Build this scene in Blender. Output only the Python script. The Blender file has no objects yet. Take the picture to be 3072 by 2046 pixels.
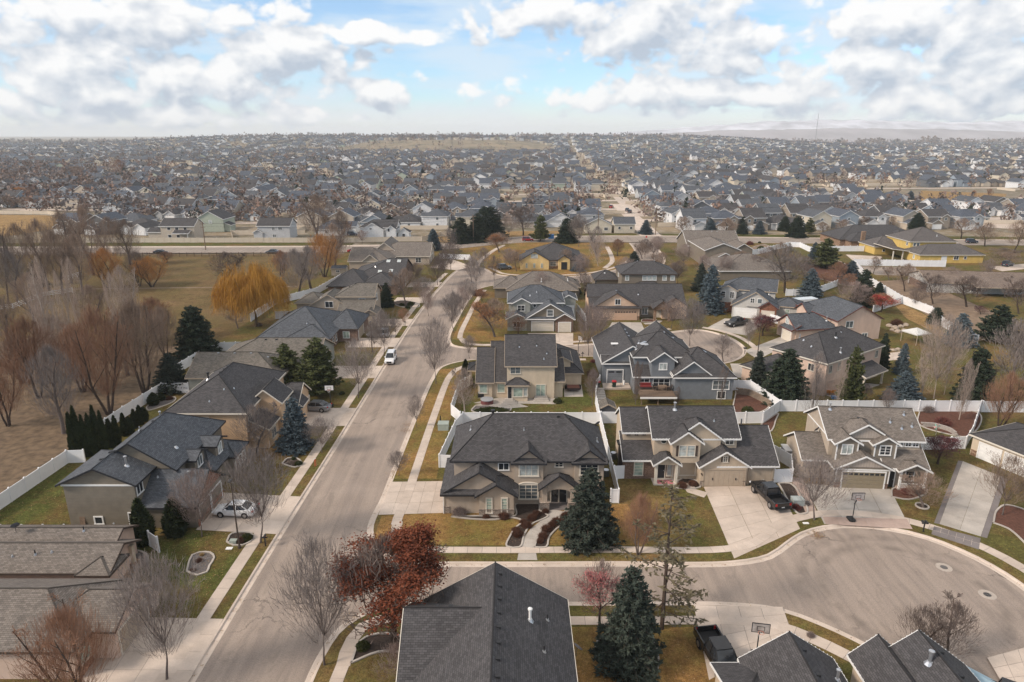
import bpy, math, random
import numpy as np
from mathutils import Vector, Matrix
R = math.radians
scene = bpy.context.scene
COL = scene.collection
# ------------------------------------------------------------------ camera
CAM_H = 41.0
FPX = 2048.0
PITCH = math.atan((1023 - 402) / FPX)
cam_d = bpy.data.cameras.new('camera')
cam_d.sensor_width = 36.0
cam_d.lens = 36.0 * FPX / 3072.0
cam_d.clip_start = 0.5
cam_d.clip_end = 80000.0
cam = bpy.data.objects.new('camera', cam_d)
COL.objects.link(cam)
cam.location = (0, 0, CAM_H)
cam.rotation_euler = (math.pi / 2 - PITCH, 0, 0)
scene.camera = cam
# ------------------------------------------------------------------ sky, sun, exposure
SUN_EL, SUN_AZ = R(36), R(-112)      # azimuth measured from +Y towards +X
SUN_DIR = Vector((math.sin(SUN_AZ) * math.cos(SUN_EL), math.cos(SUN_AZ) * math.cos(SUN_EL), math.sin(SUN_EL)))
scene.view_settings.view_transform = 'Standard'
scene.view_settings.look = 'None'
scene.view_settings.exposure = 0.78
scene.view_settings.gamma = 1.0
scene.view_settings.use_curve_mapping = False
scene.cycles.use_denoising = True
scene.cycles.max_bounces = 6
scene.cycles.diffuse_bounces = 3
scene.cycles.glossy_bounces = 3
scene.cycles.transparent_max_bounces = 8
scene.cycles.volume_bounces = 1
scene.cycles.use_adaptive_sampling = True
scene.cycles.adaptive_threshold = 0.015
def lin(h, k=1.0):
 h = h.lstrip('#')
 c = [int(h[i:i + 2], 16) / 255 for i in (0, 2, 4)]
 return tuple(min(1, k * ((v / 12.92) if v <= 0.04045 else ((v + 0.055) / 1.055) ** 2.4)) for v in c)
world = bpy.data.worlds.new('World')
scene.world = world
world.use_nodes = True
world.cycles.sampling_method = 'MANUAL'
world.cycles.sample_map_resolution = 256
def build_sky():
 nt = world.node_tree
 N, L = nt.nodes, nt.links
 N.clear()
 class G:                       # tiny node helper working on any tree
  def __init__(s, t): s.t = t
  def val(s, node, i, v):
   if isinstance(v, (int, float)): node.inputs[i].default_value = v
   elif isinstance(v, (tuple, list)): node.inputs[i].default_value = v
   else: s.t.links.new(v, node.inputs[i])
  def m(s, op, a, b=0.0, c=0.0, clamp=False):
   n = s.t.nodes.new('ShaderNodeMath'); n.operation = op; n.use_clamp = clamp
   s.val(n, 0, a); s.val(n, 1, b); s.val(n, 2, c)
   return n.outputs[0]
  def v(s, op, a, b=(0, 0, 0)):
   n = s.t.nodes.new('ShaderNodeVectorMath'); n.operation = op
   s.val(n, 0, a); s.val(n, 1, b)
   return n.outputs['Value'] if op in ('LENGTH', 'DOT_PRODUCT', 'DISTANCE') else n.outputs[0]
  def noise(s, vec, scale, detail, rough=0.5, dist=0.0):
   n = s.t.nodes.new('ShaderNodeTexNoise'); n.noise_dimensions = '2D'
   s.val(n, 'Vector', vec); s.val(n, 'Scale', scale); s.val(n, 'Detail', detail)
   s.val(n, 'Roughness', rough); s.val(n, 'Distortion', dist)
   return n
  def smooth(s, x, a, b):
   n = s.t.nodes.new('ShaderNodeMapRange'); n.interpolation_type = 'SMOOTHSTEP'
   s.val(n, 0, x); n.inputs[1].default_value = a; n.inputs[2].default_value = b
   return n.outputs[0]
  def mix(s, f, a, b):
   n = s.t.nodes.new('ShaderNodeMix'); n.data_type = 'RGBA'
   s.val(n, 0, f); s.val(n, 6, a); s.val(n, 7, b)
   return n.outputs[2]
 # cumulus heads: (azimuth rad, tan elevation, half width, half height)
 def hd(x, y, rx, ry):
  u, v_ = (x - 1536) / FPX, (1023 - y) / FPX
  cp, sp = math.cos(PITCH), math.sin(PITCH)
  dx, dy, dz = u, cp + v_ * sp, -sp + v_ * cp
  return (math.atan2(dx, dy), dz / math.hypot(dx, dy), rx / FPX, ry / FPX)
 heads = [hd(*a) for a in (
  (860, 150, 250, 105), (640, 235, 330, 75), (215, 150, 260, 110), (250, 280, 330, 70), (450, 55, 420, 75),
  (560, 345, 480, 40), (1418, 78, 85, 55), (1110, 278, 170, 50), (1050, 95, 330, 26),
  (1960, 75, 300, 120), (2190, 150, 160, 100), (1640, 40, 170, 75), (2830, 60, 320, 100), (2990, 215, 200, 120),
  (2600, 200, 300, 75), (2150, 280, 760, 46), (2900, 310, 420, 45))]
 # the same kind of cumulus all the way round, outside the picture too
 rg = random.Random(5)
 for k in range(8):
  a = 1.0 + k * (2 * math.pi - 2.0) / 7
  heads.append((((a + math.pi) % (2 * math.pi)) - math.pi, rg.uniform(.05, .32), rg.uniform(.12, .25), rg.uniform(.04, .1)))
 g = bpy.data.node_groups.new('cloud_density', 'ShaderNodeTree')
 g.interface.new_socket('P', in_out='INPUT', socket_type='NodeSocketVector')
 g.interface.new_socket('D', in_out='OUTPUT', socket_type='NodeSocketFloat')
 gi, go = g.nodes.new('NodeGroupInput'), g.nodes.new('NodeGroupOutput')
 H = G(g)
 P0 = gi.outputs[0]
 wn = H.noise(H.v('MULTIPLY', P0, (1, 1.5, 1)), 11, 2, .5)
 wv = H.v('MULTIPLY', H.v('SUBTRACT', wn.outputs['Color'], (.5, .5, .5)), (.07, .035, 0))
 P = H.v('ADD', P0, wv)
 acc = None
 for a, e, rx, ry in heads:
  n = g.nodes.new('ShaderNodeVectorMath'); n.operation = 'MULTIPLY_ADD'
  H.val(n, 0, P); n.inputs[1].default_value = (1 / rx, 1 / ry, 0); n.inputs[2].default_value = (-a / rx, -e / ry, 0)
  d = H.v('LENGTH', n.outputs[0])
  acc = d if acc is None else H.m('SMOOTH_MIN', acc, d, .3)
 acc = H.m('MAXIMUM', H.m('SUBTRACT', 1.0, acc), -0.7)
 n1 = H.noise(H.v('MULTIPLY', P0, (1, 1.6, 1)), 22, 5, .62).outputs['Fac']
 def cells(scale):
  vo = g.nodes.new('ShaderNodeTexVoronoi'); vo.feature = 'F1'; vo.voronoi_dimensions = '2D'
  H.val(vo, 'Vector', H.v('MULTIPLY', H.v('ADD', P0, H.v('MULTIPLY', wn.outputs['Color'], (.04, .03, 0))), (1, 1.35, 1)))
  vo.inputs['Scale'].default_value = scale
  return vo.outputs['Distance']
 puff = H.m('ADD', H.m('MULTIPLY', H.m('SUBTRACT', .45, cells(19)), .85), H.m('MULTIPLY', H.m('SUBTRACT', .45, cells(52)), .45))
 D = H.m('ADD', acc, H.m('ADD', H.m('MULTIPLY', H.m('SUBTRACT', n1, .5), 1.1), puff))
 g.links.new(D, go.inputs[0])
 W = G(nt)
 tc = N.new('ShaderNodeTexCoord')
 sep = N.new('ShaderNodeSeparateXYZ'); L.new(tc.outputs['Generated'], sep.inputs[0])
 x, y, z = sep.outputs
 az = W.m('ARCTAN2', x, y)
 hz = W.m('SQRT', W.m('ADD', W.m('MULTIPLY', x, x), W.m('MULTIPLY', y, y)))
 el = W.m('DIVIDE', z, W.m('MAXIMUM', hz, .2))
 cmb = N.new('ShaderNodeCombineXYZ'); L.new(az, cmb.inputs[0]); L.new(el, cmb.inputs[1])
 PV = cmb.outputs[0]
 def dens(off):
  n = N.new('ShaderNodeGroup'); n.node_tree = g
  L.new(W.v('ADD', PV, off), n.inputs[0])
  return n.outputs[0]
 d0, d1 = dens((0, 0, 0)), dens((-.010, .022, 0))
 cover = W.smooth(d0, .0, .46)
 lit = W.m('ADD', .60, W.m('SUBTRACT', W.m('MULTIPLY', W.m('SUBTRACT', d0, d1), .75), W.m('MULTIPLY', W.m('MAXIMUM', d1, 0), .16)), clamp=True)
 ccol = W.mix(lit, (.30, .34, .40, 1), (.60, .595, .59, 1))
 # thin high sheet and low veil
 st = W.noise(W.v('MULTIPLY', PV, (1, 5.0, 1)), 5.5, 4, .55).outputs['Fac']
 veil = W.m('MULTIPLY_ADD', W.smooth(st, .34, .66), .55, .22)
 low = W.m('MULTIPLY', W.m('SUBTRACT', 1, W.smooth(el, .0, .06)), .7)
 sky = N.new('ShaderNodeTexSky'); sky.sky_type = 'NISHITA'; sky.sun_disc = False
 sky.sun_elevation = SUN_EL; sky.sun_rotation = SUN_AZ
 sky.altitude = 800; sky.air_density = 1.0; sky.dust_density = 0.6; sky.ozone_density = 1.6
 skyc = W.v('MULTIPLY', sky.outputs[0], (.072, .090, .104))
 c1 = W.mix(veil, skyc, (.43, .50, .565, 1))
 c2 = W.mix(low, c1, (.55, .52, .495, 1))
 c3 = W.mix(W.m('MULTIPLY', cover, .96), c2, ccol)
 # overcast thickens overhead, as the light on the ground shows
 c4 = W.mix(W.smooth(el, .22, .7), c3, W.mix(.72, c3, (.56, .53, .495, 1)))
 bg = N.new('ShaderNodeBackground'); L.new(c4, bg.inputs[0]); bg.inputs[1].default_value = 1.0
 out = N.new('ShaderNodeOutputWorld'); L.new(bg.outputs[0], out.inputs[0])
build_sky()
sun_d = bpy.data.lights.new('sun', 'SUN')
sun_d.energy = 2.0
sun_d.angle = R(11)
sun_d.color = (1.0, .87, .74)
sun = bpy.data.objects.new('sun', sun_d)
COL.objects.link(sun)
sun.rotation_euler = (-SUN_DIR).to_track_quat('-Z', 'Y').to_euler()
# ------------------------------------------------------------------ photo pixels -> ground points
CROPS = {0: (0, 0, .76628), 1: (0, 1200, 1.8535), 2: (1000, 1200, 1.8535), 3: (2024, 1200, 1.853), 4: (0, 600, 2.24), 5: (1000, 700, 2.24),
   6: (2024, 650, 2.2405), 7: (0, 380, 2.2998), 8: (1000, 380, 2.2998), 9: (2024, 380, 2.247), 11: (1350, 960, 3.8246), 12: (1750, 960, 4.6118)}
def P(c, x, y, h=0.0):
 ox, oy, s = CROPS[c]
 u, v = (ox + x / s - 1536) / FPX, (1023 - oy - y / s) / FPX
 cp, sp = math.cos(PITCH), math.sin(PITCH)
 d = (u, cp + v * sp, -sp + v * cp)
 t = (h - CAM_H) / d[2]
 return Vector((d[0] * t, d[1] * t, h))
def height_at(c, base, x, topy):
 """height of a point seen at (x, topy) standing over the ground point base"""
 ox, oy, s = CROPS[c]
 v = (1023 - oy - topy / s) / FPX
 cp, sp = math.cos(PITCH), math.sin(PITCH)
 return CAM_H + base.y * (-sp + v * cp) / (cp + v * sp)
def metres_per_px(c, base):
 zc = base.y * math.cos(PITCH) + CAM_H * math.sin(PITCH)
 return zc / FPX / CROPS[c][2]
# ------------------------------------------------------------------ mesh builder
class MB:
 def __init__(s): s.v = []; s.f = []; s.uv = []; s.m = []; s.cur = 0
 def face(s, pts, uv=None):
  b = len(s.v); s.v.extend([tuple(p) for p in pts]); s.f.append(tuple(range(b, b + len(pts))))
  s.uv.append(uv); s.m.append(s.cur)
 def box(s, x0, x1, y0, y1, z0, z1, top=True, bottom=True):
  p = [(x0, y0, z0), (x1, y0, z0), (x1, y1, z0), (x0, y1, z0), (x0, y0, z1), (x1, y0, z1), (x1, y1, z1), (x0, y1, z1)]
  b = len(s.v); s.v.extend(p)
  fs = [(0, 1, 5, 4), (1, 2, 6, 5), (2, 3, 7, 6), (3, 0, 4, 7)]
  if top: fs.append((4, 5, 6, 7))
  if bottom: fs.append((3, 2, 1, 0))
  for f in fs: s.f.append(tuple(b + i for i in f)); s.uv.append(None); s.m.append(s.cur)
  return s
 def prism(s, poly, z0, z1):
  """extrude an xy polygon (counter clockwise)"""
  n = len(poly); b = len(s.v)
  s.v.extend([(p[0], p[1], z0) for p in poly] + [(p[0], p[1], z1) for p in poly])
  for i in range(n):
   j = (i + 1) % n; s.f.append((b + i, b + j, b + n + j, b + n + i)); s.uv.append(None); s.m.append(s.cur)
  s.f.append(tuple(b + n + i for i in range(n))); s.uv.append(None); s.m.append(s.cur)
  s.f.append(tuple(b + i for i in reversed(range(n)))); s.uv.append(None); s.m.append(s.cur)
  return s
 def tube(s, pts, rad, k=6, cap=True):
  pts = [Vector(p) for p in pts]; n = len(pts)
  if not isinstance(rad, (list, tuple)): rad = [rad] * n
  b = len(s.v); ref = None
  for i, p in enumerate(pts):
   t = (pts[min(i + 1, n - 1)] - pts[max(i - 1, 0)]).normalized()
   if ref is None:
    ref = t.orthogonal().normalized()
   a = (ref - t * ref.dot(t))
   a = a.normalized() if a.length > 1e-6 else t.orthogonal().normalized()
   ref = a; c = t.cross(a)
   for j in range(k):
    an = 2 * math.pi * j / k
    s.v.append(tuple(p + (a * math.cos(an) + c * math.sin(an)) * rad[i]))
  for i in range(n - 1):
   for j in range(k):
    j2 = (j + 1) % k
    s.f.append((b + i * k + j, b + i * k + j2, b + (i + 1) * k + j2, b + (i + 1) * k + j)); s.uv.append(None); s.m.append(s.cur)
  if cap:
   s.f.append(tuple(b + j for j in reversed(range(k)))); s.uv.append(None); s.m.append(s.cur)
   s.f.append(tuple(b + (n - 1) * k + j for j in range(k))); s.uv.append(None); s.m.append(s.cur)
  return s
 def lathe(s, prof, k=12, c=(0, 0)):
  b = len(s.v)
  for r, z in prof:
   for j in range(k):
    a = 2 * math.pi * j / k; s.v.append((c[0] + r * math.cos(a), c[1] + r * math.sin(a), z))
  for i in range(len(prof) - 1):
   for j in range(k):
    j2 = (j + 1) % k; s.f.append((b + i * k + j, b + i * k + j2, b + (i + 1) * k + j2, b + (i + 1) * k + j)); s.uv.append(None); s.m.append(s.cur)
  s.f.append(tuple(b + (len(prof) - 1) * k + j for j in range(k))); s.uv.append(None); s.m.append(s.cur)
  s.f.append(tuple(b + j for j in reversed(range(k)))); s.uv.append(None); s.m.append(s.cur)
  return s
 def mesh(s, name, mats, smooth=False):
  me = bpy.data.meshes.new(name)
  me.from_pydata(s.v, [], s.f)
  mats = mats if isinstance(mats, (list, tuple)) else [mats]
  for m in mats: me.materials.append(m)
  if len(mats) > 1: me.polygons.foreach_set('material_index', s.m)
  if any(u is not None for u in s.uv):
   ul = me.uv_layers.new(name='UVMap'); data = []
   for f, u in zip(s.f, s.uv):
    data.extend((c for q in (u if u is not None else [(0, 0)] * len(f)) for c in q))
   ul.data.foreach_set('uv', data)
  if smooth: me.polygons.foreach_set('use_smooth', [True] * len(me.polygons))
  me.update()
  return me
 def obj(s, name, mats, parent=None, smooth=False):
  return link(name, s.mesh(name, mats, smooth), parent)
def link(name, data, parent=None, loc=None, rz=0.0, scale=None):
 o = bpy.data.objects.new(name, data)
 COL.objects.link(o)
 if parent is not None: o.parent = parent
 if loc is not None: o.location = loc
 if rz: o.rotation_euler = (0, 0, rz)
 if scale is not None: o.scale = scale
 return o
def tag(o, label=None, cat=None, group=None, kind=None):
 if label: o['label'] = label
 if cat: o['category'] = cat
 if group: o['group'] = group
 if kind: o['kind'] = kind
 return o
def thing(name, label, cat, loc=(0, 0, 0), rz=0.0, group=None):
 return tag(link(name, None, None, loc, rz), label, cat, group)
def struct(o): o['kind'] = 'structure'; return o
# ------------------------------------------------------------------ materials (all procedural)
MATS = {}
def nodes_of(name):
 m = bpy.data.materials.new(name); m.use_nodes = True
 nt = m.node_tree; b = nt.nodes['Principled BSDF']
 b.inputs['Specular IOR Level'].default_value = .25
 return m, nt, b
def nn(nt, t, **kw):
 n = nt.nodes.new(t)
 for k, v in kw.items():
  if k.startswith('_'): setattr(n, k[1:], v)
  else: n.inputs[k.replace('__', ' ')].default_value = v
 return n
def mixc(nt, f, a, b, mode='MIX'):
 n = nt.nodes.new('ShaderNodeMix'); n.data_type = 'RGBA'; n.blend_type = mode
 for i, v in ((0, f), (6, a), (7, b)):
  if hasattr(v, 'is_output'): nt.links.new(v, n.inputs[i])
  elif i == 0: n.inputs[0].default_value = v
  else: n.inputs[i].default_value = (*v[:3], 1)
 return n.outputs[2]
def pos(nt, space='world'):
 return nt.nodes.new('ShaderNodeNewGeometry').outputs['Position'] if space == 'world' else nt.nodes.new('ShaderNodeTexCoord').outputs['Object']
def noise(nt, vec, scale, detail=4, rough=.55, dist=0.0, out='Fac'):
 n = nn(nt, 'ShaderNodeTexNoise', Scale=scale, Detail=detail, Roughness=rough, Distortion=dist)
 nt.links.new(vec, n.inputs['Vector']); return n.outputs[out]
def ramp(nt, x, a, b, lo=0.0, hi=1.0):
 n = nn(nt, 'ShaderNodeMapRange'); nt.links.new(x, n.inputs[0])
 for i, v in ((1, a), (2, b), (3, lo), (4, hi)): n.inputs[i].default_value = v
 return n.outputs[0]
def vscale(nt, vec, s):
 n = nt.nodes.new('ShaderNodeVectorMath'); n.operation = 'MULTIPLY'; nt.links.new(vec, n.inputs[0]); n.inputs[1].default_value = s; return n.outputs[0]
def bump(nt, b, h, strength=.3, dist=.02):
 n = nn(nt, 'ShaderNodeBump', Strength=strength, Distance=dist); nt.links.new(h, n.inputs['Height']); nt.links.new(n.outputs[0], b.inputs['Normal'])
def sc(c, k): return tuple(min(1, v * k) for v in c[:3])
def plain(name, col, rough=.7, var=.1, scale=2.0, metal=0.0, spec=.3, space='world', coat=0.0):
 if name in MATS: return MATS[name]
 m, nt, b = nodes_of(name)
 p = pos(nt, space)
 n = noise(nt, p, scale, 5)
 c = mixc(nt, ramp(nt, n, .25, .75), sc(col, 1 - var), sc(col, 1 + var))
 nt.links.new(c, b.inputs['Base Color'])
 b.inputs['Roughness'].default_value = rough; b.inputs['Metallic'].default_value = metal; b.inputs['Specular IOR Level'].default_value = spec
 b.inputs['Coat Weight'].default_value = coat
 MATS[name] = m; return m
def shingle(name, col, tint=None):
 if name in MATS: return MATS[name]
 m, nt, b = nodes_of(name)
 uv = nt.nodes.new('ShaderNodeTexCoord').outputs['UV']
 br = nn(nt, 'ShaderNodeTexBrick', Scale=1.0, Mortar__Size=.012, Bias=0.0, Brick__Width=.34, Row__Height=.16)
 br.offset = .5; br.offset_frequency = 2
 nt.links.new(uv, br.inputs['Vector'])
 br.inputs['Color1'].default_value = (*sc(col, .84), 1); br.inputs['Color2'].default_value = (*sc(tint or col, 1.18), 1); br.inputs['Mortar'].default_value = (*sc(col, .45), 1)
 n = noise(nt, pos(nt), .55, 6, .65)
 c = mixc(nt, .8, br.outputs['Color'], mixc(nt, ramp(nt, n, .3, .7), (.86, .86, .86), (1.12, 1.11, 1.1)), 'MULTIPLY')
 n2 = noise(nt, pos(nt), 9, 3, .6)
 c = mixc(nt, .4, c, mixc(nt, n2, (.62, .62, .62), (1.4, 1.4, 1.4)), 'MULTIPLY')
 # streaks washed down the slope
 st = noise(nt, vscale(nt, uv, (1.6, .12, 1)), 1.0, 4, .6)
 c = mixc(nt, .3, c, mixc(nt, ramp(nt, st, .35, .7), (.75, .75, .77), (1.2, 1.19, 1.17)), 'MULTIPLY')
 nt.links.new(c, b.inputs['Base Color']); b.inputs['Roughness'].default_value = .85
 bump(nt, b, br.outputs['Fac'], .5, -.012)
 MATS[name] = m; return m
def siding(name, col, step=.18, vertical=False):
 if name in MATS: return MATS[name]
 m, nt, b = nodes_of(name)
 p = pos(nt); s = nt.nodes.new('ShaderNodeSeparateXYZ'); nt.links.new(p, s.inputs[0])
 src = s.outputs[2]
 if vertical:
  a = nn(nt, 'ShaderNodeMath', _operation='ADD'); nt.links.new(s.outputs[0], a.inputs[0]); nt.links.new(s.outputs[1], a.inputs[1]); src = a.outputs[0]
 q = nn(nt, 'ShaderNodeMath', _operation='DIVIDE'); nt.links.new(src, q.inputs[0]); q.inputs[1].default_value = step
 f = nn(nt, 'ShaderNodeMath', _operation='FRACT'); nt.links.new(q.outputs[0], f.inputs[0])
 n = noise(nt, p, 1.3, 5, .6)
 c = mixc(nt, ramp(nt, n, .3, .7), sc(col, .9), sc(col, 1.1))
 line = ramp(nt, f.outputs[0], 0.0, .16, .62, 1.0)
 c = mixc(nt, 1.0, c, line, 'MULTIPLY')
 nt.links.new(c, b.inputs['Base Color']); b.inputs['Roughness'].default_value = .65
 bump(nt, b, f.outputs[0], .5, .02)
 MATS[name] = m; return m
def stucco(name, col):
 if name in MATS: return MATS[name]
 m, nt, b = nodes_of(name)
 p = pos(nt)
 n = noise(nt, vscale(nt, p, (1, 1, .35)), .8, 6, .65); n2 = noise(nt, p, 14, 3)
 c = mixc(nt, ramp(nt, n, .3, .7), sc(col, .86), sc(col, 1.1))
 c = mixc(nt, .3, c, mixc(nt, n2, (.75, .75, .75), (1.25, 1.25, 1.25)), 'MULTIPLY')
 nt.links.new(c, b.inputs['Base Color']); b.inputs['Roughness'].default_value = .9
 bump(nt, b, n2, .35, .01)
 MATS[name] = m; return m
def masonry(name, cols, w=.45, h=.16):
 if name in MATS: return MATS[name]
 m, nt, b = nodes_of(name)
 p = pos(nt); s = nt.nodes.new('ShaderNodeSeparateXYZ'); nt.links.new(p, s.inputs[0])
 a = nn(nt, 'ShaderNodeMath', _operation='ADD'); nt.links.new(s.outputs[0], a.inputs[0]); nt.links.new(s.outputs[1], a.inputs[1])
 cb = nt.nodes.new('ShaderNodeCombineXYZ'); nt.links.new(a.outputs[0], cb.inputs[0]); nt.links.new(s.outputs[2], cb.inputs[1])
 br = nn(nt, 'ShaderNodeTexBrick', Scale=1.0, Mortar__Size=.015, Brick__Width=w, Row__Height=h); nt.links.new(cb.outputs[0], br.inputs['Vector'])
 br.inputs['Color1'].default_value = (*cols[0], 1); br.inputs['Color2'].default_value = (*cols[1], 1); br.inputs['Mortar'].default_value = (*sc(cols[0], .5), 1)
 n = noise(nt, p, 5, 4, .7)
 c = mixc(nt, .8, br.outputs['Color'], mixc(nt, ramp(nt, n, .3, .7), (.55, .55, .55), (1.4, 1.35, 1.3)), 'MULTIPLY')
 nt.links.new(c, b.inputs['Base Color']); b.inputs['Roughness'].default_value = .9
 bump(nt, b, br.outputs['Fac'], .8, -.03)
 MATS[name] = m; return m
def lawn_mat(name, gold, green, bias=.5, worn=None):
 if name in MATS: return MATS[name]
 m, nt, b = nodes_of(name)
 p = pos(nt)
 big = noise(nt, p, .11, 5, .62, .4); mid = noise(nt, p, .75, 6, .72, .3); fine = noise(nt, p, 3.2, 5, .75); hair = noise(nt, vscale(nt, p, (1, .55, 1)), 13, 3, .75)
 mx = nn(nt, 'ShaderNodeMath', _operation='MULTIPLY_ADD'); nt.links.new(mid, mx.inputs[0]); mx.inputs[1].default_value = .5; nt.links.new(big, mx.inputs[2])
 c = mixc(nt, ramp(nt, mx.outputs[0], bias + .14, bias + .38), gold, green)
 br_ = noise(nt, p, .33, 6, .75, .6)
 c = mixc(nt, ramp(nt, br_, .5, .68, 0, .75), c, (gold[0] * .62, gold[1] * .56, gold[2] * .62))
 c = mixc(nt, .9, c, mixc(nt, ramp(nt, mid, .3, .7), (.62, .61, .58), (1.32, 1.3, 1.25)), 'MULTIPLY')
 c = mixc(nt, .9, c, mixc(nt, ramp(nt, fine, .3, .7), (.5, .5, .48), (1.45, 1.43, 1.38)), 'MULTIPLY')
 c = mixc(nt, .85, c, mixc(nt, ramp(nt, hair, .3, .7), (.5, .5, .48), (1.5, 1.48, 1.4)), 'MULTIPLY')
 # scattered fallen leaves
 vo = nn(nt, 'ShaderNodeTexVoronoi', Scale=1.7, Randomness=1.0); nt.links.new(p, vo.inputs['Vector'])
 lf = ramp(nt, vo.outputs['Distance'], .11, .07)
 lm = nn(nt, 'ShaderNodeMath', _operation='MULTIPLY'); nt.links.new(lf, lm.inputs[0]); nt.links.new(ramp(nt, big, .42, .6), lm.inputs[1])
 c = mixc(nt, lm.outputs[0], c, worn or (.30, .17, .07))
 nt.links.new(c, b.inputs['Base Color']); b.inputs['Roughness'].default_value = .95; b.inputs['Specular IOR Level'].default_value = .08
 bump(nt, b, fine, .9, .07)
 MATS[name] = m; return m
def concrete_mat(name, col, stain=.25):
 if name in MATS: return MATS[name]
 m, nt, b = nodes_of(name)
 p = pos(nt)
 a = noise(nt, p, .35, 6, .65); f = noise(nt, p, 6, 5, .7); g2 = noise(nt, p, 40, 2)
 rnd = nt.nodes.new('ShaderNodeObjectInfo').outputs['Random']
 c = mixc(nt, ramp(nt, a, .3, .72), sc(col, 1 - stain), sc(col, 1.08))
 c = mixc(nt, .5, c, mixc(nt, f, (.72, .7, .68), (1.25, 1.25, 1.25)), 'MULTIPLY')
 c = mixc(nt, .3, c, mixc(nt, g2, (.7, .7, .7), (1.3, 1.3, 1.3)), 'MULTIPLY')
 c = mixc(nt, 1.0, c, mixc(nt, rnd, (.93, .92, .91), (1.06, 1.06, 1.06)), 'MULTIPLY')
 nt.links.new(c, b.inputs['Base Color']); b.inputs['Roughness'].default_value = .85
 bump(nt, b, f, .15, .01)
 MATS[name] = m; return m
def asphalt_mat(name, col):
 if name in MATS: return MATS[name]
 m, nt, b = nodes_of(name)
 p = pos(nt)
 a = noise(nt, p, .12, 6, .6, .5); f = noise(nt, p, 3, 6, .7); g2 = noise(nt, p, 55, 2)
 lane = noise(nt, vscale(nt, p, (1.1, .035, 1)), 1.0, 4, .6, .2)
 c = mixc(nt, ramp(nt, a, .3, .7), sc(col, .88), sc(col, 1.1))
 c = mixc(nt, .45, c, mixc(nt, f, (.7, .69, .68), (1.25, 1.25, 1.25)), 'MULTIPLY')
 c = mixc(nt, .45, c, mixc(nt, g2, (.6, .6, .6), (1.4, 1.4, 1.4)), 'MULTIPLY')
 c = mixc(nt, .7, c, mixc(nt, ramp(nt, lane, .36, .60), (.78, .78, .8), (1.07, 1.06, 1.05)), 'MULTIPLY')
 gr = noise(nt, p, 9, 3, .7); c = mixc(nt, .7, c, mixc(nt, ramp(nt, gr, .3, .7), (.72, .71, .7), (1.24, 1.24, 1.24)), 'MULTIPLY'); pt = noise(nt, vscale(nt, p, (.5, .16, 1)), 1.0, 5, .7, .8); c = mixc(nt, ramp(nt, pt, .55, .63, 0, .42), c, sc(col, .58))
 # oil drips and dark patches
 vo = nn(nt, 'ShaderNodeTexVoronoi', Scale=.28, Randomness=1.0); nt.links.new(vscale(nt, p, (1, .8, 1)), vo.inputs['Vector'])
 dm = nn(nt, 'ShaderNodeMath', _operation='MULTIPLY'); nt.links.new(ramp(nt, vo.outputs['Distance'], .2, .04), dm.inputs[0]); nt.links.new(ramp(nt, f, .45, .65), dm.inputs[1])
 c = mixc(nt, dm.outputs[0], c, sc(col, .5))
 # tyre rings worn into the turning circle
 dv = nn(nt, 'ShaderNodeVectorMath', _operation='DISTANCE'); nt.links.new(p, dv.inputs[0]); dv.inputs[1].default_value = (37, 54, 0)
 rn = noise(nt, p, .5, 4, .6)
 for r_ in (9.4, 7.6):
  tb = nn(nt, 'ShaderNodeMath', _operation='SUBTRACT'); nt.links.new(dv.outputs['Value'], tb.inputs[0]); tb.inputs[1].default_value = r_
  ab = nn(nt, 'ShaderNodeMath', _operation='ABSOLUTE'); nt.links.new(tb.outputs[0], ab.inputs[0])
  tm_ = nn(nt, 'ShaderNodeMath', _operation='MULTIPLY'); nt.links.new(ramp(nt, ab.outputs[0], 0.8, .1, 0, .85), tm_.inputs[0]); nt.links.new(ramp(nt, rn, .38, .68), tm_.inputs[1]); c = mixc(nt, tm_.outputs[0], c, sc(col, .55))
 # hairline cracks
 ve = nn(nt, 'ShaderNodeTexVoronoi', Scale=.11, _feature='DISTANCE_TO_EDGE')
 wv = nt.nodes.new('ShaderNodeVectorMath'); wv.operation = 'ADD'; nt.links.new(p, wv.inputs[0])
 nt.links.new(vscale(nt, noise(nt, p, .8, 4, .7, 0, 'Color'), (2.2, 2.2, 0)), wv.inputs[1]); nt.links.new(wv.outputs[0], ve.inputs['Vector'])
 cm = nn(nt, 'ShaderNodeMath', _operation='MULTIPLY'); nt.links.new(ramp(nt, ve.outputs['Distance'], .009, .003), cm.inputs[0]); nt.links.new(ramp(nt, a, .5, .64, 0, .75), cm.inputs[1])
 c = mixc(nt, cm.outputs[0], c, sc(col, .35))
 nt.links.new(c, b.inputs['Base Color']); b.inputs['Roughness'].default_value = .9
 MATS[name] = m; return m
def glass_mat(name, col, rough=.08):
 if name in MATS: return MATS[name]
 m, nt, b = nodes_of(name)
 n = noise(nt, pos(nt), 1.4, 3)
 c = mixc(nt, ramp(nt, n, .3, .7), sc(col, .6), sc(col, 1.35))
 nt.links.new(c, b.inputs['Base Color']); b.inputs['Roughness'].default_value = rough; b.inputs['Specular IOR Level'].default_value = .6
 MATS[name] = m; return m
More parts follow.
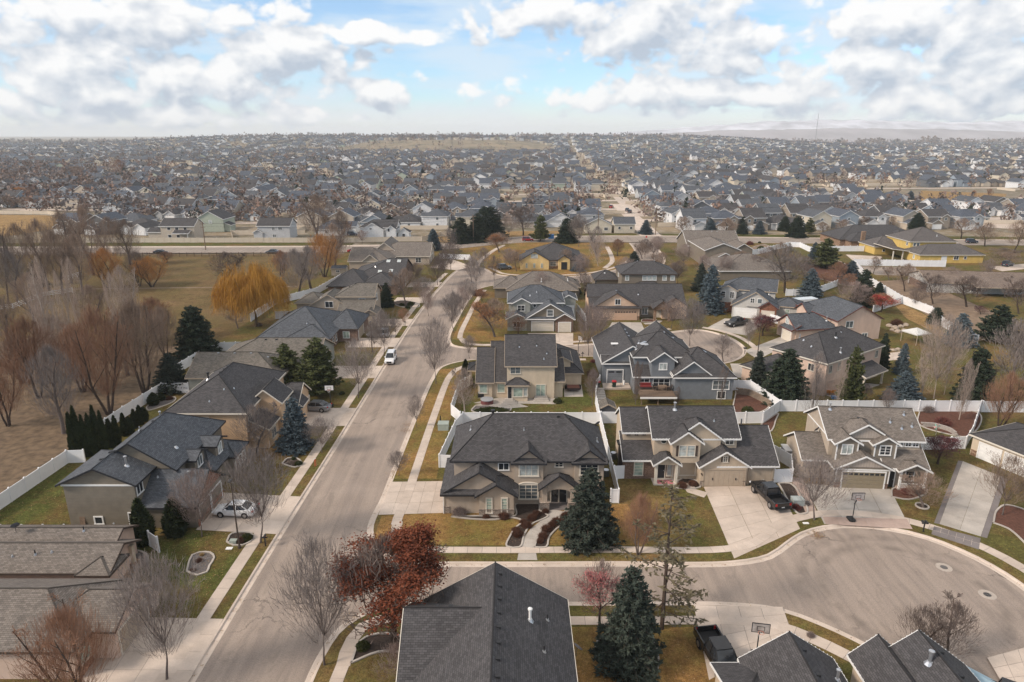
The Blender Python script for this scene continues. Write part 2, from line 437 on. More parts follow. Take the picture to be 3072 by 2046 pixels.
def bark(name, col, var=.3):
 if name in MATS: return MATS[name]
 m, nt, b = nodes_of(name)
 oc = pos(nt, 'object'); rnd = nt.nodes.new('ShaderNodeObjectInfo').outputs['Random']
 n = noise(nt, oc, 2.5, 4, .7)
 c = mixc(nt, ramp(nt, n, .25, .75), sc(col, 1 - var), sc(col, 1 + var))
 c = mixc(nt, 1.0, c, mixc(nt, rnd, (.82, .82, .82), (1.18, 1.16, 1.14)), 'MULTIPLY')
 nt.links.new(c, b.inputs['Base Color']); b.inputs['Roughness'].default_value = .95; b.inputs['Specular IOR Level'].default_value = .1
 MATS[name] = m; return m
def foliage(name, a, b2, scale=1.3):
 if name in MATS: return MATS[name]
 m, nt, b = nodes_of(name)
 oc = pos(nt, 'object'); rnd = nt.nodes.new('ShaderNodeObjectInfo').outputs['Random']
 n = noise(nt, oc, scale, 4, .7); n2 = noise(nt, oc, scale * 9, 2, .6)
 c = mixc(nt, ramp(nt, n, .3, .7), a, b2)
 c = mixc(nt, .8, c, mixc(nt, n2, (.45, .45, .45), (1.6, 1.6, 1.6)), 'MULTIPLY')
 c = mixc(nt, 1.0, c, mixc(nt, rnd, (.85, .85, .85), (1.15, 1.15, 1.15)), 'MULTIPLY')
 nt.links.new(c, b.inputs['Base Color']); b.inputs['Roughness'].default_value = .8; b.inputs['Specular IOR Level'].default_value = .15
 MATS[name] = m; return m
def paint(name, col, rough=.25, metal=0.0):
 if name in MATS: return MATS[name]
 m, nt, b = nodes_of(name)
 n = noise(nt, pos(nt, 'object'), 3, 4)
 c = mixc(nt, ramp(nt, n, .3, .7), sc(col, .9), sc(col, 1.08)); nt.links.new(c, b.inputs['Base Color'])
 b.inputs['Roughness'].default_value = rough; b.inputs['Metallic'].default_value = metal; b.inputs['Coat Weight'].default_value = .6; b.inputs['Coat Roughness'].default_value = .08
 MATS[name] = m; return m
# roofs
SH_DARK = shingle('shingles_charcoal', (.070, .066, .068), (.082, .078, .080))
SH_GREY = shingle('shingles_slate_grey', (.085, .092, .105), (.105, .112, .125))
SH_BROWN = shingle('shingles_weathered_brown', (.172, .148, .129), (.20, .172, .15))
SH_TAUPE = shingle('shingles_taupe', (.145, .13, .112), (.17, .152, .132))
SH_FAR = shingle('shingles_far_grey', (.080, .092, .115), (.10, .112, .137))  # bluish cast of distance haze is put into this colour
# walls
W_TAUPE = stucco('stucco_taupe', (.42, .345, .275))
W_TAN = stucco('stucco_tan', (.51, .415, .315))
W_CREAM = stucco('stucco_cream', (.58, .48, .36))
W_PEACHT = stucco('stucco_orange_tan', (.60, .42, .27))
W_PINK = stucco('stucco_pink_beige', (.62, .46, .37))
W_YELLOW = stucco('stucco_pale_yellow', (.72, .52, .24))
W_YELLOW2 = stucco('stucco_bright_yellow', (.62, .43, .135))
W_OLIVE = siding('siding_olive_grey', (.22, .19, .15))
W_OLIVE2 = siding('siding_dark_olive', (.22, .185, .145))
W_GREY = siding('siding_blue_grey', (.20, .215, .235))
W_GREYG = siding('siding_sage_grey', (.33, .335, .30))
W_BROWNG = siding('siding_brown_grey', (.255, .22, .18))
W_BATTEN = siding('siding_batten_taupe', (.42, .36, .31), .3, True)
W_PALE = siding('siding_pale_grey', (.50, .48, .45))
W_SAND = siding('siding_sand', (.47, .39, .31))
W_PEACH = siding('siding_peach', (.66, .47, .34))
STONE = masonry('stone_veneer', ((.30, .24, .20), (.42, .36, .31)), .42, .14)
STONE2 = masonry('stone_brown', ((.26, .16, .10), (.40, .28, .20)), .4, .17)
BRICK = masonry('brick_red', ((.30, .13, .085), (.42, .21, .14)), .24, .085)
BRICK2 = masonry('brick_brown', ((.26, .17, .13), (.36, .26, .21)), .24, .085)
# trim etc.
T_WHITE = plain('trim_white', (.80, .79, .77), .5, .05)
T_CREAM = plain('trim_cream', (.68, .62, .53), .6, .06)
T_BLACK = plain('trim_black', (.028, .029, .033), .5, .15)
T_DARK = plain('trim_dark_brown', (.075, .055, .045), .6, .1)
T_RED = plain('trim_dark_red', (.14, .05, .04), .6, .1)
T_TAN = plain('trim_tan', (.42, .34, .26), .6, .08)
G_DARK = glass_mat('glass_dark', (.03, .035, .042))
G_MID = glass_mat('glass_grey', (.12, .14, .15))
G_BLIND = glass_mat('glass_blinds', (.42, .46, .45), .2)
G_CURT = glass_mat('glass_curtain', (.36, .44, .38), .2)
METAL = plain('galvanised_metal', (.55, .56, .58), .35, .15, 8, .8)
DARKM = plain('dark_metal', (.03, .03, .032), .5, .2, 6)
VINYL = plain('vinyl_white', (.82, .82, .83), .45, .05, .7)
VINYL_TAN = plain('vinyl_tan', (.62, .53, .42), .55, .07, .5)
WOOD = plain('weathered_wood', (.20, .14, .10), .85, .3, 6)
# ground
CONC = concrete_mat('concrete', (.60, .505, .43))
CONC_G = concrete_mat('concrete_grey', (.50, .455, .41), .3)
CONC_P = concrete_mat('concrete_pink_pavers', (.46, .35, .30), .3)
CONC_D = concrete_mat('concrete_dark_border', (.22, .195, .19), .25)
ASPH = asphalt_mat('asphalt_worn', (.335, .275, .232))
ASPH2 = asphalt_mat('asphalt_grey', (.31, .26, .22))
L_GOLD = lawn_mat('lawn_golden', (.295, .174, .072), (.165, .135, .046), .50)
L_MIX = lawn_mat('lawn_mixed', (.215, .138, .066), (.11, .103, .037), .42)
L_GREEN = lawn_mat('lawn_green', (.185, .12, .052), (.085, .095, .03), .40)
L_FIELD = lawn_mat('pasture_grass', (.185, .125, .068), (.135, .105, .05), .46)
L_DRY = lawn_mat('dry_grass', (.34, .225, .115), (.27, .18, .085), .5)
MULCH = plain('bark_mulch', (.05, .036, .029), .95, .5, 5)
MULCH_R = plain('red_bark_mulch', (.11, .05, .034), .95, .4, 4)
ROCKBED = plain('gravel_bed', (.13, .115, .11), .95, .55, 7)
DIRT = plain('bare_dirt', (.22, .155, .105), .95, .3, .6)
# ================================================================== the setting
def sheet(name, pts, z, mat):
 m = MB(); m.face([(p[0], p[1], z) for p in pts]); o = m.obj(name, mat); o['kind'] = 'structure'
 me = o.data
 if me.polygons[0].normal.z < 0: me.flip_normals()
 return o
def smooth_path(pts, step=1.2):
 """centripetal Catmull-Rom through the points"""
 P_ = [np.array(p[:2], float) for p in pts]
 P_ = [2 * P_[0] - P_[1]] + P_ + [2 * P_[-1] - P_[-2]]
 out = []
 for i in range(1, len(P_) - 2):
  p0, p1, p2, p3 = P_[i - 1:i + 3]
  t0 = 0; t1 = t0 + np.linalg.norm(p1 - p0) ** .5; t2 = t1 + np.linalg.norm(p2 - p1) ** .5; t3 = t2 + np.linalg.norm(p3 - p2) ** .5
  n = max(1, int(np.linalg.norm(p2 - p1) / step))
  for k in range(n):
   t = t1 + (t2 - t1) * k / n
   A1 = (t1 - t) / (t1 - t0) * p0 + (t - t0) / (t1 - t0) * p1; A2 = (t2 - t) / (t2 - t1) * p1 + (t - t1) / (t2 - t1) * p2; A3 = (t3 - t) / (t3 - t2) * p2 + (t - t2) / (t3 - t2) * p3
   B1 = (t2 - t) / (t2 - t0) * A1 + (t - t0) / (t2 - t0) * A2; B2 = (t3 - t) / (t3 - t1) * A2 + (t - t1) / (t3 - t1) * A3
   out.append((t2 - t) / (t2 - t1) * B1 + (t - t1) / (t2 - t1) * B2)
 out.append(P_[-2]); return out
def normals(path):
 n = len(path); out = []
 for i in range(n):
  t = path[min(i + 1, n - 1)] - path[max(i - 1, 0)]; t = t / (np.linalg.norm(t) + 1e-9); out.append(np.array((-t[1], t[0])))
 return out
def offset(path, d): return [p + d * q for p, q in zip(path, normals(path))]
def resample(path, step):
 path = [np.array(p[:2], float) for p in path]
 L = [0.0]
 for a, b in zip(path, path[1:]): L.append(L[-1] + np.linalg.norm(b - a))
 n = max(1, round(L[-1] / step)); out = []; j = 0
 for k in range(n + 1):
  s = L[-1] * k / n
  while j < len(L) - 2 and L[j + 1] < s: j += 1
  f = (s - L[j]) / max(1e-9, L[j + 1] - L[j]); out.append(path[j] * (1 - f) + path[j + 1] * f)
 return out
LOT = .13
ground_o = sheet('ground', [(-12000, -300), (12000, -300), (12000, 12200), (-12000, 12200)], -.15, CONC)
gm, nt, b = nodes_of('far_ground')
p = pos(nt); big = noise(nt, p, .0035, 5, .6); mid = noise(nt, p, .03, 5, .65); sm = noise(nt, p, .25, 5, .7)
c = mixc(nt, ramp(nt, big, .4, .62), (.21, .165, .115), (.30, .225, .135)); c = mixc(nt, ramp(nt, mid, .42, .62), c, (.13, .115, .07))
c = mixc(nt, ramp(nt, sm, .5, .68), c, (.34, .30, .26)); nt.links.new(c, b.inputs['Base Color']); b.inputs['Roughness'].default_value = .95
ground_o.data.materials[0] = gm
W_CURB = smooth_path([(-25.6, 14), (-25.3, 45), (-25.0, 64), (-24.5, 82), (-24.0, 105), (-23.6, 125), (-22.6, 155), (-20.6, 183), (-17.9, 208), (-16.2, 214), (-13, 216.6), (-9, 215)])
E_BOUND = smooth_path([(-15.7, 14), (-15.6, 30), (-15.45, 46), (-14.4, 49.6), (-11.5, 52.0), (-7, 52.3), (10, 52.35), (20, 52.3), (24.2, 51.5), (27.8, 48.9), (30.6, 46.0), (34, 43.2), (38, 42.1), (43, 43.4),
 (46.7, 46.9), (48.4, 51), (48.4, 55.4), (47.0, 59.6), (44.1, 63.3), (41, 65.0), (37.5, 65.7), (34, 65.3), (31, 64.0), (28.6, 62.1), (26, 60.0), (22, 58.85), (10, 58.75), (-4, 58.7), (-9, 58.9), (-13.2, 60.6), (-15.1, 64.5), (-14.9, 72),
 (-14.7, 82), (-14.3, 98), (-13.7, 112), (-12.7, 118.6), (-9.2, 121.9), (-3, 123.6), (6, 124.3), (14, 124.7), (20, 124.2), (28, 121.2), (35, 119.3), (40.5, 121), (44.3, 124.6), (46.3, 129), (46.5, 134), (45, 139.1), (41, 143.4), (35.5, 142.2), (28, 138.2), (19.5, 134.0), (12, 132.0), (0, 130.6),
 (-6.8, 130.0), (-11.6, 131.7), (-13.0, 136.5), (-12.3, 155), (-11.0, 172), (-9.0, 184.5), (-4.5, 189.2), (3, 190.3), (14, 191.3), (24, 193.6), (36, 199.6), (46, 212), (52, 230), (54.2, 250), (55, 266)])
N_BOUND = smooth_path([(46, 268), (45, 250), (41.5, 229), (33, 213), (22, 203.5), (10, 201), (0, 202), (-4.5, 205), (-7.5, 211.5), (-9, 215)])
ART_S = [(-420, 240), (-136, 243), (-60, 246), (-20, 254), (-6, 264), (6, 269.5), (46, 269.5), (65, 269), (108, 267), (180, 262), (330, 258)]
ART_N = [(-420, 254), (-136, 257.5), (-80, 258.5), (-24, 264), (-6, 279), (6, 286), (41, 287.5), (69, 287), (100, 283.5), (180, 276.5), (330, 272)]
sheet('street', [(-25.9, 13), (57, 13), (57, 268.4), (-25.9, 268.4)], 0.0, ASPH)
sheet('main_road', ART_S + ART_N[::-1], 0.004, ASPH2)
sheet('lots_west', [(-60, 14)] + [tuple(p) for p in W_CURB[::-1]][::-1] + [(-9, 222), (-20, 253), (-60, 245)], LOT, L_MIX)
sheet('lots_east', [tuple(p) for p in E_BOUND] + [(65, 268), (108, 266.5), (180, 261), (230, 259), (230, 14)], LOT, L_MIX)
sheet('lots_north', [tuple(p) for p in N_BOUND] + [(-9, 222), (-20, 253.2), (-6, 263.2), (6, 268.8)], LOT, L_GOLD)
sheet('pasture', [(-420, 8), (-60.05, 8), (-60.05, 242), (-420, 236)], .02, L_FIELD)
THICK = plain('leaf_litter', (.145, .10, .062), .95, .5, .9)
sheet('thicket_floor', [tuple(p) for p in smooth_path([(-60.1, 78), (-60.1, 120), (-66, 132), (-80, 128), (-92, 140), (-108, 132), (-112, 100), (-96, 80), (-84, 62), (-60.1, 60)], 3)], .026, THICK)
# ploughed-looking strip and bare dirt of the pasture
sheet('dirt_track', [(-135, 183.2), (-60.2, 187.6), (-60.2, 188.6), (-135, 184.4)], .03, DIRT)
sheet('verge', [(-420, 256), (-137, 259), (-80, 260), (-62, 262.5), (-62, 267.5), (-85, 268), (-170, 268), (-420, 266)], .05, L_GREEN)
sheet('footpath', [(-420, 254.8), (-136, 258.2), (-80, 259.2), (-24, 264.6), (-24, 266), (-80, 260.4), (-136, 259.4), (-420, 256)], .09, CONC)
def kerb(path, side, name='kerb'):
 """side +1: the lot lies to the left of the path; gutter on the other side"""
 prof = [(-.55, .004), (-.52, .022), (-.10, .012), (-.02, .135), (.16, .15), (.17, LOT - .03)]
 nn_ = normals(path); m = MB(); k = len(prof)
 for p, q in zip(path, nn_):
  for d, z in prof: m.v.append((p[0] + q[0] * d * side, p[1] + q[1] * d * side, z))
 for i in range(len(path) - 1):
  for j in range(k - 1):
   f = (i * k + j, i * k + j + 1, (i + 1) * k + j + 1, (i + 1) * k + j)
   m.f.append(f if side < 0 else f[::-1]); m.uv.append(None); m.m.append(0)
 o = m.obj(name, CONC); o['kind'] = 'structure'; return o
kerb(W_CURB, 1); kerb(E_BOUND, -1); kerb(N_BOUND, -1)
kerb(resample(ART_S, 6)[::-1], 1); kerb(resample(ART_N, 6), 1)
def slab(pts, z0, z1, mat, parent):
 c = np.mean([p[:2] for p in pts], axis=0); q = []
 for p in pts:
  d = np.array(p[:2]) - c; L = np.linalg.norm(d); q.append(c + d * (1 - .022 / max(L, .05)))
 a = sum(q[i][0] * q[(i + 1) % 4][1] - q[(i + 1) % 4][0] * q[i][1] for i in range(4))
 if a < 0: q = q[::-1]
 m = MB(); m.prism([tuple(x - c) for x in q], z0 - z1, 0)
 o = m.obj('slab', mat, parent); o.location = (c[0], c[1], z1); return o
_zn = [0]
def zstep(): _zn[0] += 1; return (_zn[0] % 9) * .0011
def walk(path, d0, d1, mat=CONC, z=.155, step=1.5, name='sidewalk'):
 z += zstep()
 root = struct(link(name, None)); pp = resample(path, step); a = offset(pp, d0); b_ = offset(pp, d1)
 bed = MB()
 for i in range(len(pp) - 1):
  slab([a[i], a[i + 1], b_[i + 1], b_[i]], .1, z, mat, root)
  bed.face([(*a[i], z - .018), (*a[i + 1], z - .018), (*b_[i + 1], z - .018), (*b_[i], z - .018)])
 o = bed.obj('joint_bed', CONC_D, root)
 return root
walk([p for p in W_CURB if p[1] < 207], 1.35, 2.6)
eb = E_BOUND
def seg(a, b_):      # part of the east boundary between two nearest points
 ia = min(range(len(eb)), key=lambda i: np.hypot(*(eb[i] - np.array(a)))); ib = min(range(len(eb)), key=lambda i: np.hypot(*(eb[i] - np.array(b_))))
 return eb[min(ia, ib):max(ia, ib) + 1]
walk(seg((-15.7, 14), (-15.45, 45)), -1.4, -2.5)
walk(seg((-7, 52.3), (24.2, 51.5)), -1.6, -2.7)
walk(seg((24.2, 51.5), (38, 42.1)), -1.6, -2.9)
walk(seg((48.4, 51), (28.6, 62.1)), -1.7, -3.0)
walk(seg((28.6, 62.1), (-9, 58.9)), -1.6, -2.7)
walk(seg((-15.0, 66), (-13.7, 112)), -2.0, -3.1)
walk(seg((-13.0, 136.5), (-9.5, 183)), -1.6, -2.7)
walk(seg((35.5, 142.2), (0, 130.6)), -1.4, -2.5)
walk(seg((14, 124.7), (-2, 123.8)), -1.4, -2.5)
walk(seg((46.3, 129), (41, 143.4)), -1.4, -2.6)
walk([p for p in N_BOUND if p[1] < 230][::-1], 1.4, 2.6)
for q in ([(-9.0, 60.9), (-11.2, 61.7), (-12.3, 63.6), (-12.6, 66.2)], [(-13.55, 44.8), (-13.6, 47.4), (-12.6, 49.9), (-10.6, 50.5), (-6.9, 50.15)], [(-11.2, 111.8), (-10.2, 116.6), (-7.6, 119.6), (-2, 121.8)], [(-10.6, 136.6), (-9.6, 133.6), (-6.8, 132.1), (0, 132.6)]): walk(smooth_path(q, .6), -.58, .58)
walk(smooth_path([(-11.3, 217), (-11.0, 226), (-9.0, 238), (-6.5, 250), (-3, 262)]), -.8, .8)
walk(smooth_path([(36, 258), (35, 240), (33.4, 226), (29.5, 214.5)]), -.8, .8)
def quad_grid(name, q, nu, nv, mat=CONC, z=.143, border=None):
 z += zstep()
 root = struct(link(name, None)); q = [np.array(p[:2], float) for p in q]
 def bl(u, v): return (q[0] * (1 - u) + q[1] * u) * (1 - v) + (q[3] * (1 - u) + q[2] * u) * v
 for i in range(nu):
  for j in range(nv):
   slab([bl(i / nu, j / nv), bl((i + 1) / nu, j / nv), bl((i + 1) / nu, (j + 1) / nv), bl(i / nu, (j + 1) / nv)], .1, z, mat, root)
 m = MB(); m.face([(*x, z - .018) for x in q]); m.obj('joint_bed', CONC_D, root)
 return root
def pts(c, *xy): return [P(c, x, y) for x, y in xy]
DRIVES = [
 ([(-15.0, 67.6), (-7.75, 68.0), (-7.75, 75.4), (-14.85, 75.2)], 5, 3, CONC),
 (pts(3, (160, 487), (572, 480), (697, 722), (330, 888)), 3, 6, CONC),
 (pts(3, (720, 470), (1198, 500), (1310, 722), (830, 695)), 4, 5, CONC_G),
 (pts(3, (1600, 345), (1815, 430), (1700, 765), (1470, 695)), 2, 6, CONC_G),
 (pts(3, (105, 1147), (600, 1157), (660, 1330), (190, 1565)), 4, 4, CONC),
 (pts(3, (1735, 1440), (1990, 1370), (2060, 1620), (1840, 1620)), 3, 3, CONC),
 (pts(1, (690, 1212), (1243, 1224), (960, 1740), (330, 1740)), 4, 5, CONC),
 (pts(1, (1090, 728), (1537, 752), (1680, 543), (1235, 520)), 4, 3, CONC),
 ([(-34.6, 91.5), (-24.4, 92.0), (-24.1, 98.8), (-34.2, 98.8)], 4, 3, CONC),
 ([(-34.4, 112.2), (-24.0, 112.4), (-23.8, 119), (-34.0, 119)], 4, 3, CONC),
 ([(-33.0, 130.3), (-23.6, 130.6), (-23.4, 137), (-32.6, 137)], 4, 3, CONC),
 ([(-31.4, 146.0), (-23.1, 146.4), (-22.9, 152.4), (-31.0, 152.2)], 4, 3, CONC),
 ([(-30.4, 167.5), (-22.0, 168), (-21.6, 174), (-30, 174)], 4, 3, CONC),
 ([(-29.6, 186.5), (-20.6, 187), (-20.1, 193), (-29.2, 193)], 4, 3, CONC),
 ([(-26.5, 216), (-17, 211), (-12.5, 217), (-21, 232)], 4, 3, CONC),
 (pts(5, (1872, 602), (2068, 602), (2098, 668), (1790, 738)), 3, 4, CONC_G),
 (pts(5, (1305, 674), (1612, 674), (1612, 757), (1345, 757)), 3, 3, CONC),
 (pts(6, (335, 688), (628, 697), (480, 802), (205, 757)), 3, 3, CONC_G),
 (pts(6, (733, 803), (800, 842), (560, 965), (468, 905)), 3, 3, CONC_G),
 (pts(6, (482, 992), (492, 1092), (402, 1085), (372, 992)), 2, 2, CONC_G),
]
for q, nu, nv, mt in DRIVES: quad_grid('driveway', q, nu, nv, mt)
quad_grid('driveway_apron', pts(3, (822, 655), (1290, 668), (1322, 724), (838, 696)), 6, 1, CONC_P, .16)
quad_grid('driveway_apron', pts(3, (1440, 708), (1700, 775), (1690, 838), (1425, 752)), 6, 2, CONC_D, .16)
quad_grid('paver_border', pts(3, (1575, 342), (1600, 345), (1470, 695), (1440, 690)), 1, 8, CONC_D, .152)
quad_grid('paver_border', pts(3, (1815, 430), (1850, 445), (1735, 775), (1700, 765)), 1, 8, CONC_D, .152)
quad_grid('paver_strip', pts(3, (640, 432), (712, 440), (795, 640), (725, 628)), 2, 6, CONC_P, .152)
# ---- lawns of single lots (each with its own turf)
def lawn(pts_, mat, z): return sheet('lawn', pts_, z, mat)
lawn([(-14.6, 61.7), (13.4, 61.7), (13.4, 70), (-14.6, 67.4)], L_GOLD, LOT + .006)
lawn([(-14.9, 76), (-9.4, 76), (-9.2, 97), (-9.0, 118), (-13, 117), (-14.2, 98)], L_GOLD, LOT + .006)
lawn([(-12.5, 136), (-1, 133), (-1, 150), (-9, 170), (-11.8, 150)], L_GOLD, LOT + .006)
lawn([(-60, 65), (-48.6, 65), (-48.6, 86), (-58, 84)], L_GREEN, LOT + .006)
lawn([(-38.5, 50.6), (-27.9, 50.6), (-27.6, 64), (-38.5, 64)], L_GREEN, LOT + .006)
lawn([(13.4, 61.7), (22.5, 61.7), (22.5, 72.5), (13.4, 75)], L_MIX, LOT + .007)
lawn([(12.9, 76.2), (14.4, 76.2), (14.4, 92.6), (12.9, 92.6)], L_GREEN, LOT + .006)
lawn([(-8, 95.6), (12.6, 95.6), (12.9, 112), (-8, 112)], L_GREEN, LOT + .005)
lawn([(4.5, 20), (15.5, 20), (16.2, 49.4), (4.5, 49.4)], L_GOLD, LOT + .006)
lawn([tuple(P(6, 1440, 780).xy), tuple(P(6, 1540, 800).xy), tuple(P(6, 1520, 890).xy), tuple(P(6, 1410, 870).xy)], L_GREEN, LOT + .02)
lawn([tuple(P(6, x, y).xy) for x, y in ((1480, 600), (1530, 590), (1720, 680), (1900, 900), (1700, 760), (1560, 690))], L_DRY, LOT + .01)
lawn([tuple(P(6, x, y).xy) for x, y in ((1450, 1190), (1550, 1060), (1900, 1060), (1900, 1240), (1450, 1240))], L_MIX, LOT + .012)
sheet('dirt_yard', [tuple(P(6, x, y).xy) for x, y in ((1310, 440), (1640, 420), (1850, 520), (2150, 650), (2100, 800), (2000, 860), (1750, 700), (1530, 560))], LOT + .01, DIRT)
sheet('dirt_lane', [tuple(P(6, x, y).xy) for x, y in ((1240, 335), (1620, 345), (1640, 400), (1350, 395))], LOT + .012, ASPH2)
# ---- planting beds, their concrete edging and the front walk of the corner house
def bed(pts_, mat=MULCH, z=LOT + .016, edge=True):
 pp = smooth_path(list(pts_) + [pts_[0]], .5)
 o = sheet('planting_bed', [tuple(p) for p in pp[:-1]], z + zstep(), mat)
 if edge:
  m = MB(); A, B = offset(pp, .09), offset(pp, -.09); n = len(pp)
  for i in range(n - 1):
   a, b_, c_, d_ = A[i], A[i + 1], B[i + 1], B[i]
   m.face([(*a, .24), (*d_, .24), (*c_, .24), (*b_, .24)]); m.face([(*a, .1), (*a, .24), (*b_, .24), (*b_, .1)]); m.face([(*d_, .24), (*d_, .1), (*c_, .1), (*c_, .24)])
  e = m.obj('bed_edging', CONC_G, o)
 return o
def bedpx(c, xy, mat=MULCH, edge=True): return bed([tuple(P(c, x, y).xy) for x, y in xy], mat, LOT + .016, edge)
bedpx(2, [(655, 655), (760, 668), (900, 672), (1000, 662), (1055, 680), (1010, 720), (985, 760), (965, 822), (1035, 826), (1060, 760), (1100, 700), (1195, 650), (1145, 620), (1145, 585), (1015, 585), (1012, 650), (810, 652)])
bedpx(2, [(1118, 826), (1182, 826), (1200, 770), (1260, 710), (1330, 680), (1400, 640), (1290, 625), (1250, 655), (1180, 700), (1140, 760)])
bedpx(2, [(1330, 770), (1410, 790), (1500, 775), (1560, 720), (1520, 690), (1330, 690)])
bedpx(1, [(1040, 960), (1055, 900), (1070, 870), (1110, 855), (1170, 856), (1192, 885), (1165, 930), (1150, 965), (1100, 982)], ROCKBED)
bedpx(1, [(700, 845), (765, 845), (815, 865), (825, 895), (800, 930), (730, 945), (700, 930)], ROCKBED)
bedpx(1, [(1262, 795), (1290, 750), (1390, 745), (1410, 780), (1350, 815), (1300, 815)], MULCH)
bedpx(2, [(100, 1470), (150, 1350), (215, 1315), (330, 1310), (440, 1360), (430, 1400), (250, 1410)], MULCH)
bedpx(2, [(1460, 1370), (1470, 1440), (1560, 1500), (1680, 1500), (1790, 1520), (1760, 1330), (1480, 1330)], MULCH)
bedpx(3, [(1205, 545), (1300, 560), (1400, 520), (1390, 495), (1250, 490), (1210, 500)], MULCH_R)
bedpx(3, [(1770, 690), (1850, 720), (1942, 800), (1990, 860), (1990, 640), (1850, 590), (1790, 620)], MULCH_R)
bedpx(3, [(480, 140), (575, 80), (560, 120), (548, 160), (530, 180)], MULCH_R)
bedpx(3, [(575, 470), (640, 470), (735, 635), (690, 640)], MULCH)
bedpx(3, [(1360, 60), (1680, 75), (1620, 210), (1540, 200), (1370, 150)], MULCH_R)
bedpx(3, [(0, 495), (60, 500), (140, 492), (135, 462), (60, 440), (0, 470)], MULCH)
bedpx(6, [(410, 1180), (500, 1175), (635, 1270), (540, 1330), (415, 1330)], MULCH_R)
bedpx(6, [(1000, 330), (1090, 300), (1200, 360), (1190, 470), (1080, 450), (930, 400), (860, 320)], MULCH_R)
bedpx(6, [(500, 215), (600, 190), (660, 220), (600, 245), (500, 235)], DIRT)
bedpx(5, [(380, 470), (470, 500), (570, 500), (560, 470), (470, 455)], MULCH)
bedpx(5, [(2070, 600), (2150, 600), (2170, 585), (2080, 582)], MULCH_R)
bedpx(1, [(1540, 290), (1640, 290), (1700, 265), (1690, 240), (1560, 250)], MULCH)
bedpx(1, [(1570, 360), (1640, 380), (1680, 370), (1650, 330), (1600, 330)], MULCH)
bedpx(5, [(955, 1165), (1180, 1165), (1180, 1205), (1000, 1215), (930, 1200)], ROCKBED)
bedpx(4, [(985, 1400), (1010, 1380), (1170, 1330), (1170, 1360), (1000, 1420)], ROCKBED)
wk = [tuple(P(2, x, y).xy) for x, y in ((1240, 618), (1225, 655), (1165, 705), (1110, 755), (1080, 826))]
walk(smooth_path(wk, .6), -.75, .75, CONC_G, .16, 1.7, 'front_walk')
quad_grid('front_walk', pts(2, (1035, 826), (1122, 826), (1135, 897), (1022, 897)), 1, 2, CONC_G, .153)
walk(smooth_path([tuple(P(3, x, y).xy) for x, y in ((70, 470), (75, 500), (110, 520), (175, 535))], .6), -.7, .7, CONC, .16, 1.6, 'front_walk')
walk(smooth_path([tuple(P(5, x, y).xy) for x, y in ((2195, 590), (2170, 605), (2090, 612))], .6), -.6, .6, CONC_G, .16, 1.6, 'front_walk')
walk(smooth_path([tuple(P(1, x, y).xy) for x, y in ((690, 1075), (790, 1065), (840, 1110), (830, 1160), (790, 1210))], .6), -.8, .8, CONC, .16, 1.4, 'front_walk')
quad_grid('patio', pts(11, (270, 960), (560, 900), (1240, 900), (1215, 975)), 5, 2, CONC_G, .16)
quad_grid('patio', pts(11, (285, 975), (700, 935), (900, 1005), (660, 1025)), 3, 2, CONC_G, .163)
quad_grid('patio', pts(11, (1305, 760), (1510, 760), (1530, 890), (1310, 890)), 2, 3, CONC_G, .16)
quad_grid('patio', pts(6, (1000, 1200), (1250, 1120), (1380, 1135), (1100, 1235)), 4, 2, CONC_G, .16)
quad_grid('patio', pts(6, (1415, 925), (1560, 905), (1580, 960), (1415, 975)), 3, 2, CONC, .17)
quad_grid('patio', pts(6, (1150, 258), (1390, 270), (1390, 295), (1200, 300)), 4, 2, CONC, .17)
quad_grid('parking_pad', pts(6, (2100, 340), (2348, 320), (2400, 350), (2200, 370)), 4, 2, CONC, .16)
# manholes with their concrete collars
for c_, x, y, lab in ((3, 1497, 930, 0), (3, 1738, 1082, 1)):
 q = P(c_, x, y); o = thing('manhole_cover', ('manhole with solid round lid nearer the kerb of the turning circle', 'manhole with four slotted openings towards the right of the turning circle')[lab], 'manhole', (q.x, q.y, .0))
 m = MB(); m.lathe([(.74, 0), (.74, .012), (.36, .012), (.36, .008)], 24); m.obj('collar', plain('manhole_collar', (.42, .36, .31), .9, .15, 4), o)
 m = MB(); m.lathe([(.34, 0), (.34, .016)], 20); m.obj('lid', plain('cast_iron', (.12, .11, .105), .7, .2, 9), o)
 if lab:
  for k in range(4):
   m = MB(); a = k * math.pi / 2 + .78; m.box(-.09, .09, -.09, .09, .017, .021); s_ = m.obj('slot', DARKM, o); s_.location = (.17 * math.cos(a), .17 * math.sin(a), 0); s_.rotation_euler = (0, 0, a)
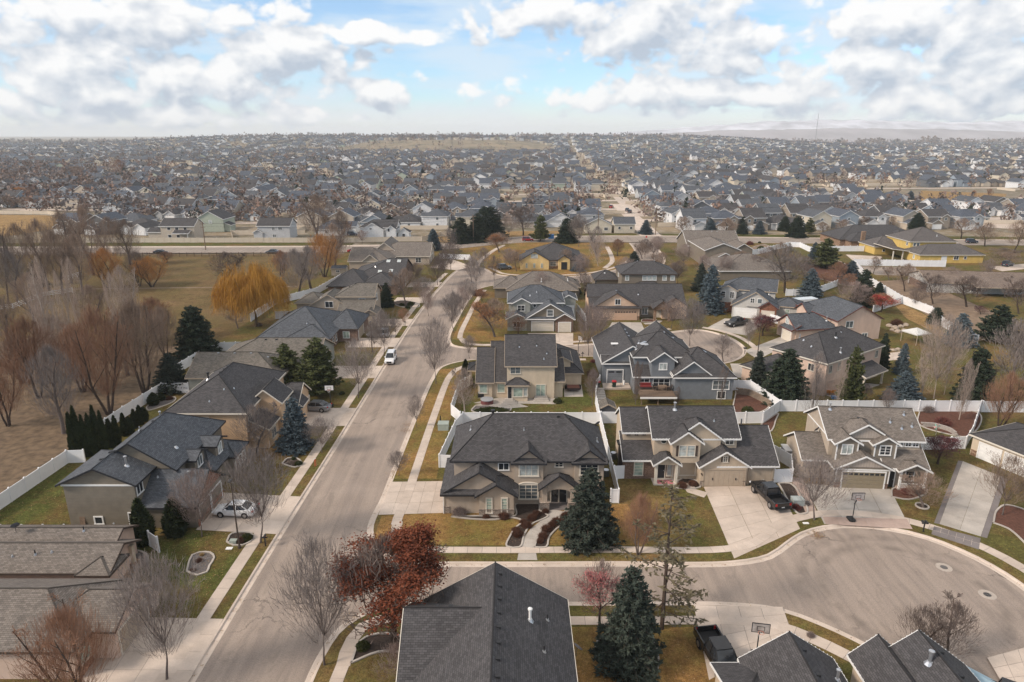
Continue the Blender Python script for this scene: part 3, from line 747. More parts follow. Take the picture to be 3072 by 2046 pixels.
# ================================================================== houses
_cache = {}
def cached(key, fn):
 if key not in _cache: _cache[key] = fn()
 return _cache[key]
FROT = {'S': 0.0, 'E': math.pi / 2, 'N': math.pi, 'W': -math.pi / 2}
def roof_faces(X0, X1, Y0, Y1, ze, kind, p):
 """top faces of a roof, its outer edges and its ridge / hip lines"""
 A, B, C, D = (X0, Y0, ze), (X1, Y0, ze), (X1, Y1, ze), (X0, Y1, ze)
 if kind in 'SNEW':
  d = p * ((Y1 - Y0) if kind in 'SN' else (X1 - X0))
  up = {'S': (0, 0, 1, 1), 'N': (1, 1, 0, 0), 'E': (1, 0, 0, 1), 'W': (0, 1, 1, 0)}[kind]
  q = [(v[0], v[1], ze + d * u) for v, u in zip((A, B, C, D), up)]
  return [q], [(q[i], q[(i + 1) % 4]) for i in range(4)], []
 ax, ends = kind.split(':')
 if ax == 'y':
  h = (X1 - X0) / 2; zr = ze + p * h; xm = (X0 + X1) / 2
  y0 = Y0 + (h if ends[0] == 'h' else 0); y1 = Y1 - (h if ends[1] == 'h' else 0)
  if y0 > y1: y0 = y1 = (y0 + y1) / 2 if ends == 'hh' else (Y1 if ends[0] == 'h' else Y0)
  r0, r1 = (xm, y0, zr), (xm, y1, zr)
  F = [[B, C, r1, r0], [D, A, r0, r1]]; E = [(B, C), (D, A)]; L = [(r0, r1)]
  if ends[0] == 'h': F.append([A, B, r0]); E.append((A, B)); L += [(A, r0), (B, r0)]
  else: E += [(A, r0), (r0, B)]
  if ends[1] == 'h': F.append([C, D, r1]); E.append((C, D)); L += [(C, r1), (D, r1)]
  else: E += [(C, r1), (r1, D)]
 else:
  h = (Y1 - Y0) / 2; zr = ze + p * h; ym = (Y0 + Y1) / 2
  x0 = X0 + (h if ends[0] == 'h' else 0); x1 = X1 - (h if ends[1] == 'h' else 0)
  if x0 > x1: x0 = x1 = (x0 + x1) / 2 if ends == 'hh' else (X1 if ends[0] == 'h' else X0)
  r0, r1 = (x0, ym, zr), (x1, ym, zr)
  F = [[A, B, r1, r0], [C, D, r0, r1]]; E = [(A, B), (C, D)]; L = [(r0, r1)]
  if ends[0] == 'h': F.append([D, A, r0]); E.append((D, A)); L += [(A, r0), (D, r0)]
  else: E += [(D, r0), (r0, A)]
  if ends[1] == 'h': F.append([B, C, r1]); E.append((B, C)); L += [(B, r1), (C, r1)]
  else: E += [(B, r1), (r1, C)]
 return F, E, L
def roof_uv(f):
 a, b, c = (np.array(f[i]) for i in (0, 1, 2)); n = np.cross(b - a, c - a); n = n / (np.linalg.norm(n) + 1e-9)
 e = np.cross((0, 0, 1), n); L = np.linalg.norm(e); e = e / L if L > 1e-6 else np.array((1., 0, 0)); s = np.cross(n, e)
 return [(float(np.dot(p, e)), float(np.dot(p, s))) for p in f]
def build_roof(X0, X1, Y0, Y1, ze, kind, p, rm, fm, parent, t=.16, caps=True, fh=.19):
 F, E, L = roof_faces(X0, X1, Y0, Y1, ze, kind, p)
 m = MB()
 for f in F: m.face(f, roof_uv(f))
 for f in F: m.face([(q[0], q[1], q[2] - t) for q in f[::-1]])
 ro = m.obj('roof', rm, parent)
 m = MB()
 for a, b in E:
  d = np.array((b[1] - a[1], a[0] - b[0], 0.0)); d = d / (np.linalg.norm(d) + 1e-9) * .012
  lo = lambda q: (q[0] + d[0], q[1] + d[1], q[2] - fh)
  hi = lambda q: (q[0] + d[0], q[1] + d[1], q[2] + .015)
  m.face([lo(a), lo(b), hi(b), hi(a)]); m.face([hi(a), hi(b), (b[0] - d[0] * 3, b[1] - d[1] * 3, b[2] + .018), (a[0] - d[0] * 3, a[1] - d[1] * 3, a[2] + .018)])
  m.face([lo(b), lo(a), (a[0] - d[0] * 3, a[1] - d[1] * 3, a[2] - fh), (b[0] - d[0] * 3, b[1] - d[1] * 3, b[2] - fh)])
 m.obj('fascia', fm, ro)
 if caps and L:
  m = MB()
  for a, b in L:
   if (Vector(a) - Vector(b)).length > .3: m.tube([a, b], .075, 4, True)
  if m.f: m.obj('ridge_cap', rm, ro)
 return ro
class Vol: pass
class House:
 n = 0
 def __init__(s, name, label, o, rot=0.0, wall=W_TAN, roof=SH_DARK, fascia=T_WHITE, trim=T_WHITE, local=False, cat='house', group=None, detail=True):
  s.root = thing(name, label, cat, (o[0], o[1], 0), R(rot), group); s.ox, s.oy = (0, 0) if local else o
  s.wall, s.roof, s.fascia, s.trim, s.k = wall, roof, fascia, trim, 0; s.detail = detail; s.rnd = random.Random(hash(name) % 1000 + House.n * 7); House.n += 1
 def v(s, x0, x1, y0, y1, ze, kind, p=.6, z0=0.0, ov=.4, wall=None, roof=None, fascia=None, open_=False, pent=False, gw=None, ovg=None):
  s.k += 1; ze += s.k * .004
  x0 -= s.ox; x1 -= s.ox; y0 -= s.oy; y1 -= s.oy; q = Vol(); wall = wall or s.wall
  x0 += s.k * .002; y0 += s.k * .003; x1 -= s.k * .002
  q.b = (x0, x1, y0, y1); q.kind, q.p, q.ze, q.ov = kind, p, ze, ov
  og = ov if ovg is None else ovg
  X0, X1, Y0, Y1 = x0 - ov, x1 + ov, y0 - ov, y1 + ov
  if kind in 'SNEW': pass
  elif kind[0] == 'y':
   if kind[2] == 'g': Y0 = y0 - og
   if kind[3] == 'g': Y1 = y1 + og
  else:
   if kind[2] == 'g': X0 = x0 - og
   if kind[3] == 'g': X1 = x1 + og
  q.R = (X0, X1, Y0, Y1)
  build_roof(X0, X1, Y0, Y1, ze, kind, p, roof or s.roof, fascia or s.fascia, s.root)
  zt = ze + ov * p - .09
  if not open_:
   m = MB()
   if kind in 'SNEW':
    hi = ze + p * (((Y1 - Y0) if kind in 'SN' else (X1 - X0)) - ov) - .09
    za = {'S': (zt, zt, hi, hi), 'N': (hi, hi, zt, zt), 'E': (hi, zt, zt, hi), 'W': (zt, hi, hi, zt)}[kind]
    c = [(x0, y0), (x1, y0), (x1, y1), (x0, y1)]
    for i in range(4):
     j = (i + 1) % 4; m.face([(*c[i], z0), (*c[j], z0), (*c[j], za[j]), (*c[i], za[i])])
   else:
    zr = ze + p * (((X1 - X0) if kind[0] == 'y' else (Y1 - Y0)) / 2) - .09
    xm, ym = (X0 + X1) / 2, (Y0 + Y1) / 2
    def wl(a, b, g, mid):
     pts_ = [(*a, z0), (*b, z0), (*b, zt)] + ([(*mid, zr)] if g else []) + [(*a, zt)]
     m.face(pts_)
    gx, gy = kind[0] == 'x', kind[0] == 'y'
    wl((x0, y0), (x1, y0), gy and kind[2] == 'g', (xm, y0)); wl((x1, y0), (x1, y1), gx and kind[3] == 'g', (x1, ym))
    wl((x1, y1), (x0, y1), gy and kind[3] == 'g', (xm, y1)); wl((x0, y1), (x0, y0), gx and kind[2] == 'g', (x0, ym))
   if z0 > 0.3: m.face([(x0, y0, z0), (x0, y1, z0), (x1, y1, z0), (x1, y0, z0)])
   m.obj('wall', wall, s.root)
  elif kind not in 'SNEW':      # open porch: only its gable is filled
   m = MB(); zr = ze + p * (((X1 - X0) if kind[0] == 'y' else (Y1 - Y0)) / 2) - .09; xm, ym = (X0 + X1) / 2, (Y0 + Y1) / 2
   if kind[0] == 'y' and kind[2] == 'g': m.prism_v = None; poly = [(x0, zt - .25), (x1, zt - .25), (x1, zt), (xm, zr), (x0, zt)]; m.face([(a, y0, b) for a, b in poly]); m.face([(a, y0 + .2, b) for a, b in poly[::-1]]); m.face([(x0, y0, zt - .25), (x0, y0 + .2, zt - .25), (x1, y0 + .2, zt - .25), (x1, y0, zt - .25)])
   if m.f: m.obj('gable', wall, s.root)
  if pent and kind[0] == 'y':
   d = .55; zz = ze + .02; f = [(X0 + .02, y0 - d, zz), (X1 - .02, y0 - d, zz), (X1 - .02, y0, zz + .42), (X0 + .02, y0, zz + .42)]
   m = MB(); m.face(f, roof_uv(f)); m.face([(a, b, c - .14) for a, b, c in f[::-1]]); po = m.obj('pent_roof', roof or s.roof, s.root)
   m = MB(); m.box(X0, X1, y0 - d - .03, y0 - d + .02, zz - .2, zz + .02); m.obj('fascia', fascia or s.fascia, po)
  return q
 def zat(s, q, x, y):
  X0, X1, Y0, Y1 = q.R; k = q.kind
  if k in 'SNEW': return q.ze + q.p * {'S': y - Y0, 'N': Y1 - y, 'E': X1 - x, 'W': x - X0}[k]
  ds = []
  if k[0] == 'y':
   ds = [x - X0, X1 - x] + ([y - Y0] if k[2] == 'h' else []) + ([Y1 - y] if k[3] == 'h' else [])
  else:
   ds = [y - Y0, Y1 - y] + ([x - X0] if k[2] == 'h' else []) + ([X1 - x] if k[3] == 'h' else [])
  return q.ze + q.p * min(ds)
 def spot(s, q, face, u):
  x0, x1, y0, y1 = q.b
  return {'S': (u, y0), 'N': (u, y1), 'E': (x1, u), 'W': (x0, u)}[face]
 def cu(s, face, u): return u - (s.ox if face in 'SN' else s.oy)
 def win(s, q, face, u, z, w, h, cols=1, rows=1, glass=None, trim=None, tw=.1):
  trim = trim or s.trim; glass = glass or s.rnd.choice([G_MID, G_BLIND, G_DARK, G_CURT])
  def mk():
   m = MB(); a, b = w / 2, h / 2
   m.box(-a - tw, a + tw, -.08, .03, b, b + tw); m.box(-a - tw - .04, a + tw + .04, -.12, .03, -b - tw, -b)
   m.box(-a - tw, -a, -.08, .03, -b, b); m.box(a, a + tw, -.08, .03, -b, b)
   for i in range(1, cols): m.box(-a + w * i / cols - .035, -a + w * i / cols + .035, -.06, .02, -b, b)
   for j in range(1, rows): m.box(-a, a, -.048, .02, -b + h * j / rows - .022, -b + h * j / rows + .022)
   return m.mesh('window', trim)
  def mp():
   m = MB(); pw = w / cols; m.box(-pw / 2 + .01, pw / 2 - .01, -.025, .02, -h / 2 + .005, h / 2 - .005); return m.mesh('pane', glass)
  x, y = s.spot(q, face, s.cu(face, u))
  o = link('window', cached(('w', w, h, cols, rows, trim.name, tw), mk), s.root, (x, y, z), FROT[face])
  pm = cached(('p', w, h, cols, glass.name), mp)
  for i in range(cols): link('pane', pm, o, (-w / 2 + w * (i + .5) / cols, 0, 0))
  return o
 def garage(s, q, face, u, w, h=2.2, mat=None, lights=0, trim=None, z=.1, rows=4):
  mat = mat or s.wall; trim = trim or s.trim
  def mk():
   m = MB(); a = w / 2; m.box(-a - .14, -a, -.1, .03, 0, h + .14); m.box(a, a + .14, -.1, .03, 0, h + .14); m.box(-a, a, -.1, .03, h, h + .14); m.box(-a, a, -.005, .02, 0, h)
   return m.mesh('garage_door', trim)
  def mp():
   m = MB(); rh = h / rows; a = w / 2 - .01; m.box(-a, a, -.045, .01, .012, rh - .012)
   n = max(2, round(w / .62)); pw = (w - .1) / n
   for i in range(n): m.box(-a + .05 + pw * i + .05, -a + .05 + pw * (i + 1) - .05, -.062, -.04, .1, rh - .1)
   return m.mesh('panel', mat)
  x, y = s.spot(q, face, s.cu(face, u))
  o = link('garage_door', cached(('g', w, h, trim.name), mk), s.root, (x, y, z), FROT[face])
  pm = cached(('gp', w, h, rows, mat.name), mp)
  for j in range(rows): link('panel', pm, o, (0, 0, h * j / rows))
  for i in range(lights):
   m = cached(('gl', round(w / lights, 2)), lambda: MB().box(-w / lights * .36, w / lights * .36, -.075, -.05, -.13, .13).mesh('pane', G_DARK))
   link('pane', m, o, (-w / 2 + w * (i + .5) / lights, 0, h * (1 - .5 / rows)))
  return o
 def door(s, q, face, u, w=.95, h=2.1, mat=None, z=.15, trim=None, glass=None):
  mat = mat or T_BLACK; trim = trim or s.trim
  x, y = s.spot(q, face, s.cu(face, u)); m = MB(); a = w / 2
  m.box(-a - .1, -a, -.08, .03, 0, h + .1); m.box(a, a + .1, -.08, .03, 0, h + .1); m.box(-a, a, -.08, .03, h, h + .1)
  o = m.obj('door', trim, s.root); o.location = (x, y, z); o.rotation_euler = (0, 0, FROT[face])
  m = MB(); m.box(-a + .01, a - .01, -.04, .02, .01, h - .01)
  for j in range(2): m.box(-a + .14, a - .14, -.06, -.035, .2 + j * h * .48, h * .42 + j * h * .48)
  m.obj('door_leaf', mat, o); m = MB(); m.lathe([(.03, -.02), (.045, 0), (.03, .03)], 8); hd = m.obj('handle', METAL, o); hd.location = (a - .12, -.08, h * .48)
  if glass: m = MB(); m.box(-a + .16, a - .16, -.066, -.05, h * .45, h * .9); m.obj('pane', glass, o)
  return o
 def box(s, name, x0, x1, y0, y1, z0, z1, mat):
  x0 -= s.ox; x1 -= s.ox; y0 -= s.oy; y1 -= s.oy
  m = MB(); m.box(-(x1 - x0) / 2, (x1 - x0) / 2, -(y1 - y0) / 2, (y1 - y0) / 2, 0, z1 - z0); o = m.obj(name, mat, s.root); o.location = ((x0 + x1) / 2, (y0 + y1) / 2, z0); return o
 def wains(s, q, face, u0, u1, h, mat, z0=0.0, t=.06):
  x, y = s.spot(q, face, s.cu(face, (u0 + u1) / 2)); m = MB(); w = (u1 - u0) / 2; m.box(-w, w, -t, .02, 0, h); m.box(-w - .02, w + .02, -t - .04, .02, h, h + .07)
  o = m.obj('stone_veneer', mat, s.root); o.location = (x, y, z0); o.rotation_euler = (0, 0, FROT[face]); return o
 def band(s, q, face, u0, u1, z, h, mat):
  x, y = s.spot(q, face, s.cu(face, (u0 + u1) / 2)); m = MB(); w = (u1 - u0) / 2; m.box(-w, w, -.05, .02, 0, h)
  o = m.obj('trim_band', mat, s.root); o.location = (x, y, z); o.rotation_euler = (0, 0, FROT[face]); return o
 def post(s, x, y, z0, z1, r=.14, mat=None, base=None):
  x -= s.ox; y -= s.oy; m = MB(); m.box(-r, r, -r, r, 0, z1 - z0); m.box(-r * 1.25, r * 1.25, -r * 1.25, r * 1.25, z1 - z0 - .16, z1 - z0 - .02); m.box(-r * 1.25, r * 1.25, -r * 1.25, r * 1.25, 0.01, .2)
  o = m.obj('porch_post', mat or s.trim, s.root); o.location = (x, y, z0)
  if base: m = MB(); m.box(-r * 1.9, r * 1.9, -r * 1.9, r * 1.9, 0, .95); m.box(-r * 2.1, r * 2.1, -r * 2.1, r * 2.1, .95, 1.02); m.obj('stone_base', base, o)
  return o
 def pipe(s, q, x, y, h=.5, r=.07, mat=None, cap=False):
  x -= s.ox; y -= s.oy; z = s.zat(q, x, y); m = MB(); m.lathe([(r, -.3), (r, h)] + ([(r * 1.7, h), (r * 1.7, h + .12), (.02, h + .2)] if cap else []), 8)
  o = m.obj('vent_pipe', mat or METAL, s.root); o.location = (x, y, z); m = MB(); m.lathe([(r * 3, -.12), (r * 1.6, .12)], 8); f = m.obj('flashing', METAL, o)
 def vents(s, q, n, side=.5, lo=.2, hi=.8, mat=None):
  X0, X1, Y0, Y1 = q.R
  mk = lambda: MB().box(-.16, .16, -.14, .14, -.08, .13).mesh('roof_vent', mat or DARKM)
  me = cached(('vent', (mat or DARKM).name), mk)
  for i in range(n):
   f = lo + (hi - lo) * (i + .5) / n
   if q.kind[0] == 'x' or q.kind in 'SN': x = X0 + (X1 - X0) * f; y = (Y0 + Y1) / 2 + side * .8
   else: y = Y0 + (Y1 - Y0) * f; x = (X0 + X1) / 2 + side * .8
   link('roof_vent', me, s.root, (x, y, s.zat(q, x, y)))
 def dish(s, x, y, z, az=.6):
  x -= s.ox; y -= s.oy; m = MB(); m.tube([(0, 0, 0), (0, 0, .45), (.05, .1, .6)], .025, 5); o = m.obj('satellite_dish', DARKM, s.root); o.location = (x, y, z); o.rotation_euler = (0, 0, az)
  m = MB(); prof = [(.05 + .34 * i / 5, .10 * (i / 5) ** 2) for i in range(6)]; m.lathe(prof, 14); d = m.obj('reflector', plain('dish_grey', (.10, .10, .11), .5, .1), o); d.location = (.05, .1, .62); d.rotation_euler = (R(-60), 0, 0)
 def bulbs(s, q):
  F, E, L = roof_faces(*q.R, q.ze, q.kind, q.p); m = MB()
  for a, b in E:
   a, b = Vector(a), Vector(b); n = int((b - a).length / .38)
   for i in range(n):
    p = a.lerp(b, (i + .5) / n); m.box(p.x - .03, p.x + .03, p.y - .03, p.y + .03, p.z - .02, p.z + .06)
  o = m.obj('light_string', T_WHITE, s.root); o['kind'] = 'stuff'
 def ac(s, x, y):
  o = thing('air_conditioner', None, 'air conditioner', (x, y, LOT)); m = MB(); m.lathe([(.42, 0), (.42, .75), (.38, .8)], 12); m.obj('casing', plain('ac_grey', (.12, .125, .12), .6, .2, 9), o)
  m = MB(); m.lathe([(.36, .8), (.36, .84)], 12); m.obj('fan_guard', METAL, o); return o
def arch_panel(h, x0, x1, y, zs, rise, ztop, mat, t=.3, name='arch'):
 x0 -= h.ox; x1 -= h.ox; y -= h.oy; n = 12; m = MB(); xm, w = (x0 + x1) / 2, (x1 - x0) / 2
 cur = [(xm - w * math.cos(math.pi * i / n), zs + rise * math.sin(math.pi * i / n)) for i in range(n + 1)]
 for (a, b), (c, d) in zip(cur, cur[1:]):
  m.face([(a, y, b), (c, y, d), (c, y, ztop), (a, y, ztop)]); m.face([(a, y + t, b), (a, y + t, ztop), (c, y + t, ztop), (c, y + t, d)]); m.face([(a, y, b), (a, y + t, b), (c, y + t, d), (c, y, d)])
 return m.obj(name, mat, h.root)
# ---- the corner house in the middle
h = House('stucco_house', 'taupe two storey house with wide charcoal hip roof on the street corner', (2, 74), wall=W_TAUPE, roof=SH_DARK, fascia=T_BLACK, trim=T_CREAM)
a = h.v(-6.6, 10.5, 70.3, 79.1, 5.6, 'x:hh', .78, ov=.45)
b1 = h.v(.25, 3.55, 69.9, 75, 5.55, 'y:gh', .78, pent=True); b2 = h.v(7.1, 10.4, 69.9, 75, 5.55, 'y:gh', .78, pent=True)
g = h.v(-7.6, .35, 67.95, 76, 2.7, 'y:gh', .62, pent=True); f = h.v(-3.65, .2, 67.35, 71, 2.74, 'y:gh', .62, ov=.5)
e = h.v(3.35, 7.25, 68.75, 71, 2.75, 'y:gh', .78, open_=True)
arch_panel(h, 4.0, 6.6, 68.75, 2.2, .5, 3.1, W_TAUPE)
h.post(3.7, 69.0, .13, 2.9, .28, W_TAUPE, STONE); h.post(6.9, 69.0, .13, 2.9, .28, W_TAUPE, STONE)
h.box('porch_floor', 3.4, 7.2, 68.6, 70.35, .1, .2, CONC_D); h.door(a, 'S', 4.95, .85, 2.2, T_BLACK, .2, T_CREAM, G_DARK); h.door(a, 'S', 5.85, .85, 2.2, T_BLACK, .2, T_CREAM, G_DARK)
h.win(b1, 'S', 1.9, 4.55, 2.0, 1.45, 3, 2, G_BLIND, T_CREAM, .16); h.win(b1, 'S', 1.9, 1.75, 2.0, 1.7, 3, 4, G_MID, T_CREAM, .16); h.win(b2, 'S', 8.75, 4.6, 1.9, 1.3, 3, 3, G_DARK, T_CREAM, .16)
m = MB(); pr = [(1.9 - 2 + 1.15 * math.cos(math.pi * i / 14), 2.62 + .34 * math.sin(math.pi * i / 14)) for i in range(15)]
m.face([(x, 69.9 - 74 - .07, z) for x, z in pr]); m.tube([(x, 69.9 - 74 - .05, z) for x, z in pr], .08, 5); m.obj('window_arch', T_CREAM, h.root)
h.win(a, 'S', -.95, 4.75, 1.1, .8, 2, 1, G_DARK, T_WHITE); h.win(a, 'S', 5.35, 5.0, .8, .5, 2, 2, G_DARK, T_CREAM)
for u in (-2.55, -.85): h.win(f, 'S', u, 1.45, .52, 1.75, 1, 5, G_CURT, T_CREAM, .13)
h.wains(f, 'S', -3.68, .22, .95, STONE); h.wains(g, 'S', -7.62, -7.0, .95, STONE); h.wains(g, 'W', 67.97, 68.6, .95, STONE)
h.garage(g, 'W', 71.0, 4.9, 2.2, W_TAUPE); h.garage(g, 'W', 74.6, 2.5, 2.2, W_TAUPE); h.win(a, 'W', 74, 4.6, 1.4, 1.2, 2, 1)
h.pipe(a, -2.3, 76.5, 1.0, .16, DARKM, True); h.pipe(a, .6, 77.2, .5, .1); h.pipe(a, -4.9, 74.8, .5); h.pipe(a, 10.0, 73.5, .5); h.pipe(a, 1.4, 73.0, .3, .04); h.vents(g, 2, .1, .12, .35); h.vents(b2, 2, .1, .3, .75)
h.dish(11.0, 80.4, 4.9); h.dish(9.9, 80.6, 4.6); h.vents(a, 2, -.4, .66, .8)
h.box('downpipe', -7.72, -7.64, 67.85, 67.93, .1, 2.6, T_WHITE)
# ---- its neighbour to the right
h = House('stucco_house', 'tan house with brick porch front, three garage doors and white bulb strings along the eaves', (23, 78), wall=W_TAN, roof=SH_DARK, fascia=T_WHITE, trim=T_CREAM)
A = h.v(17.4, 27.5, 76.3, 83.3, 5.55, 'x:gg', .7); B = h.v(13.9, 17.4, 78.2, 83.6, 5.5, 'x:gg', .7, ovg=.25)
C = h.v(13.9, 17.8, 76.0, 79.0, 2.8, 'S', .6, wall=BRICK2); D = h.v(19.65, 25.4, 75.9, 80, 5.45, 'y:gh', .75); E_ = h.v(19.4, 22.75, 75.1, 79, 5.4, 'y:gh', .75, z0=2.75)
Gg = h.v(22.75, 28.35, 74.1, 80, 2.75, 'y:gh', .66); S_ = h.v(25, 31.8, 74.5, 83.6, 2.75, 'x:gg', .65); Pq = h.v(17.35, 20.1, 74.5, 77, 2.8, 'y:gh', .7, open_=True)
base = h.v(17.4, 23.0, 75.95, 77, 2.2, 'S', .2, wall=BRICK2, ov=.02)
back = h.v(23.0, 28.0, 82, 88.5, 3.4, 'y:hh', .6)
h.post(17.5, 74.75, .13, 2.9, .16); h.post(19.95, 74.75, .13, 2.9, .16); h.box('porch_floor', 17.2, 20.4, 74.3, 76, .1, .26, CONC_G)
h.door(base, 'S', 18.35, .95, 2.15, T_BLACK, .26); h.win(base, 'S', 19.45, 1.45, .6, 1.7, 1, 1, G_BLIND); h.win(base, 'S', 21.6, 1.5, 1.9, 1.6, 3, 2, G_MID); h.win(C, 'S', 15.6, 1.5, 1.0, 1.7, 1, 4, G_CURT)
h.win(E_, 'S', 20.65, 4.35, .85, 1.35, 1, 2, G_BLIND, T_CREAM, .07); h.win(E_, 'S', 21.65, 4.35, .85, 1.35, 1, 2, G_BLIND, T_CREAM, .07)
for u in (19.98, 22.3): h.band(E_, 'S', u - .14, u + .14, 3.65, 1.4, T_DARK)
h.win(A, 'S', 26.6, 5.0, .9, .6, 2, 2, G_DARK); h.win(Gg, 'S', 25.55, 3.75, .42, .65, 2, 3, G_DARK); h.band(Gg, 'S', 25.05, 25.25, 3.4, .7, T_DARK); h.band(Gg, 'S', 25.85, 26.05, 3.4, .7, T_DARK)
for u in (14.6, 15.55, 16.5): h.win(B, 'S', u, 5.15, .4, .35, 2, 2, G_DARK, T_TAN, .06)
h.garage(Gg, 'S', 25.6, 4.9, 2.2, T_TAN, 0, T_TAN, .13, 1); h.garage(S_, 'S', 30.1, 2.75, 2.2, T_TAN, 0, T_TAN, .13, 1)
for u in (22.95, 28.1): h.wains(Gg, 'S', u - .22, u + .22, .8, STONE)
h.wains(S_, 'S', 31.5, 31.8, .8, STONE)
m = MB(); m.lathe([(.42, 0), (.42, .1)], 16); o = m.obj('round_window', T_CREAM, h.root); o.location = (18.55 - 23, 76.3 - 78 + .02, 5.15); o.rotation_euler = (R(90), 0, 0); m = MB(); m.lathe([(.32, .1), (.32, .115)], 16); m.obj('pane', G_DARK, o)
for k in range(3):       # house number plaque on the garage pier
 m = MB(); m.box(-.06, .06, -.03, 0, 0, .18); n_ = m.obj('house_number', T_DARK, h.root); n_.location = (22.9 - 23 - .1 + k * .1, 74.1 - 78 - .02, 1.75 - k * .12)
for u in (24.2, 27.0): m = MB(); m.box(-.05, .05, -.06, 0, 0, .28); n_ = m.obj('door_pull', DARKM, h.root); n_.location = (u - 23, 74.1 - 78 - .06, 1.0)
h.pipe(A, 20.4, 79.4, .8, .12, METAL, True); h.pipe(S_, 29.5, 81.0, 1.3, .09); h.vents(D, 2, .35, .35, .7); h.vents(Gg, 1, .3, .2, .4); h.pipe(A, 25, 78, .25, .05)
for q in (A, B, C, D, E_, Gg, S_, Pq): h.bulbs(q)
h.box('side_hood', 13.2, 13.9, 77.6, 78.9, 3.9, 4.05, SH_DARK); h.box('side_bay', 13.45, 13.9, 77.8, 78.7, .1, 3.9, T_DARK)
m = MB(); m.box(-.95, .95, -.5, .5, 0, .012);
for i in range(4): m.box(-.95 + i * .48, -.71 + i * .48, -.5, .5, .012, .016)
o = m.obj('doormat', plain('red_check_mat', (.55, .2, .22), .9, .5, 9), None); tag(o, 'red and white checked mat on the porch of the brick fronted house', 'doormat'); o.location = (18.7, 74.95, .262)
# ---- grey brown house at the turning circle
h = House('siding_house', 'grey brown siding house with weathered brown roof, white trim and small gabled porch', (44, 75.7), -4, wall=W_BROWNG, roof=SH_BROWN, fascia=T_WHITE, trim=T_WHITE, local=True)
A = h.v(-5.2, 5.6, .35, 8.2, 5.45, 'x:gg', .6, wall=W_SAND); A2 = h.v(-4.5, 2.2, .0, 5, 5.4, 'y:gh', .6); L_ = h.v(-4.75, -2.15, -.8, 3, 5.35, 'y:gh', .6, z0=3.0); R_ = h.v(-.3, 2.3, -.8, 3, 5.35, 'y:gh', .6, z0=3.0)  # main block and left wing: sunlit west walls put into lighter siding
Gg = h.v(-5.0, 1.25, -2.2, 3, 2.75, 'y:gh', .5); Wg = h.v(-8.1, -4.9, 0, 6.4, 2.75, 'x:gg', .6, wall=W_SAND); Lo = h.v(1.0, 5.6, -1.6, .6, 2.75, 'S', .62); Po = h.v(2.4, 5.55, -2.35, 0, 2.7, 'y:gh', .5, open_=True)
m = MB(); m.face([(-4.9, -2.26, 2.95), (1.15, -2.26, 2.95), (-1.87, -2.26, 4.4)]); m.obj('gable_panel', W_BATTEN, h.root)
m = MB(); m.face([(-3.6, -.06, 5.75), (1.3, -.06, 5.75), (-1.15, -.06, 7.2)]); m.obj('gable_panel', W_BATTEN, h.root)
h.garage(Gg, 'S', -1.7, 4.88, 2.15, plain('garage_olive', (.27, .225, .155), .6, .06), 8, T_WHITE, .13); h.band(Gg, 'S', -5.0, 1.25, 2.5, .16, T_WHITE)
for u in (-4.98, 1.15): h.band(Gg, 'S', u, u + .12, .8, 1.7, T_WHITE)
h.wains(Gg, 'S', -4.98, -4.2, .75, BRICK2); h.wains(Gg, 'S', .8, 1.23, .75, BRICK2); h.wains(Wg, 'S', -5.9, -4.9, 2.2, BRICK2)
h.win(L_, 'S', -3.45, 4.55, 1.15, 1.1, 2, 1, G_BLIND, T_WHITE, .12); h.win(R_, 'S', 1.0, 4.55, 1.15, 1.1, 2, 3, G_DARK, T_WHITE, .12)
for q, us in ((L_, (-4.75, -2.3)), (R_, (-.3, 2.15))):
 for u in us: h.band(q, 'S', u, u + .15, 3.0, 2.4, T_WHITE)
for u in (3.2, 4.15, 5.0): h.win(A, 'S', u, 4.95, .6, .55, 2, 2, G_DARK, T_WHITE, .1)
h.win(A, 'W', 4.2, 4.4, .5, .5, 1, 1, G_DARK); h.win(Lo, 'S', 3.9, 1.7, .9, 1.2, 1, 2, G_DARK); h.door(Lo, 'S', 1.7, .9, 2.1, T_BLACK); h.band(A, 'W', .4, 8.1, 5.35, .15, T_WHITE)
for x in (2.55, 5.4): h.post(x, -2.25, .13, 2.8, .12)
h.box('porch_floor', 2.4, 5.6, -2.4, -1.5, .1, .35, CONC_P)
m = MB(); m.box(-1.4, 1.4, -.03, .03, .95, 1.02); m.box(-1.4, 1.4, -.03, .03, .42, .48)
for i in range(20): m.box(-1.38 + i * .145, -1.34 + i * .145, -.02, .02, .48, .95)
o = m.obj('porch_railing', T_WHITE, h.root); o.location = (4.0, -2.3, 0)
h.vents(A2, 2, -.3, .3, .75); h.pipe(A, -4.2, 3.9, .7, .09, METAL, True); h.pipe(A, 4.6, 3.4, .45); h.pipe(A, 2.6, 2.4, .45); h.pipe(A, 3.7, 1.6, .45); h.pipe(A, 5.0, 1.9, .45); h.dish(-5.6, 3.2, 4.6)
# ---- tan house cut by the right edge
h = House('stucco_house', 'tan house with white garage doors at the right edge of the turning circle', (62.3, 79.7), -67, wall=W_CREAM, roof=SH_DARK, fascia=T_CREAM, local=True)
A = h.v(-3.3, 8.5, 0, 9, 3.0, 'x:hg', .42); B = h.v(5.5, 15, -1.2, 10, 5.5, 'x:gg', .45)
h.garage(A, 'S', -.9, 2.7, 2.2, T_WHITE, 0, T_WHITE); h.garage(A, 'S', 3.1, 4.2, 2.2, T_WHITE, 0, T_WHITE); h.wains(A, 'S', -3.2, -2.5, .9, STONE2); h.win(B, 'W', 3, 4.6, 1.2, 1.2, 2, 1); h.win(B, 'S', 8, 4.2, 1.6, 1.3, 2, 1)
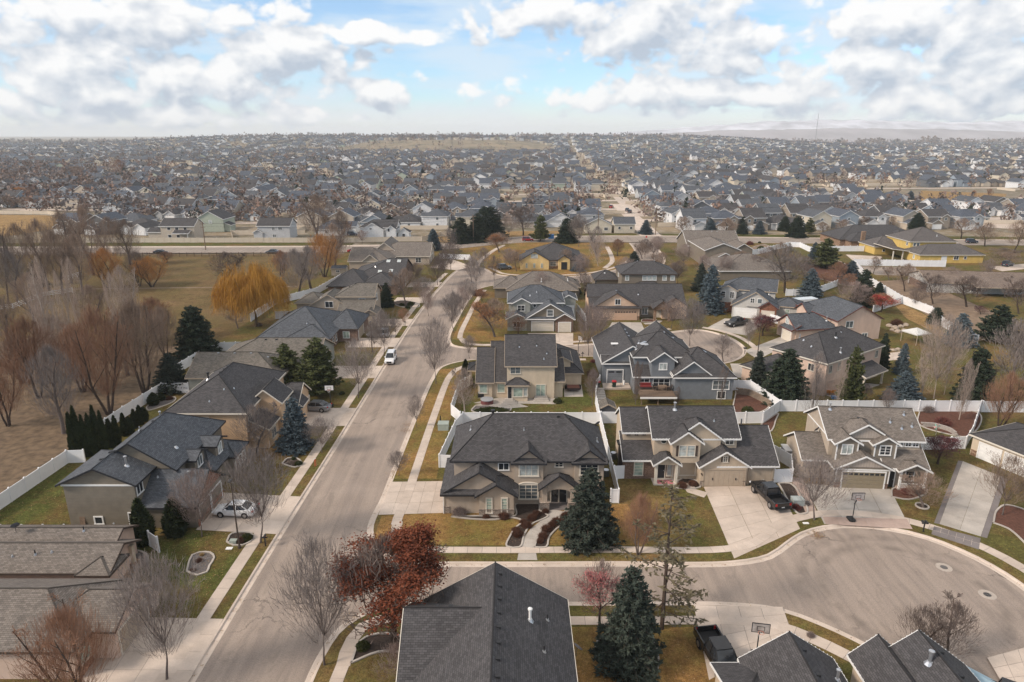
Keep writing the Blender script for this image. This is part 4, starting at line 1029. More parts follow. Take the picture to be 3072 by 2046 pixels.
# ---- house at the bottom centre
h = House('stucco_house', 'large charcoal hip and gable roof of the house at the bottom centre', (-1.6, 41), wall=W_PINK, roof=SH_DARK, fascia=T_CREAM)
A = A2 = h.v(-6.6, 4.0, 26, 45.5, 5.6, 'y:gg', .6, ov=.45); B = h.v(-7.3, -1.9, 37.4, 45.2, 5.62, 'x:gg', .66, ov=.45, ovg=.5)
h.v(-7.7, -5, 39.9, 45, 2.4, 'W', .5)
h.vents(A2, 8, .5, .4, .98); h.pipe(A2, 1.3, 41.2, .9, .1, T_WHITE, True); h.pipe(A2, 2.6, 42.2, .5, .06, DARKM); h.pipe(A2, 2.2, 38.7, .5, .06, DARKM); h.dish(4.55, 40.0, 5.5, -.8); h.vents(B, 2, .6, .3, .6)
h.win(A, 'N', 0, 4.4, 1.6, 1.2, 2, 1); h.win(A2, 'E', 38, 4.4, 1.6, 1.2, 2, 1)
# ---- two roofs at the bottom right
h = House('stucco_house', 'charcoal gable roof with low side roof beside the parked pickup at the bottom', (20.5, 36), wall=W_TAN, roof=SH_DARK, fascia=T_WHITE)
A = h.v(17.5, 24.0, 24, 42.2, 2.9, 'y:gg', .68); B = h.v(15.3, 18.5, 30, 41.8, 2.9, 'x:gh', .3); h.garage(A, 'N', 20.7, 4.9, 2.2, T_TAN); h.vents(A, 3, .6, .6, .98); h.pipe(A, 23.2, 39.6, .8, .1, METAL, True); h.bulbs(A)
h = House('stucco_house', 'pair of charcoal gables hung with bulbs at the bottom right of the turning circle', (29.8, 36), wall=W_TAN, roof=SH_DARK, fascia=T_WHITE)
A = h.v(26.0, 29.4, 26, 42.6, 2.9, 'y:gg', .9); B = h.v(26.4, 33.6, 24, 41.6, 2.9, 'y:gg', .78); h.pipe(B, 29.3, 39.3, .9, .12, METAL, True); h.bulbs(A); h.bulbs(B); h.garage(B, 'N', 30.8, 2.7, 2.2, T_TAN); h.vents(B, 3, .9, .6, .97); h.garage(B, 'E', 38, 4, 2.2, T_TAN)
# ---- west side of the street
h = House('ranch_house', 'low ranch house with mottled brown tiled roofs at the bottom left corner', (-42, 51), wall=W_PINK, roof=SH_BROWN, fascia=T_DARK, trim=T_CREAM)
N_ = h.v(-52, -38.2, 56.2, 60.4, 3.1, 'x:hg', .5); M_ = h.v(-52, -37.0, 53.3, 58.0, 3.0, 'x:hg', .5, ovg=.7); S_ = h.v(-52, -33.9, 43.5, 51.8, 3.0, 'x:hh', .52); S2 = h.v(-38, -32.0, 45.7, 51.2, 3.02, 'x:hg', .52); Pq = h.v(-39, -36.6, 53.0, 55.6, 2.95, 'x:hh', .5)
for y in (53.6, 55.6, 57.4): h.post(-36.9, y, .13, 3.0, .22, W_TAN, STONE2)
h.garage(S2, 'E', 48.3, 4.2, 2.2, T_TAN); h.wains(S2, 'E', 50.3, 51.0, 2.4, STONE2); h.win(S_, 'E', 44.6, 1.7, 1.2, 1.4, 2, 1); h.wains(S_, 'E', 43.6, 45.4, .9, BRICK); h.win(M_, 'E', 54.6, 1.6, 1.2, 1.5, 2, 1)
h.pipe(N_, -41.5, 58.0, .45, .06, DARKM); h.pipe(M_, -44.0, 54.6, .45, .06, DARKM); h.dish(-47.6, 57.4, 4.4, .8); h.vents(S_, 2, -.8, .38, .5, METAL); h.pipe(M_, -46, 54.4, .2, .05); h.pipe(M_, -42.6, 54.8, .2, .05)
h = House('siding_house', 'olive grey siding house with broad dark gables and dormers beside the dark cypress row', (-41, 71), wall=W_OLIVE, roof=SH_GREY, fascia=T_BLACK, trim=T_WHITE)
lo = A = h.v(-47.4, -39.9, 64.5, 72, 5.75, 'y:gh', .46, ov=.5)
B = h.v(-46.4, -37.5, 68.4, 81, 5.5, 'y:gh', .66, ov=.5); C = h.v(-40.4, -34.0, 65.0, 71.8, 2.75, 'x:gg', .7); D1 = h.v(-41, -36.4, 70.9, 73.3, 5.3, 'x:hg', .45, z0=3); D2 = h.v(-41, -35.6, 74.6, 77.0, 5.3, 'x:hg', .45, z0=2.5)
F_ = h.v(-40, -35.2, 71.5, 80.2, 3.1, 'x:hh', .55); K_ = h.v(-37.5, -34.4, 76.6, 80.4, 2.9, 'x:hh', .5)
h.band(A, 'S', -47.6, -39.9, 5.45, .2, T_WHITE); h.win(lo, 'S', -44.3, 1.35, .75, .75, 1, 1, G_DARK, T_WHITE, .14); h.win(A, 'E', 65.4, 4.7, 1.1, 1.0, 2, 1, G_DARK); h.win(D1, 'E', 72.1, 4.6, 1.1, 1.1, 2, 1, G_MID); h.win(D2, 'E', 75.8, 4.5, .9, 1.2, 2, 1, G_BLIND)
for y in (77.3, 78.4, 79.5): h.win(K_, 'E', y, 1.6, .7, 1.2, 1, 2, G_DARK)
h.door(lo, 'S', -40.5, .95, 2.1, W_OLIVE, .13, T_WHITE); h.garage(C, 'E', 67, 2.6, 2.2, W_OLIVE); h.garage(C, 'E', 70, 2.6, 2.2, W_OLIVE); h.wains(C, 'E', 65.1, 71.7, .9, BRICK); m = MB(); m.face([(-33.98 + 41 + .05, 65.1 - 71, 3.0), (-33.98 + 41 + .05, 71.7 - 71, 3.0), (-33.98 + 41 + .05, 68.4 - 71, 5.3)]); m.obj('gable_panel', BRICK, h.root)
h.pipe(A, -41.6, 66.6, 1.0, .11, METAL, True); h.vents(B, 3, -.7, .2, .8); h.vents(A, 2, -.6, .2, .6); h.pipe(B, -44.5, 75, .5); h.pipe(B, -44, 79, .6, .1, METAL, True); h.pipe(C, -39, 67.6, .2, .05); h.vents(C, 2, -.4, .4, .8, METAL); h.pipe(B, -38.6, 71.5, .15, .1)
h = House('stucco_house', 'orange tan two storey house with dark hip roof, basketball hoop in front', (-40, 91), wall=W_PEACHT, roof=SH_DARK, fascia=T_CREAM, trim=T_CREAM)
A = h.v(-45.7, -35.3, 83.6, 99.2, 5.8, 'y:hh', .62); B = h.v(-36.5, -32.3, 88.6, 92.8, 5.2, 'y:gg', .8); C = h.v(-35.6, -32.9, 84.6, 88.6, 3.0, 'E', .5); D = h.v(-36, -31.4, 92.4, 98.5, 3.2, 'x:hg', .7); E_ = h.v(-33.5, -30.8, 92.6, 95.0, 3.0, 'y:gg', .9)
h.win(A, 'S', -40.7, 4.5, .95, 1.1, 2, 1, G_BLIND, T_CREAM); h.win(A, 'E', 84.9, 4.5, 1.0, 1.2, 2, 1, G_MID); h.win(B, 'E', 90.7, 4.3, .9, 1.3, 1, 2, G_DARK); h.garage(D, 'E', 96.2, 4.6, 2.2, W_PEACHT); h.win(C, 'E', 86.6, 1.6, 1.5, 1.3, 2, 1)
h.pipe(A, -43.2, 91.4, .9, .12, DARKM, True); h.pipe(A, -40.4, 84.9, .15, .05); h.pipe(A, -39, 86.6, .15, .05); h.pipe(A, -38, 87.4, .15, .05); h.vents(A, 3, -.3, .38, .62)
h = House('ranch_house', 'sprawling ranch house with plain taupe roof behind two green pines', (-44, 114), wall=W_GREYG, roof=SH_TAUPE, fascia=T_TAN)
A = h.v(-53, -38, 105.1, 115.3, 2.9, 'x:gh', .5); B = h.v(-52, -33.8, 110.2, 123.6, 2.9, 'x:hg', .46); h.v(-38, -33.4, 112.5, 118.8, 2.9, 'x:hg', .5); h.vents(A, 4, -.4, .15, .85, METAL); h.pipe(B, -41, 113.6, .7, .08, DARKM); h.vents(B, 2, -.6, .4, .6); h.garage(B, 'E', 115.8, 4.8, 2.2, T_TAN); h.win(A, 'S', -46, 1.6, 1.6, 1.3, 2, 1)
h = House('ranch_house', 'ranch house with large dark grey hip roofs and brick front wall behind the silver car', (-41, 137), wall=BRICK2, roof=SH_GREY, fascia=T_DARK)
A = h.v(-49.6, -35.8, 127.6, 146.5, 2.9, 'x:hh', .42); B = h.v(-38, -31.8, 134.4, 145.6, 2.9, 'x:hh', .46); C = h.v(-44, -35.6, 127.2, 134.5, 2.9, 'y:hh', .42); h.garage(B, 'E', 138.2, 4.8, 2.2, T_TAN); h.win(C, 'E', 130.2, 1.6, .9, 1.3, 1, 2); h.win(C, 'E', 132.4, 1.6, .9, 1.3, 1, 2); h.pipe(A, -41, 131.6, .3, .06); h.vents(A, 2, -.7, .3, .6); h.win(B, 'S', -34, 1.6, 1.2, 1.3, 2, 1)
h = House('siding_house', 'sand coloured siding house with long taupe gable, beyond the ranch house of dark grey hips', (-40, 154), wall=W_SAND, roof=SH_TAUPE, fascia=T_TAN)
A = h.v(-47.2, -36.4, 151, 163, 2.8, 'y:gh', .6); B = h.v(-40.2, -31.7, 152.2, 160.4, 5.5, 'x:hg', .5); C = h.v(-38.8, -31.4, 147.4, 152.4, 2.75, 'S', .4); D = h.v(-50, -44, 154, 162, 3.5, 'x:hh', .4); E_ = h.v(-33, -30.4, 147.2, 152, 2.7, 'y:gg', .6)
h.win(A, 'S', -41.6, 3.9, 1.7, 1.3, 2, 1, G_DARK); h.win(B, 'S', -34.3, 4.6, 1.3, .8, 2, 1, G_DARK); h.win(B, 'E', 156, 4.6, 1.2, 1.4, 2, 1); h.garage(E_, 'E', 149.5, 3.9, 2.2, T_TAN); h.pipe(A, -38.6, 153, .7, .08, T_WHITE); h.vents(B, 3, .2, .2, .7); h.pipe(A, -44, 153.5, .3)
h = House('ranch_house', 'wide dark roofed ranch house with four white skylights near the end of the street', (-39, 189), wall=BRICK2, roof=SH_DARK, fascia=T_BLACK)
A = h.v(-48.2, -38, 175.2, 190, 2.9, 'x:hh', .42); B = h.v(-45, -29.9, 181.5, 202.8, 2.9, 'x:hg', .40); C = h.v(-40, -30.5, 176.4, 186, 2.9, 'x:hh', .5)
for x, y in ((-34.8, 190.6), (-31.8, 190.6), (-36.4, 185.6), (-33.4, 186)):
 z = h.zat(B, x + 39, y - 189); m = MB(); m.box(-.5, .5, -.6, .6, .0, .14); o = m.obj('skylight', T_WHITE, h.root); o.location = (x + 39, y - 189, z); o.rotation_euler = (math.atan(.40), 0, 0); m = MB(); m.box(-.42, .42, -.52, .52, .13, .155); m.obj('pane', G_BLIND, o)
h.vents(B, 6, -.4, .3, .95); h.garage(B, 'E', 190, 4.8, 2.2, T_TAN); h.pipe(B, -38, 188, .8, .1, DARKM); h.win(C, 'E', 181, 1.6, 1.5, 1.2, 2, 1)
h = House('siding_house', 'brown roofed house with sharp front gable closing the far end of the street', (-38, 226), wall=W_SAND, roof=SH_BROWN, fascia=T_CREAM)
A = h.v(-46, -38, 224, 238, 3.6, 'y:gg', .75); B = h.v(-46, -27, 221, 236, 2.9, 'x:hg', .44); C = h.v(-51, -38, 211.5, 225, 2.9, 'x:gh', .46); D = h.v(-46.4, -42, 211.2, 217, 3.0, 'y:gh', .8); h.win(B, 'S', -30.6, 1.6, 1.7, 1.4, 2, 2, G_DARK); h.garage(B, 'E', 229, 4.8, 2.2, T_TAN)
# ---- second side street
h = House('stucco_house', 'beige two storey house with charcoal roofs and bay nook facing the backyard patio', (1, 108), wall=W_CREAM, roof=SH_DARK, fascia=T_TAN, trim=T_CREAM)
A = h.v(-.8, 6.8, 102.8, 112.6, 5.75, 'x:gg', .7); B = h.v(-5.5, -3.2, 102.9, 115, 2.9, 'x:gg', .62); B2 = h.v(-3.2, -.7, 103.2, 117.4, 2.9, 'x:gg', .62); C = h.v(6.7, 11.6, 107.4, 119, 2.9, 'x:gh', .62, wall=W_CREAM); D = h.v(6.7, 8.2, 103.4, 107.8, 2.9, 'S', .5); K = h.v(-.7, 2.5, 101.6, 104, 2.9, 'x:hh', .5)
Pq = h.v(-7.2, -5.4, 109, 112.6, 2.8, 'x:hg', .5, open_=True); h.post(-7.0, 109.2, .13, 2.9, .2, W_TAUPE, STONE); h.v(6.8, 9.8, 108.2, 114, 4.6, 'y:gh', .5)
h.win(A, 'S', .55, 5.0, 1.5, 1.15, 2, 2, G_MID); h.win(A, 'S', 4.6, 1.55, 1.4, 1.9, 2, 1, G_CURT, T_CREAM); h.win(B, 'S', -4.6, 1.75, 1.1, 1.4, 1, 1, G_CURT); h.win(B2, 'S', -1.75, 1.75, 1.1, 1.35, 1, 1, G_CURT); h.door(K, 'S', -.35, .6, 2.0, T_BLACK, .6); h.win(K, 'S', .95, 1.65, 1.4, 1.4, 1, 1, G_CURT); h.win(K, 'S', 2.15, 1.7, .5, 1.3, 1, 2, G_BLIND); h.win(K, 'E', 102.3, 1.7, .6, 1.3, 1, 2, G_BLIND)
for i in range(3): h.box('step', -1.7 - .0 + i * .3, .8 - i * .3, 100.2 + i * .42, 101.6, .1 + i * .18, .3 + i * .18, CONC_G); h.box('step', 3.4 + i * .12, 5.9 - i * .12, 101.4 + i * .42, 102.8, .1 + i * .18, .3 + i * .18, CONC_G)
h.vents(A, 4, .3, .1, .9); h.pipe(A, 1.2, 105.6, .4, .05, DARKM); h.pipe(A, 4.0, 105.8, .5, .05, DARKM); h.pipe(A, 5.6, 104.5, .4, .05, DARKM); h.pipe(A, 5.1, 103.6, .3, .05); h.vents(B, 1, .2, .4, .6); h.vents(B2, 1, .2, .4, .6); h.vents(C, 1, -.5, .5, .7)
h = House('siding_house', 'blue grey siding house with white gable trim and raised back deck', (24, 108), wall=W_GREY, roof=SH_DARK, fascia=T_WHITE)
A = h.v(15.5, 25, 109.4, 124, 4.0, 'y:gg', .6); m_ = h.v(15.4, 20.1, 109.35, 110.4, 3.96, 'S', .6, ov=.35); B = h.v(20.2, 30, 107, 116, 5.9, 'x:hh', .6); Bg = h.v(22.6, 26.3, 104.5, 110, 5.9, 'y:gh', .72, z0=3.2); C = h.v(26.1, 31.6, 102.8, 110, 4.15, 'y:gh', .75); D = h.v(26, 35.4, 102.4, 113, 3.95, 'x:hh', .6); E_ = h.v(20, 26.2, 104.8, 108.5, 3.2, 'S', .5); F_ = h.v(22.6, 30, 112, 120, 5.3, 'y:hg', .75)
h.garage(m_, 'S', 17.5, 2.6, 2.6, W_GREY, 2, T_WHITE); h.win(Bg, 'S', 24.45, 5.0, 1.1, 1.0, 2, 1, G_BLIND, T_WHITE, .12); h.win(E_, 'S', 21.6, 2.2, 1.6, 1.1, 2, 2, G_DARK, T_WHITE); h.win(E_, 'S', 24.4, 2.1, 2.6, 1.3, 3, 2, G_DARK, T_WHITE); h.win(C, 'S', 28.3, 2.3, 2.6, 1.4, 3, 2, G_DARK, T_WHITE, .12); h.win(D, 'S', 33.4, 2.6, 2.5, 1.4, 3, 2, G_MID, T_WHITE, .12); h.win(D, 'S', 33.6, .9, 1.2, 1.2, 2, 1, G_DARK)
h.box('deck_floor', 20.2, 25.8, 99.9, 104.7, 1.35, 1.5, WOOD); h.box('deck_rim', 20.1, 25.9, 99.75, 99.9, 1.25, 1.52, T_WHITE)
m = MB()
for i in range(39): m.box(-2.85 + i * .15, -2.81 + i * .15, -.02, .02, .1, .9)
m.box(-2.9, 2.9, -.04, .04, .9, .96); o = m.obj('deck_railing', WOOD, h.root); o.location = (23 - 24, 99.95 - 108, 1.5)
for x in (20.4, 23, 25.6): h.post(x, 100.1, .1, 1.35, .07, WOOD)
h.vents(A, 3, .4, .35, .75, METAL); h.box('skylight', 17.3, 18.9, 113.6, 114.3, 5.9, 6.05, T_WHITE); h.pipe(B, 22.3, 109.6, .25, .3, METAL); h.pipe(B, 20.8, 109.0, .6, .1); h.pipe(B, 21.6, 111, .5, .1); h.vents(B, 2, .3, .5, .8, METAL); h.pipe(D, 31.2, 107.3, .25, .3, DARKM); h.vents(C, 1, .2, .3, .5)
h = House('stucco_house', 'beige two storey house with charcoal hip roof, turned towards the white fence corner', (50.5, 103.3), 35, wall=W_PINK, roof=SH_DARK, fascia=T_CREAM, trim=T_CREAM, local=True)
A = h.v(.4, 17.4, .4, 10.4, 5.8, 'x:hh', .58); B = h.v(-3.9, 4, 5, 13, 2.8, 'y:hh', .55); C = h.v(8, 14.2, -2.2, .6, 2.6, 'S', .35, open_=True)
for u in (1.6, 4.2, 8.0, 10.6, 15.8): h.win(A, 'S', u, 4.5, .8, 1.2, 2, 1, G_MID)
h.garage(A, 'S', 2.2, 2.2, 2.3, W_PINK, 0, W_PINK); h.win(A, 'S', 11.2, 1.8, 2.6, 1.1, 3, 2, G_MID); h.win(A, 'W', 3, 4.4, 1.0, 1.1, 2, 1); h.post(8.2, -2.0, .13, 2.7, .13); h.post(14, -2.0, .13, 2.7, .13)
h.vents(A, 4, .4, .3, .7); h.pipe(A, 8.0, 3.8, .8, .12, DARKM, True); h.pipe(A, 5.4, 1.2, .7, .1, METAL, True); h.pipe(A, 3.6, 7.6, .7, .1, METAL); h.pipe(A, 10.6, 4.4, .4, .05, DARKM); h.pipe(A, 2.4, 4.6, .2); h.pipe(A, 3.2, 6.6, .2)
h = House('stucco_house', 'pink beige house with grey roof and dark red eaves at the second turning circle', (71.5, 135.5), 11, wall=W_PINK, roof=SH_TAUPE if False else SH_GREY, fascia=T_RED, trim=T_WHITE, local=True)
A = h.v(-5, 5, 0, 14, 4.5, 'y:gh', .55); B = h.v(-13.8, -4.6, .6, 7.4, 2.9, 'x:gh', .66); C = h.v(-6.2, -3, 8.5, 12.5, 4.2, 'x:gh', .7); D = h.v(5, 7.6, 4, 7, 3.0, 'E', .3, open_=True); h.post(7.4, 4.2, .13, 3, .13); h.post(7.4, 6.8, .13, 3, .13); E_ = h.v(-14.6, -13.2, .8, 4.4, 2.75, 'W', .5)
h.win(A, 'S', -2.3, 3.6, 1.6, 1.3, 2, 1, G_MID); h.win(B, 'W', 4.0, 4.0, 1.0, 1.3, 2, 2, G_BLIND); h.garage(E_, 'W', 2.6, 3.0, 2.2, T_CREAM); h.vents(B, 3, -.2, .2, .8); h.pipe(B, -6.2, 2.0, .8, .1, METAL, True); h.win(A, 'S', 1.6, 1.0, 1.2, 1.0, 2, 1)
h = House('siding_house', 'pale grey house with red brick garage bay and open balcony, dark pickup in front', (55, 153), -22, wall=W_PALE, roof=SH_GREY, fascia=T_TAN, local=True)
A = h.v(-6.8, 5, 6, 13.6, 5.5, 'x:hg', .55); B = h.v(-4, 5.9, 0, 9, 2.95, 'y:gh', .66); C = h.v(2.1, 5.7, -1.1, 2.5, 3.1, 'y:gh', .7, wall=BRICK, fascia=T_RED); D = h.v(5, 11, 3.2, 9.4, 2.9, 'x:hh', .45); F_ = h.v(-7.6, -3.6, 4.4, 8, 5.4, 'y:gh', .5)
h.garage(B, 'S', -1.0, 4.88, 2.2, T_WHITE, 0, T_WHITE); h.garage(C, 'S', 3.9, 2.6, 2.3, T_CREAM, 0, T_CREAM); h.win(B, 'S', .3, 4.3, .8, 1.1, 2, 2, G_DARK); h.win(B, 'S', 1.9, 4.2, .9, 1.3, 1, 1, G_MID); h.win(F_, 'S', -6.6, 4.3, .9, 1.4, 1, 3, G_DARK); h.win(F_, 'S', -4.6, 4.3, .9, 1.4, 2, 3, G_DARK); h.wains(F_, 'S', -7.5, -3.8, 2.4, BRICK); h.box('balcony_parapet', -1.0, 2.3, -.35, -.1, 3.0, 3.9, W_PALE); h.vents(B, 3, .3, .3, .9); h.win(D, 'S', 8, 1.6, .8, 1.2, 1, 2); h.pipe(B, 3.6, 6, .8, .1, METAL, True)
h = House('siding_house', 'peach gabled house with stone arch entry and long charcoal roof', (28, 157), wall=W_PEACH, roof=SH_DARK, fascia=T_DARK, trim=T_WHITE)
A = h.v(18.6, 29.2, 151.4, 160, 3.0, 'y:gh', .62, pent=True); B = h.v(18.2, 40, 153.6, 165, 2.9, 'x:gg', .66, wall=W_OLIVE); C = h.v(32.3, 36.1, 150.4, 154, 3.1, 'y:gh', .8, open_=True); D = h.v(34.6, 40.2, 152.4, 158, 3.1, 'y:gh', .66); E_ = h.v(17.9, 22, 156, 162, 4.6, 'x:gh', .5)
h.garage(A, 'S', 26.0, 5.0, 2.2, plain('garage_peach', (.62, .42, .30), .6, .05), 8, W_PEACH); h.win(A, 'S', 24.1, 4.4, 1.1, 1.2, 2, 1, G_DARK); h.wains(A, 'S', 28.6, 29.2, 1.0, STONE2); h.wains(A, 'S', 18.7, 19.4, 1.0, STONE2); arch_panel(h, 32.8, 35.6, 150.4, 2.2, .7, 3.3, STONE2, .5); h.post(32.55, 150.6, .13, 3.0, .25, STONE2); h.post(35.85, 150.6, .13, 3.0, .25, STONE2); h.door(B, 'S', 34.0, 1.0, 2.2, T_CREAM); h.win(B, 'S', 30.8, 1.7, 1.3, 1.4, 2, 1, G_MID); h.win(B, 'S', 37.4, 1.6, 1.3, 1.3, 2, 1); h.vents(A, 2, .1, .2, .5, METAL); h.pipe(B, 29.6, 156.4, .6, .08, DARKM); h.pipe(B, 20, 160, .9, .15, DARKM, True)
m = MB(); m.face([(32.3 - 28, 150.36 - 157, 3.2), (36.1 - 28, 150.36 - 157, 3.2), (34.2 - 28, 150.36 - 157, 4.7)]); m.obj('gable_stone', STONE2, h.root)
h = House('siding_house', 'sage grey house with brick single garage, round window and slate grey roof', (6, 148), wall=W_GREYG, roof=SH_GREY, fascia=T_WHITE)
A = h.v(-.7, 11.3, 146.3, 156, 5.5, 'x:hh', .56); A2 = h.v(.3, 4.0, 145.6, 150, 5.5, 'y:gh', .55); B = h.v(3.2, 13.3, 142.1, 151, 2.95, 'y:gh', .62, pent=True, wall=W_OLIVE); C = h.v(9.4, 13.1, 141.3, 145, 3.0, 'y:gh', .6, wall=BRICK2); D = h.v(11.4, 14.8, 153.8, 160, 4.4, 'y:gh', .55); E_ = h.v(-1.0, 3.2, 142.4, 148, 2.8, 'y:gh', .5)
h.garage(B, 'S', 6.6, 4.6, 2.2, T_CREAM, 0, T_WHITE); h.garage(C, 'S', 11.3, 2.5, 2.2, T_CREAM, 0, T_WHITE); h.garage(D, 'S', 13.1, 2.4, 2.8, T_WHITE, 0, T_WHITE); h.win(A2, 'S', 2.0, 4.4, 1.5, 1.2, 2, 2, G_DARK); h.win(B, 'S', 8.2, 4.2, 1.2, 1.3, 1, 2, G_MID, T_WHITE, .13); h.win(E_, 'S', 1, 1.6, 1.4, 1.2, 2, 1); h.vents(B, 4, .4, .2, .7); h.pipe(A, 4, 148, .3); h.pipe(A, 5.5, 149, .3, .06)
m = MB(); m.lathe([(.42, 0), (.42, .1)], 16); o = m.obj('round_window', T_WHITE, h.root); o.location = (5.0 - 6, 146.3 - 148 + .02, 4.8); o.rotation_euler = (R(90), 0, 0); m = MB(); m.lathe([(.32, .1), (.32, .115)], 16); m.obj('pane', G_DARK, o)
h = House('ranch_house', 'brown hip roofed ranch house with dark green hedge at its corner', (7, 177), wall=W_OLIVE2, roof=SH_BROWN, fascia=T_TAN)
A = h.v(-1.2, 16.6, 170.6, 184, 2.9, 'x:hh', .5); B = h.v(-4.5, 4, 173.2, 182, 2.9, 'x:hh', .5); C = h.v(12, 17.6, 174, 183, 2.9, 'y:hh', .5); h.vents(A, 2, .5, .3, .6, METAL); h.pipe(A, 7.6, 173.4, .9, .1, T_WHITE); h.pipe(A, 14.6, 176, .7, .1, T_WHITE); h.win(A, 'S', 12, 1.5, 1.5, 1.3, 2, 1); h.win(A, 'S', 2, 1.5, 1.5, 1.3, 2, 1)
h = House('stucco_house', 'pale yellow house with charcoal roof and black double door below the main road', (12, 219), wall=W_YELLOW, roof=SH_DARK, fascia=T_BLACK, trim=T_CREAM)
A = h.v(5, 22.4, 213.8, 231, 3.0, 'x:hh', .46, wall=W_TAUPE); B = h.v(2.6, 11.6, 212.4, 222, 3.0, 'y:gh', .6); C = h.v(14.6, 18.2, 212.2, 217, 3.3, 'y:gh', .65); h.win(B, 'S', 7.0, 4.4, 2.0, 1.2, 3, 2, G_BLIND); h.door(C, 'S', 16.4, 1.9, 2.4, T_BLACK, .15, W_YELLOW); h.win(A, 'S', 13.0, 1.7, 1.8, 1.2, 2, 2, G_MID)
for u in (4.6, 7.0, 9.4): h.win(B, 'S', u, 1.4, .5, 1.3, 1, 3, G_CURT)
h.wains(A, 'S', 11.8, 14.6, .9, STONE2)
h = House('siding_house', 'dark olive two storey house with stacked white windows, behind the peach house', (36, 184), wall=W_OLIVE2, roof=SH_DARK, fascia=T_DARK, trim=T_WHITE)
A = h.v(29, 43.4, 177.4, 188, 5.7, 'x:hh', .45); B = h.v(22.8, 29.4, 183.6, 191, 2.9, 'x:hh', .5); C = h.v(32.3, 39, 175, 178, 2.8, 'x:hh', .5); h.vents(A, 4, .3, .3, .7, METAL)
for u, w in ((30.4, .8), (35.0, .9), (36.3, .9), (37.6, .9), (40.3, .9), (42.4, .9)): h.win(A, 'S', u, 4.6, w, 1.1, 1, 2, G_BLIND, T_WHITE, .12)
h.win(A, 'S', 41.2, 1.6, 1.4, 1.2, 2, 1); h.win(A, 'W', 183, 4.6, .8, 1.2, 1, 2, G_BLIND); h.pipe(B, 25.6, 186, .9, .1, DARKM)
h = House('siding_house', 'brown house of stepped white trimmed gables behind the pale grey house', (70, 225), wall=W_OLIVE2, roof=SH_BROWN, fascia=T_WHITE, trim=T_WHITE)
A = h.v(61, 79, 236, 252, 4.0, 'x:gg', .5); B = h.v(61.8, 72.8, 217, 238, 5.5, 'y:gh', .38); C = h.v(63, 71.5, 213.6, 219, 2.9, 'y:gh', .5); D = h.v(60.6, 81, 196, 214, 2.9, 'x:hh', .38); h.win(A, 'S', 76.6, 4.6, 1.4, 1.6, 2, 2); h.vents(A, 2, -.8, .5, .7, METAL); h.v(74, 80, 226, 238, 4.2, 'y:gh', .6)
h = House('stucco_house', 'bright yellow stucco house with brown grey hip roofs behind a long white wall', (142, 238), wall=W_YELLOW2, roof=shingle('shingles_grey_brown', (.11, .098, .095), (.13, .118, .112)), fascia=T_CREAM, trim=T_WHITE)
A = h.v(136, 151.5, 232.5, 248, 5.9, 'x:hh', .5); B = h.v(134.6, 155.6, 223.6, 234, 2.9, 'x:hh', .5); C = h.v(128.4, 139, 240.6, 252, 2.9, 'x:hh', .5); D = h.v(129, 137, 230, 242, 2.8, 'E', .12, open_=True)
for u in (137.4, 138.6): h.win(A, 'S', u, 4.9, .8, 1.0, 1, 1, G_MID)
h.win(A, 'W', 234.5, 4.9, .9, 1.0, 1, 1); h.win(B, 'S', 146.6, 1.9, 1.5, 1.2, 2, 1, G_DARK); h.win(B, 'S', 149.6, 1.9, .8, .8, 1, 1, G_DARK); h.door(B, 'S', 142.6, 1.6, 2.2, T_WHITE); h.win(B, 'W', 227, 1.7, .8, 1.2, 1, 1); h.win(C, 'S', 131.6, 1.6, .7, .7, 1, 1, G_DARK)
for x in (129.4, 132.6, 135.4): h.post(x, 230.3, .1, 3.0, .15, T_CREAM)
h.pipe(A, 146, 235, .6, .08, T_WHITE)
h = House('ranch_house', 'charcoal hip roofed house with stone chimney and small dormer behind the bright yellow house', (138, 266), wall=STONE2, roof=SH_DARK, fascia=T_DARK)
A = h.v(124, 156, 258, 275, 2.9, 'x:hh', .5); B = h.v(126, 136, 253.6, 264, 2.9, 'y:hh', .5); C = h.v(145.6, 149.4, 258.6, 264, 5.0, 'y:hh', .5); h.win(C, 'S', 147.4, 4.9, 1.3, 1.0, 2, 1, G_DARK); h.box('chimney', 129.4, 130.8, 252.9, 253.7, 0, 6.6, STONE2)
h = House('ranch_house', 'long low brown roofed ranch house at the right edge behind bare trees', (128, 178), -8, wall=W_PALE, roof=shingle('shingles_faded_brown', (.19, .145, .115), (.22, .17, .14)), fascia=T_TAN, local=True)
A = h.v(-16, 34, 0, 13, 2.9, 'x:gg', .3); B = h.v(-6, 14, -4.4, 3, 2.8, 'S', .16, open_=True, wall=T_DARK)
for u in (-4, 6, 16, 24): h.win(A, 'S', u, 1.5, 2.4, 1.6, 2, 1, G_DARK)
h.wains(A, 'S', 8.6, 12, 2.2, BRICK2); h.wains(A, 'W', 1, 12, 2.0, BRICK2)
for x in (-5.6, 1, 7, 13.6): h.post(x, -4.1, .1, 2.8, .1, T_DARK)
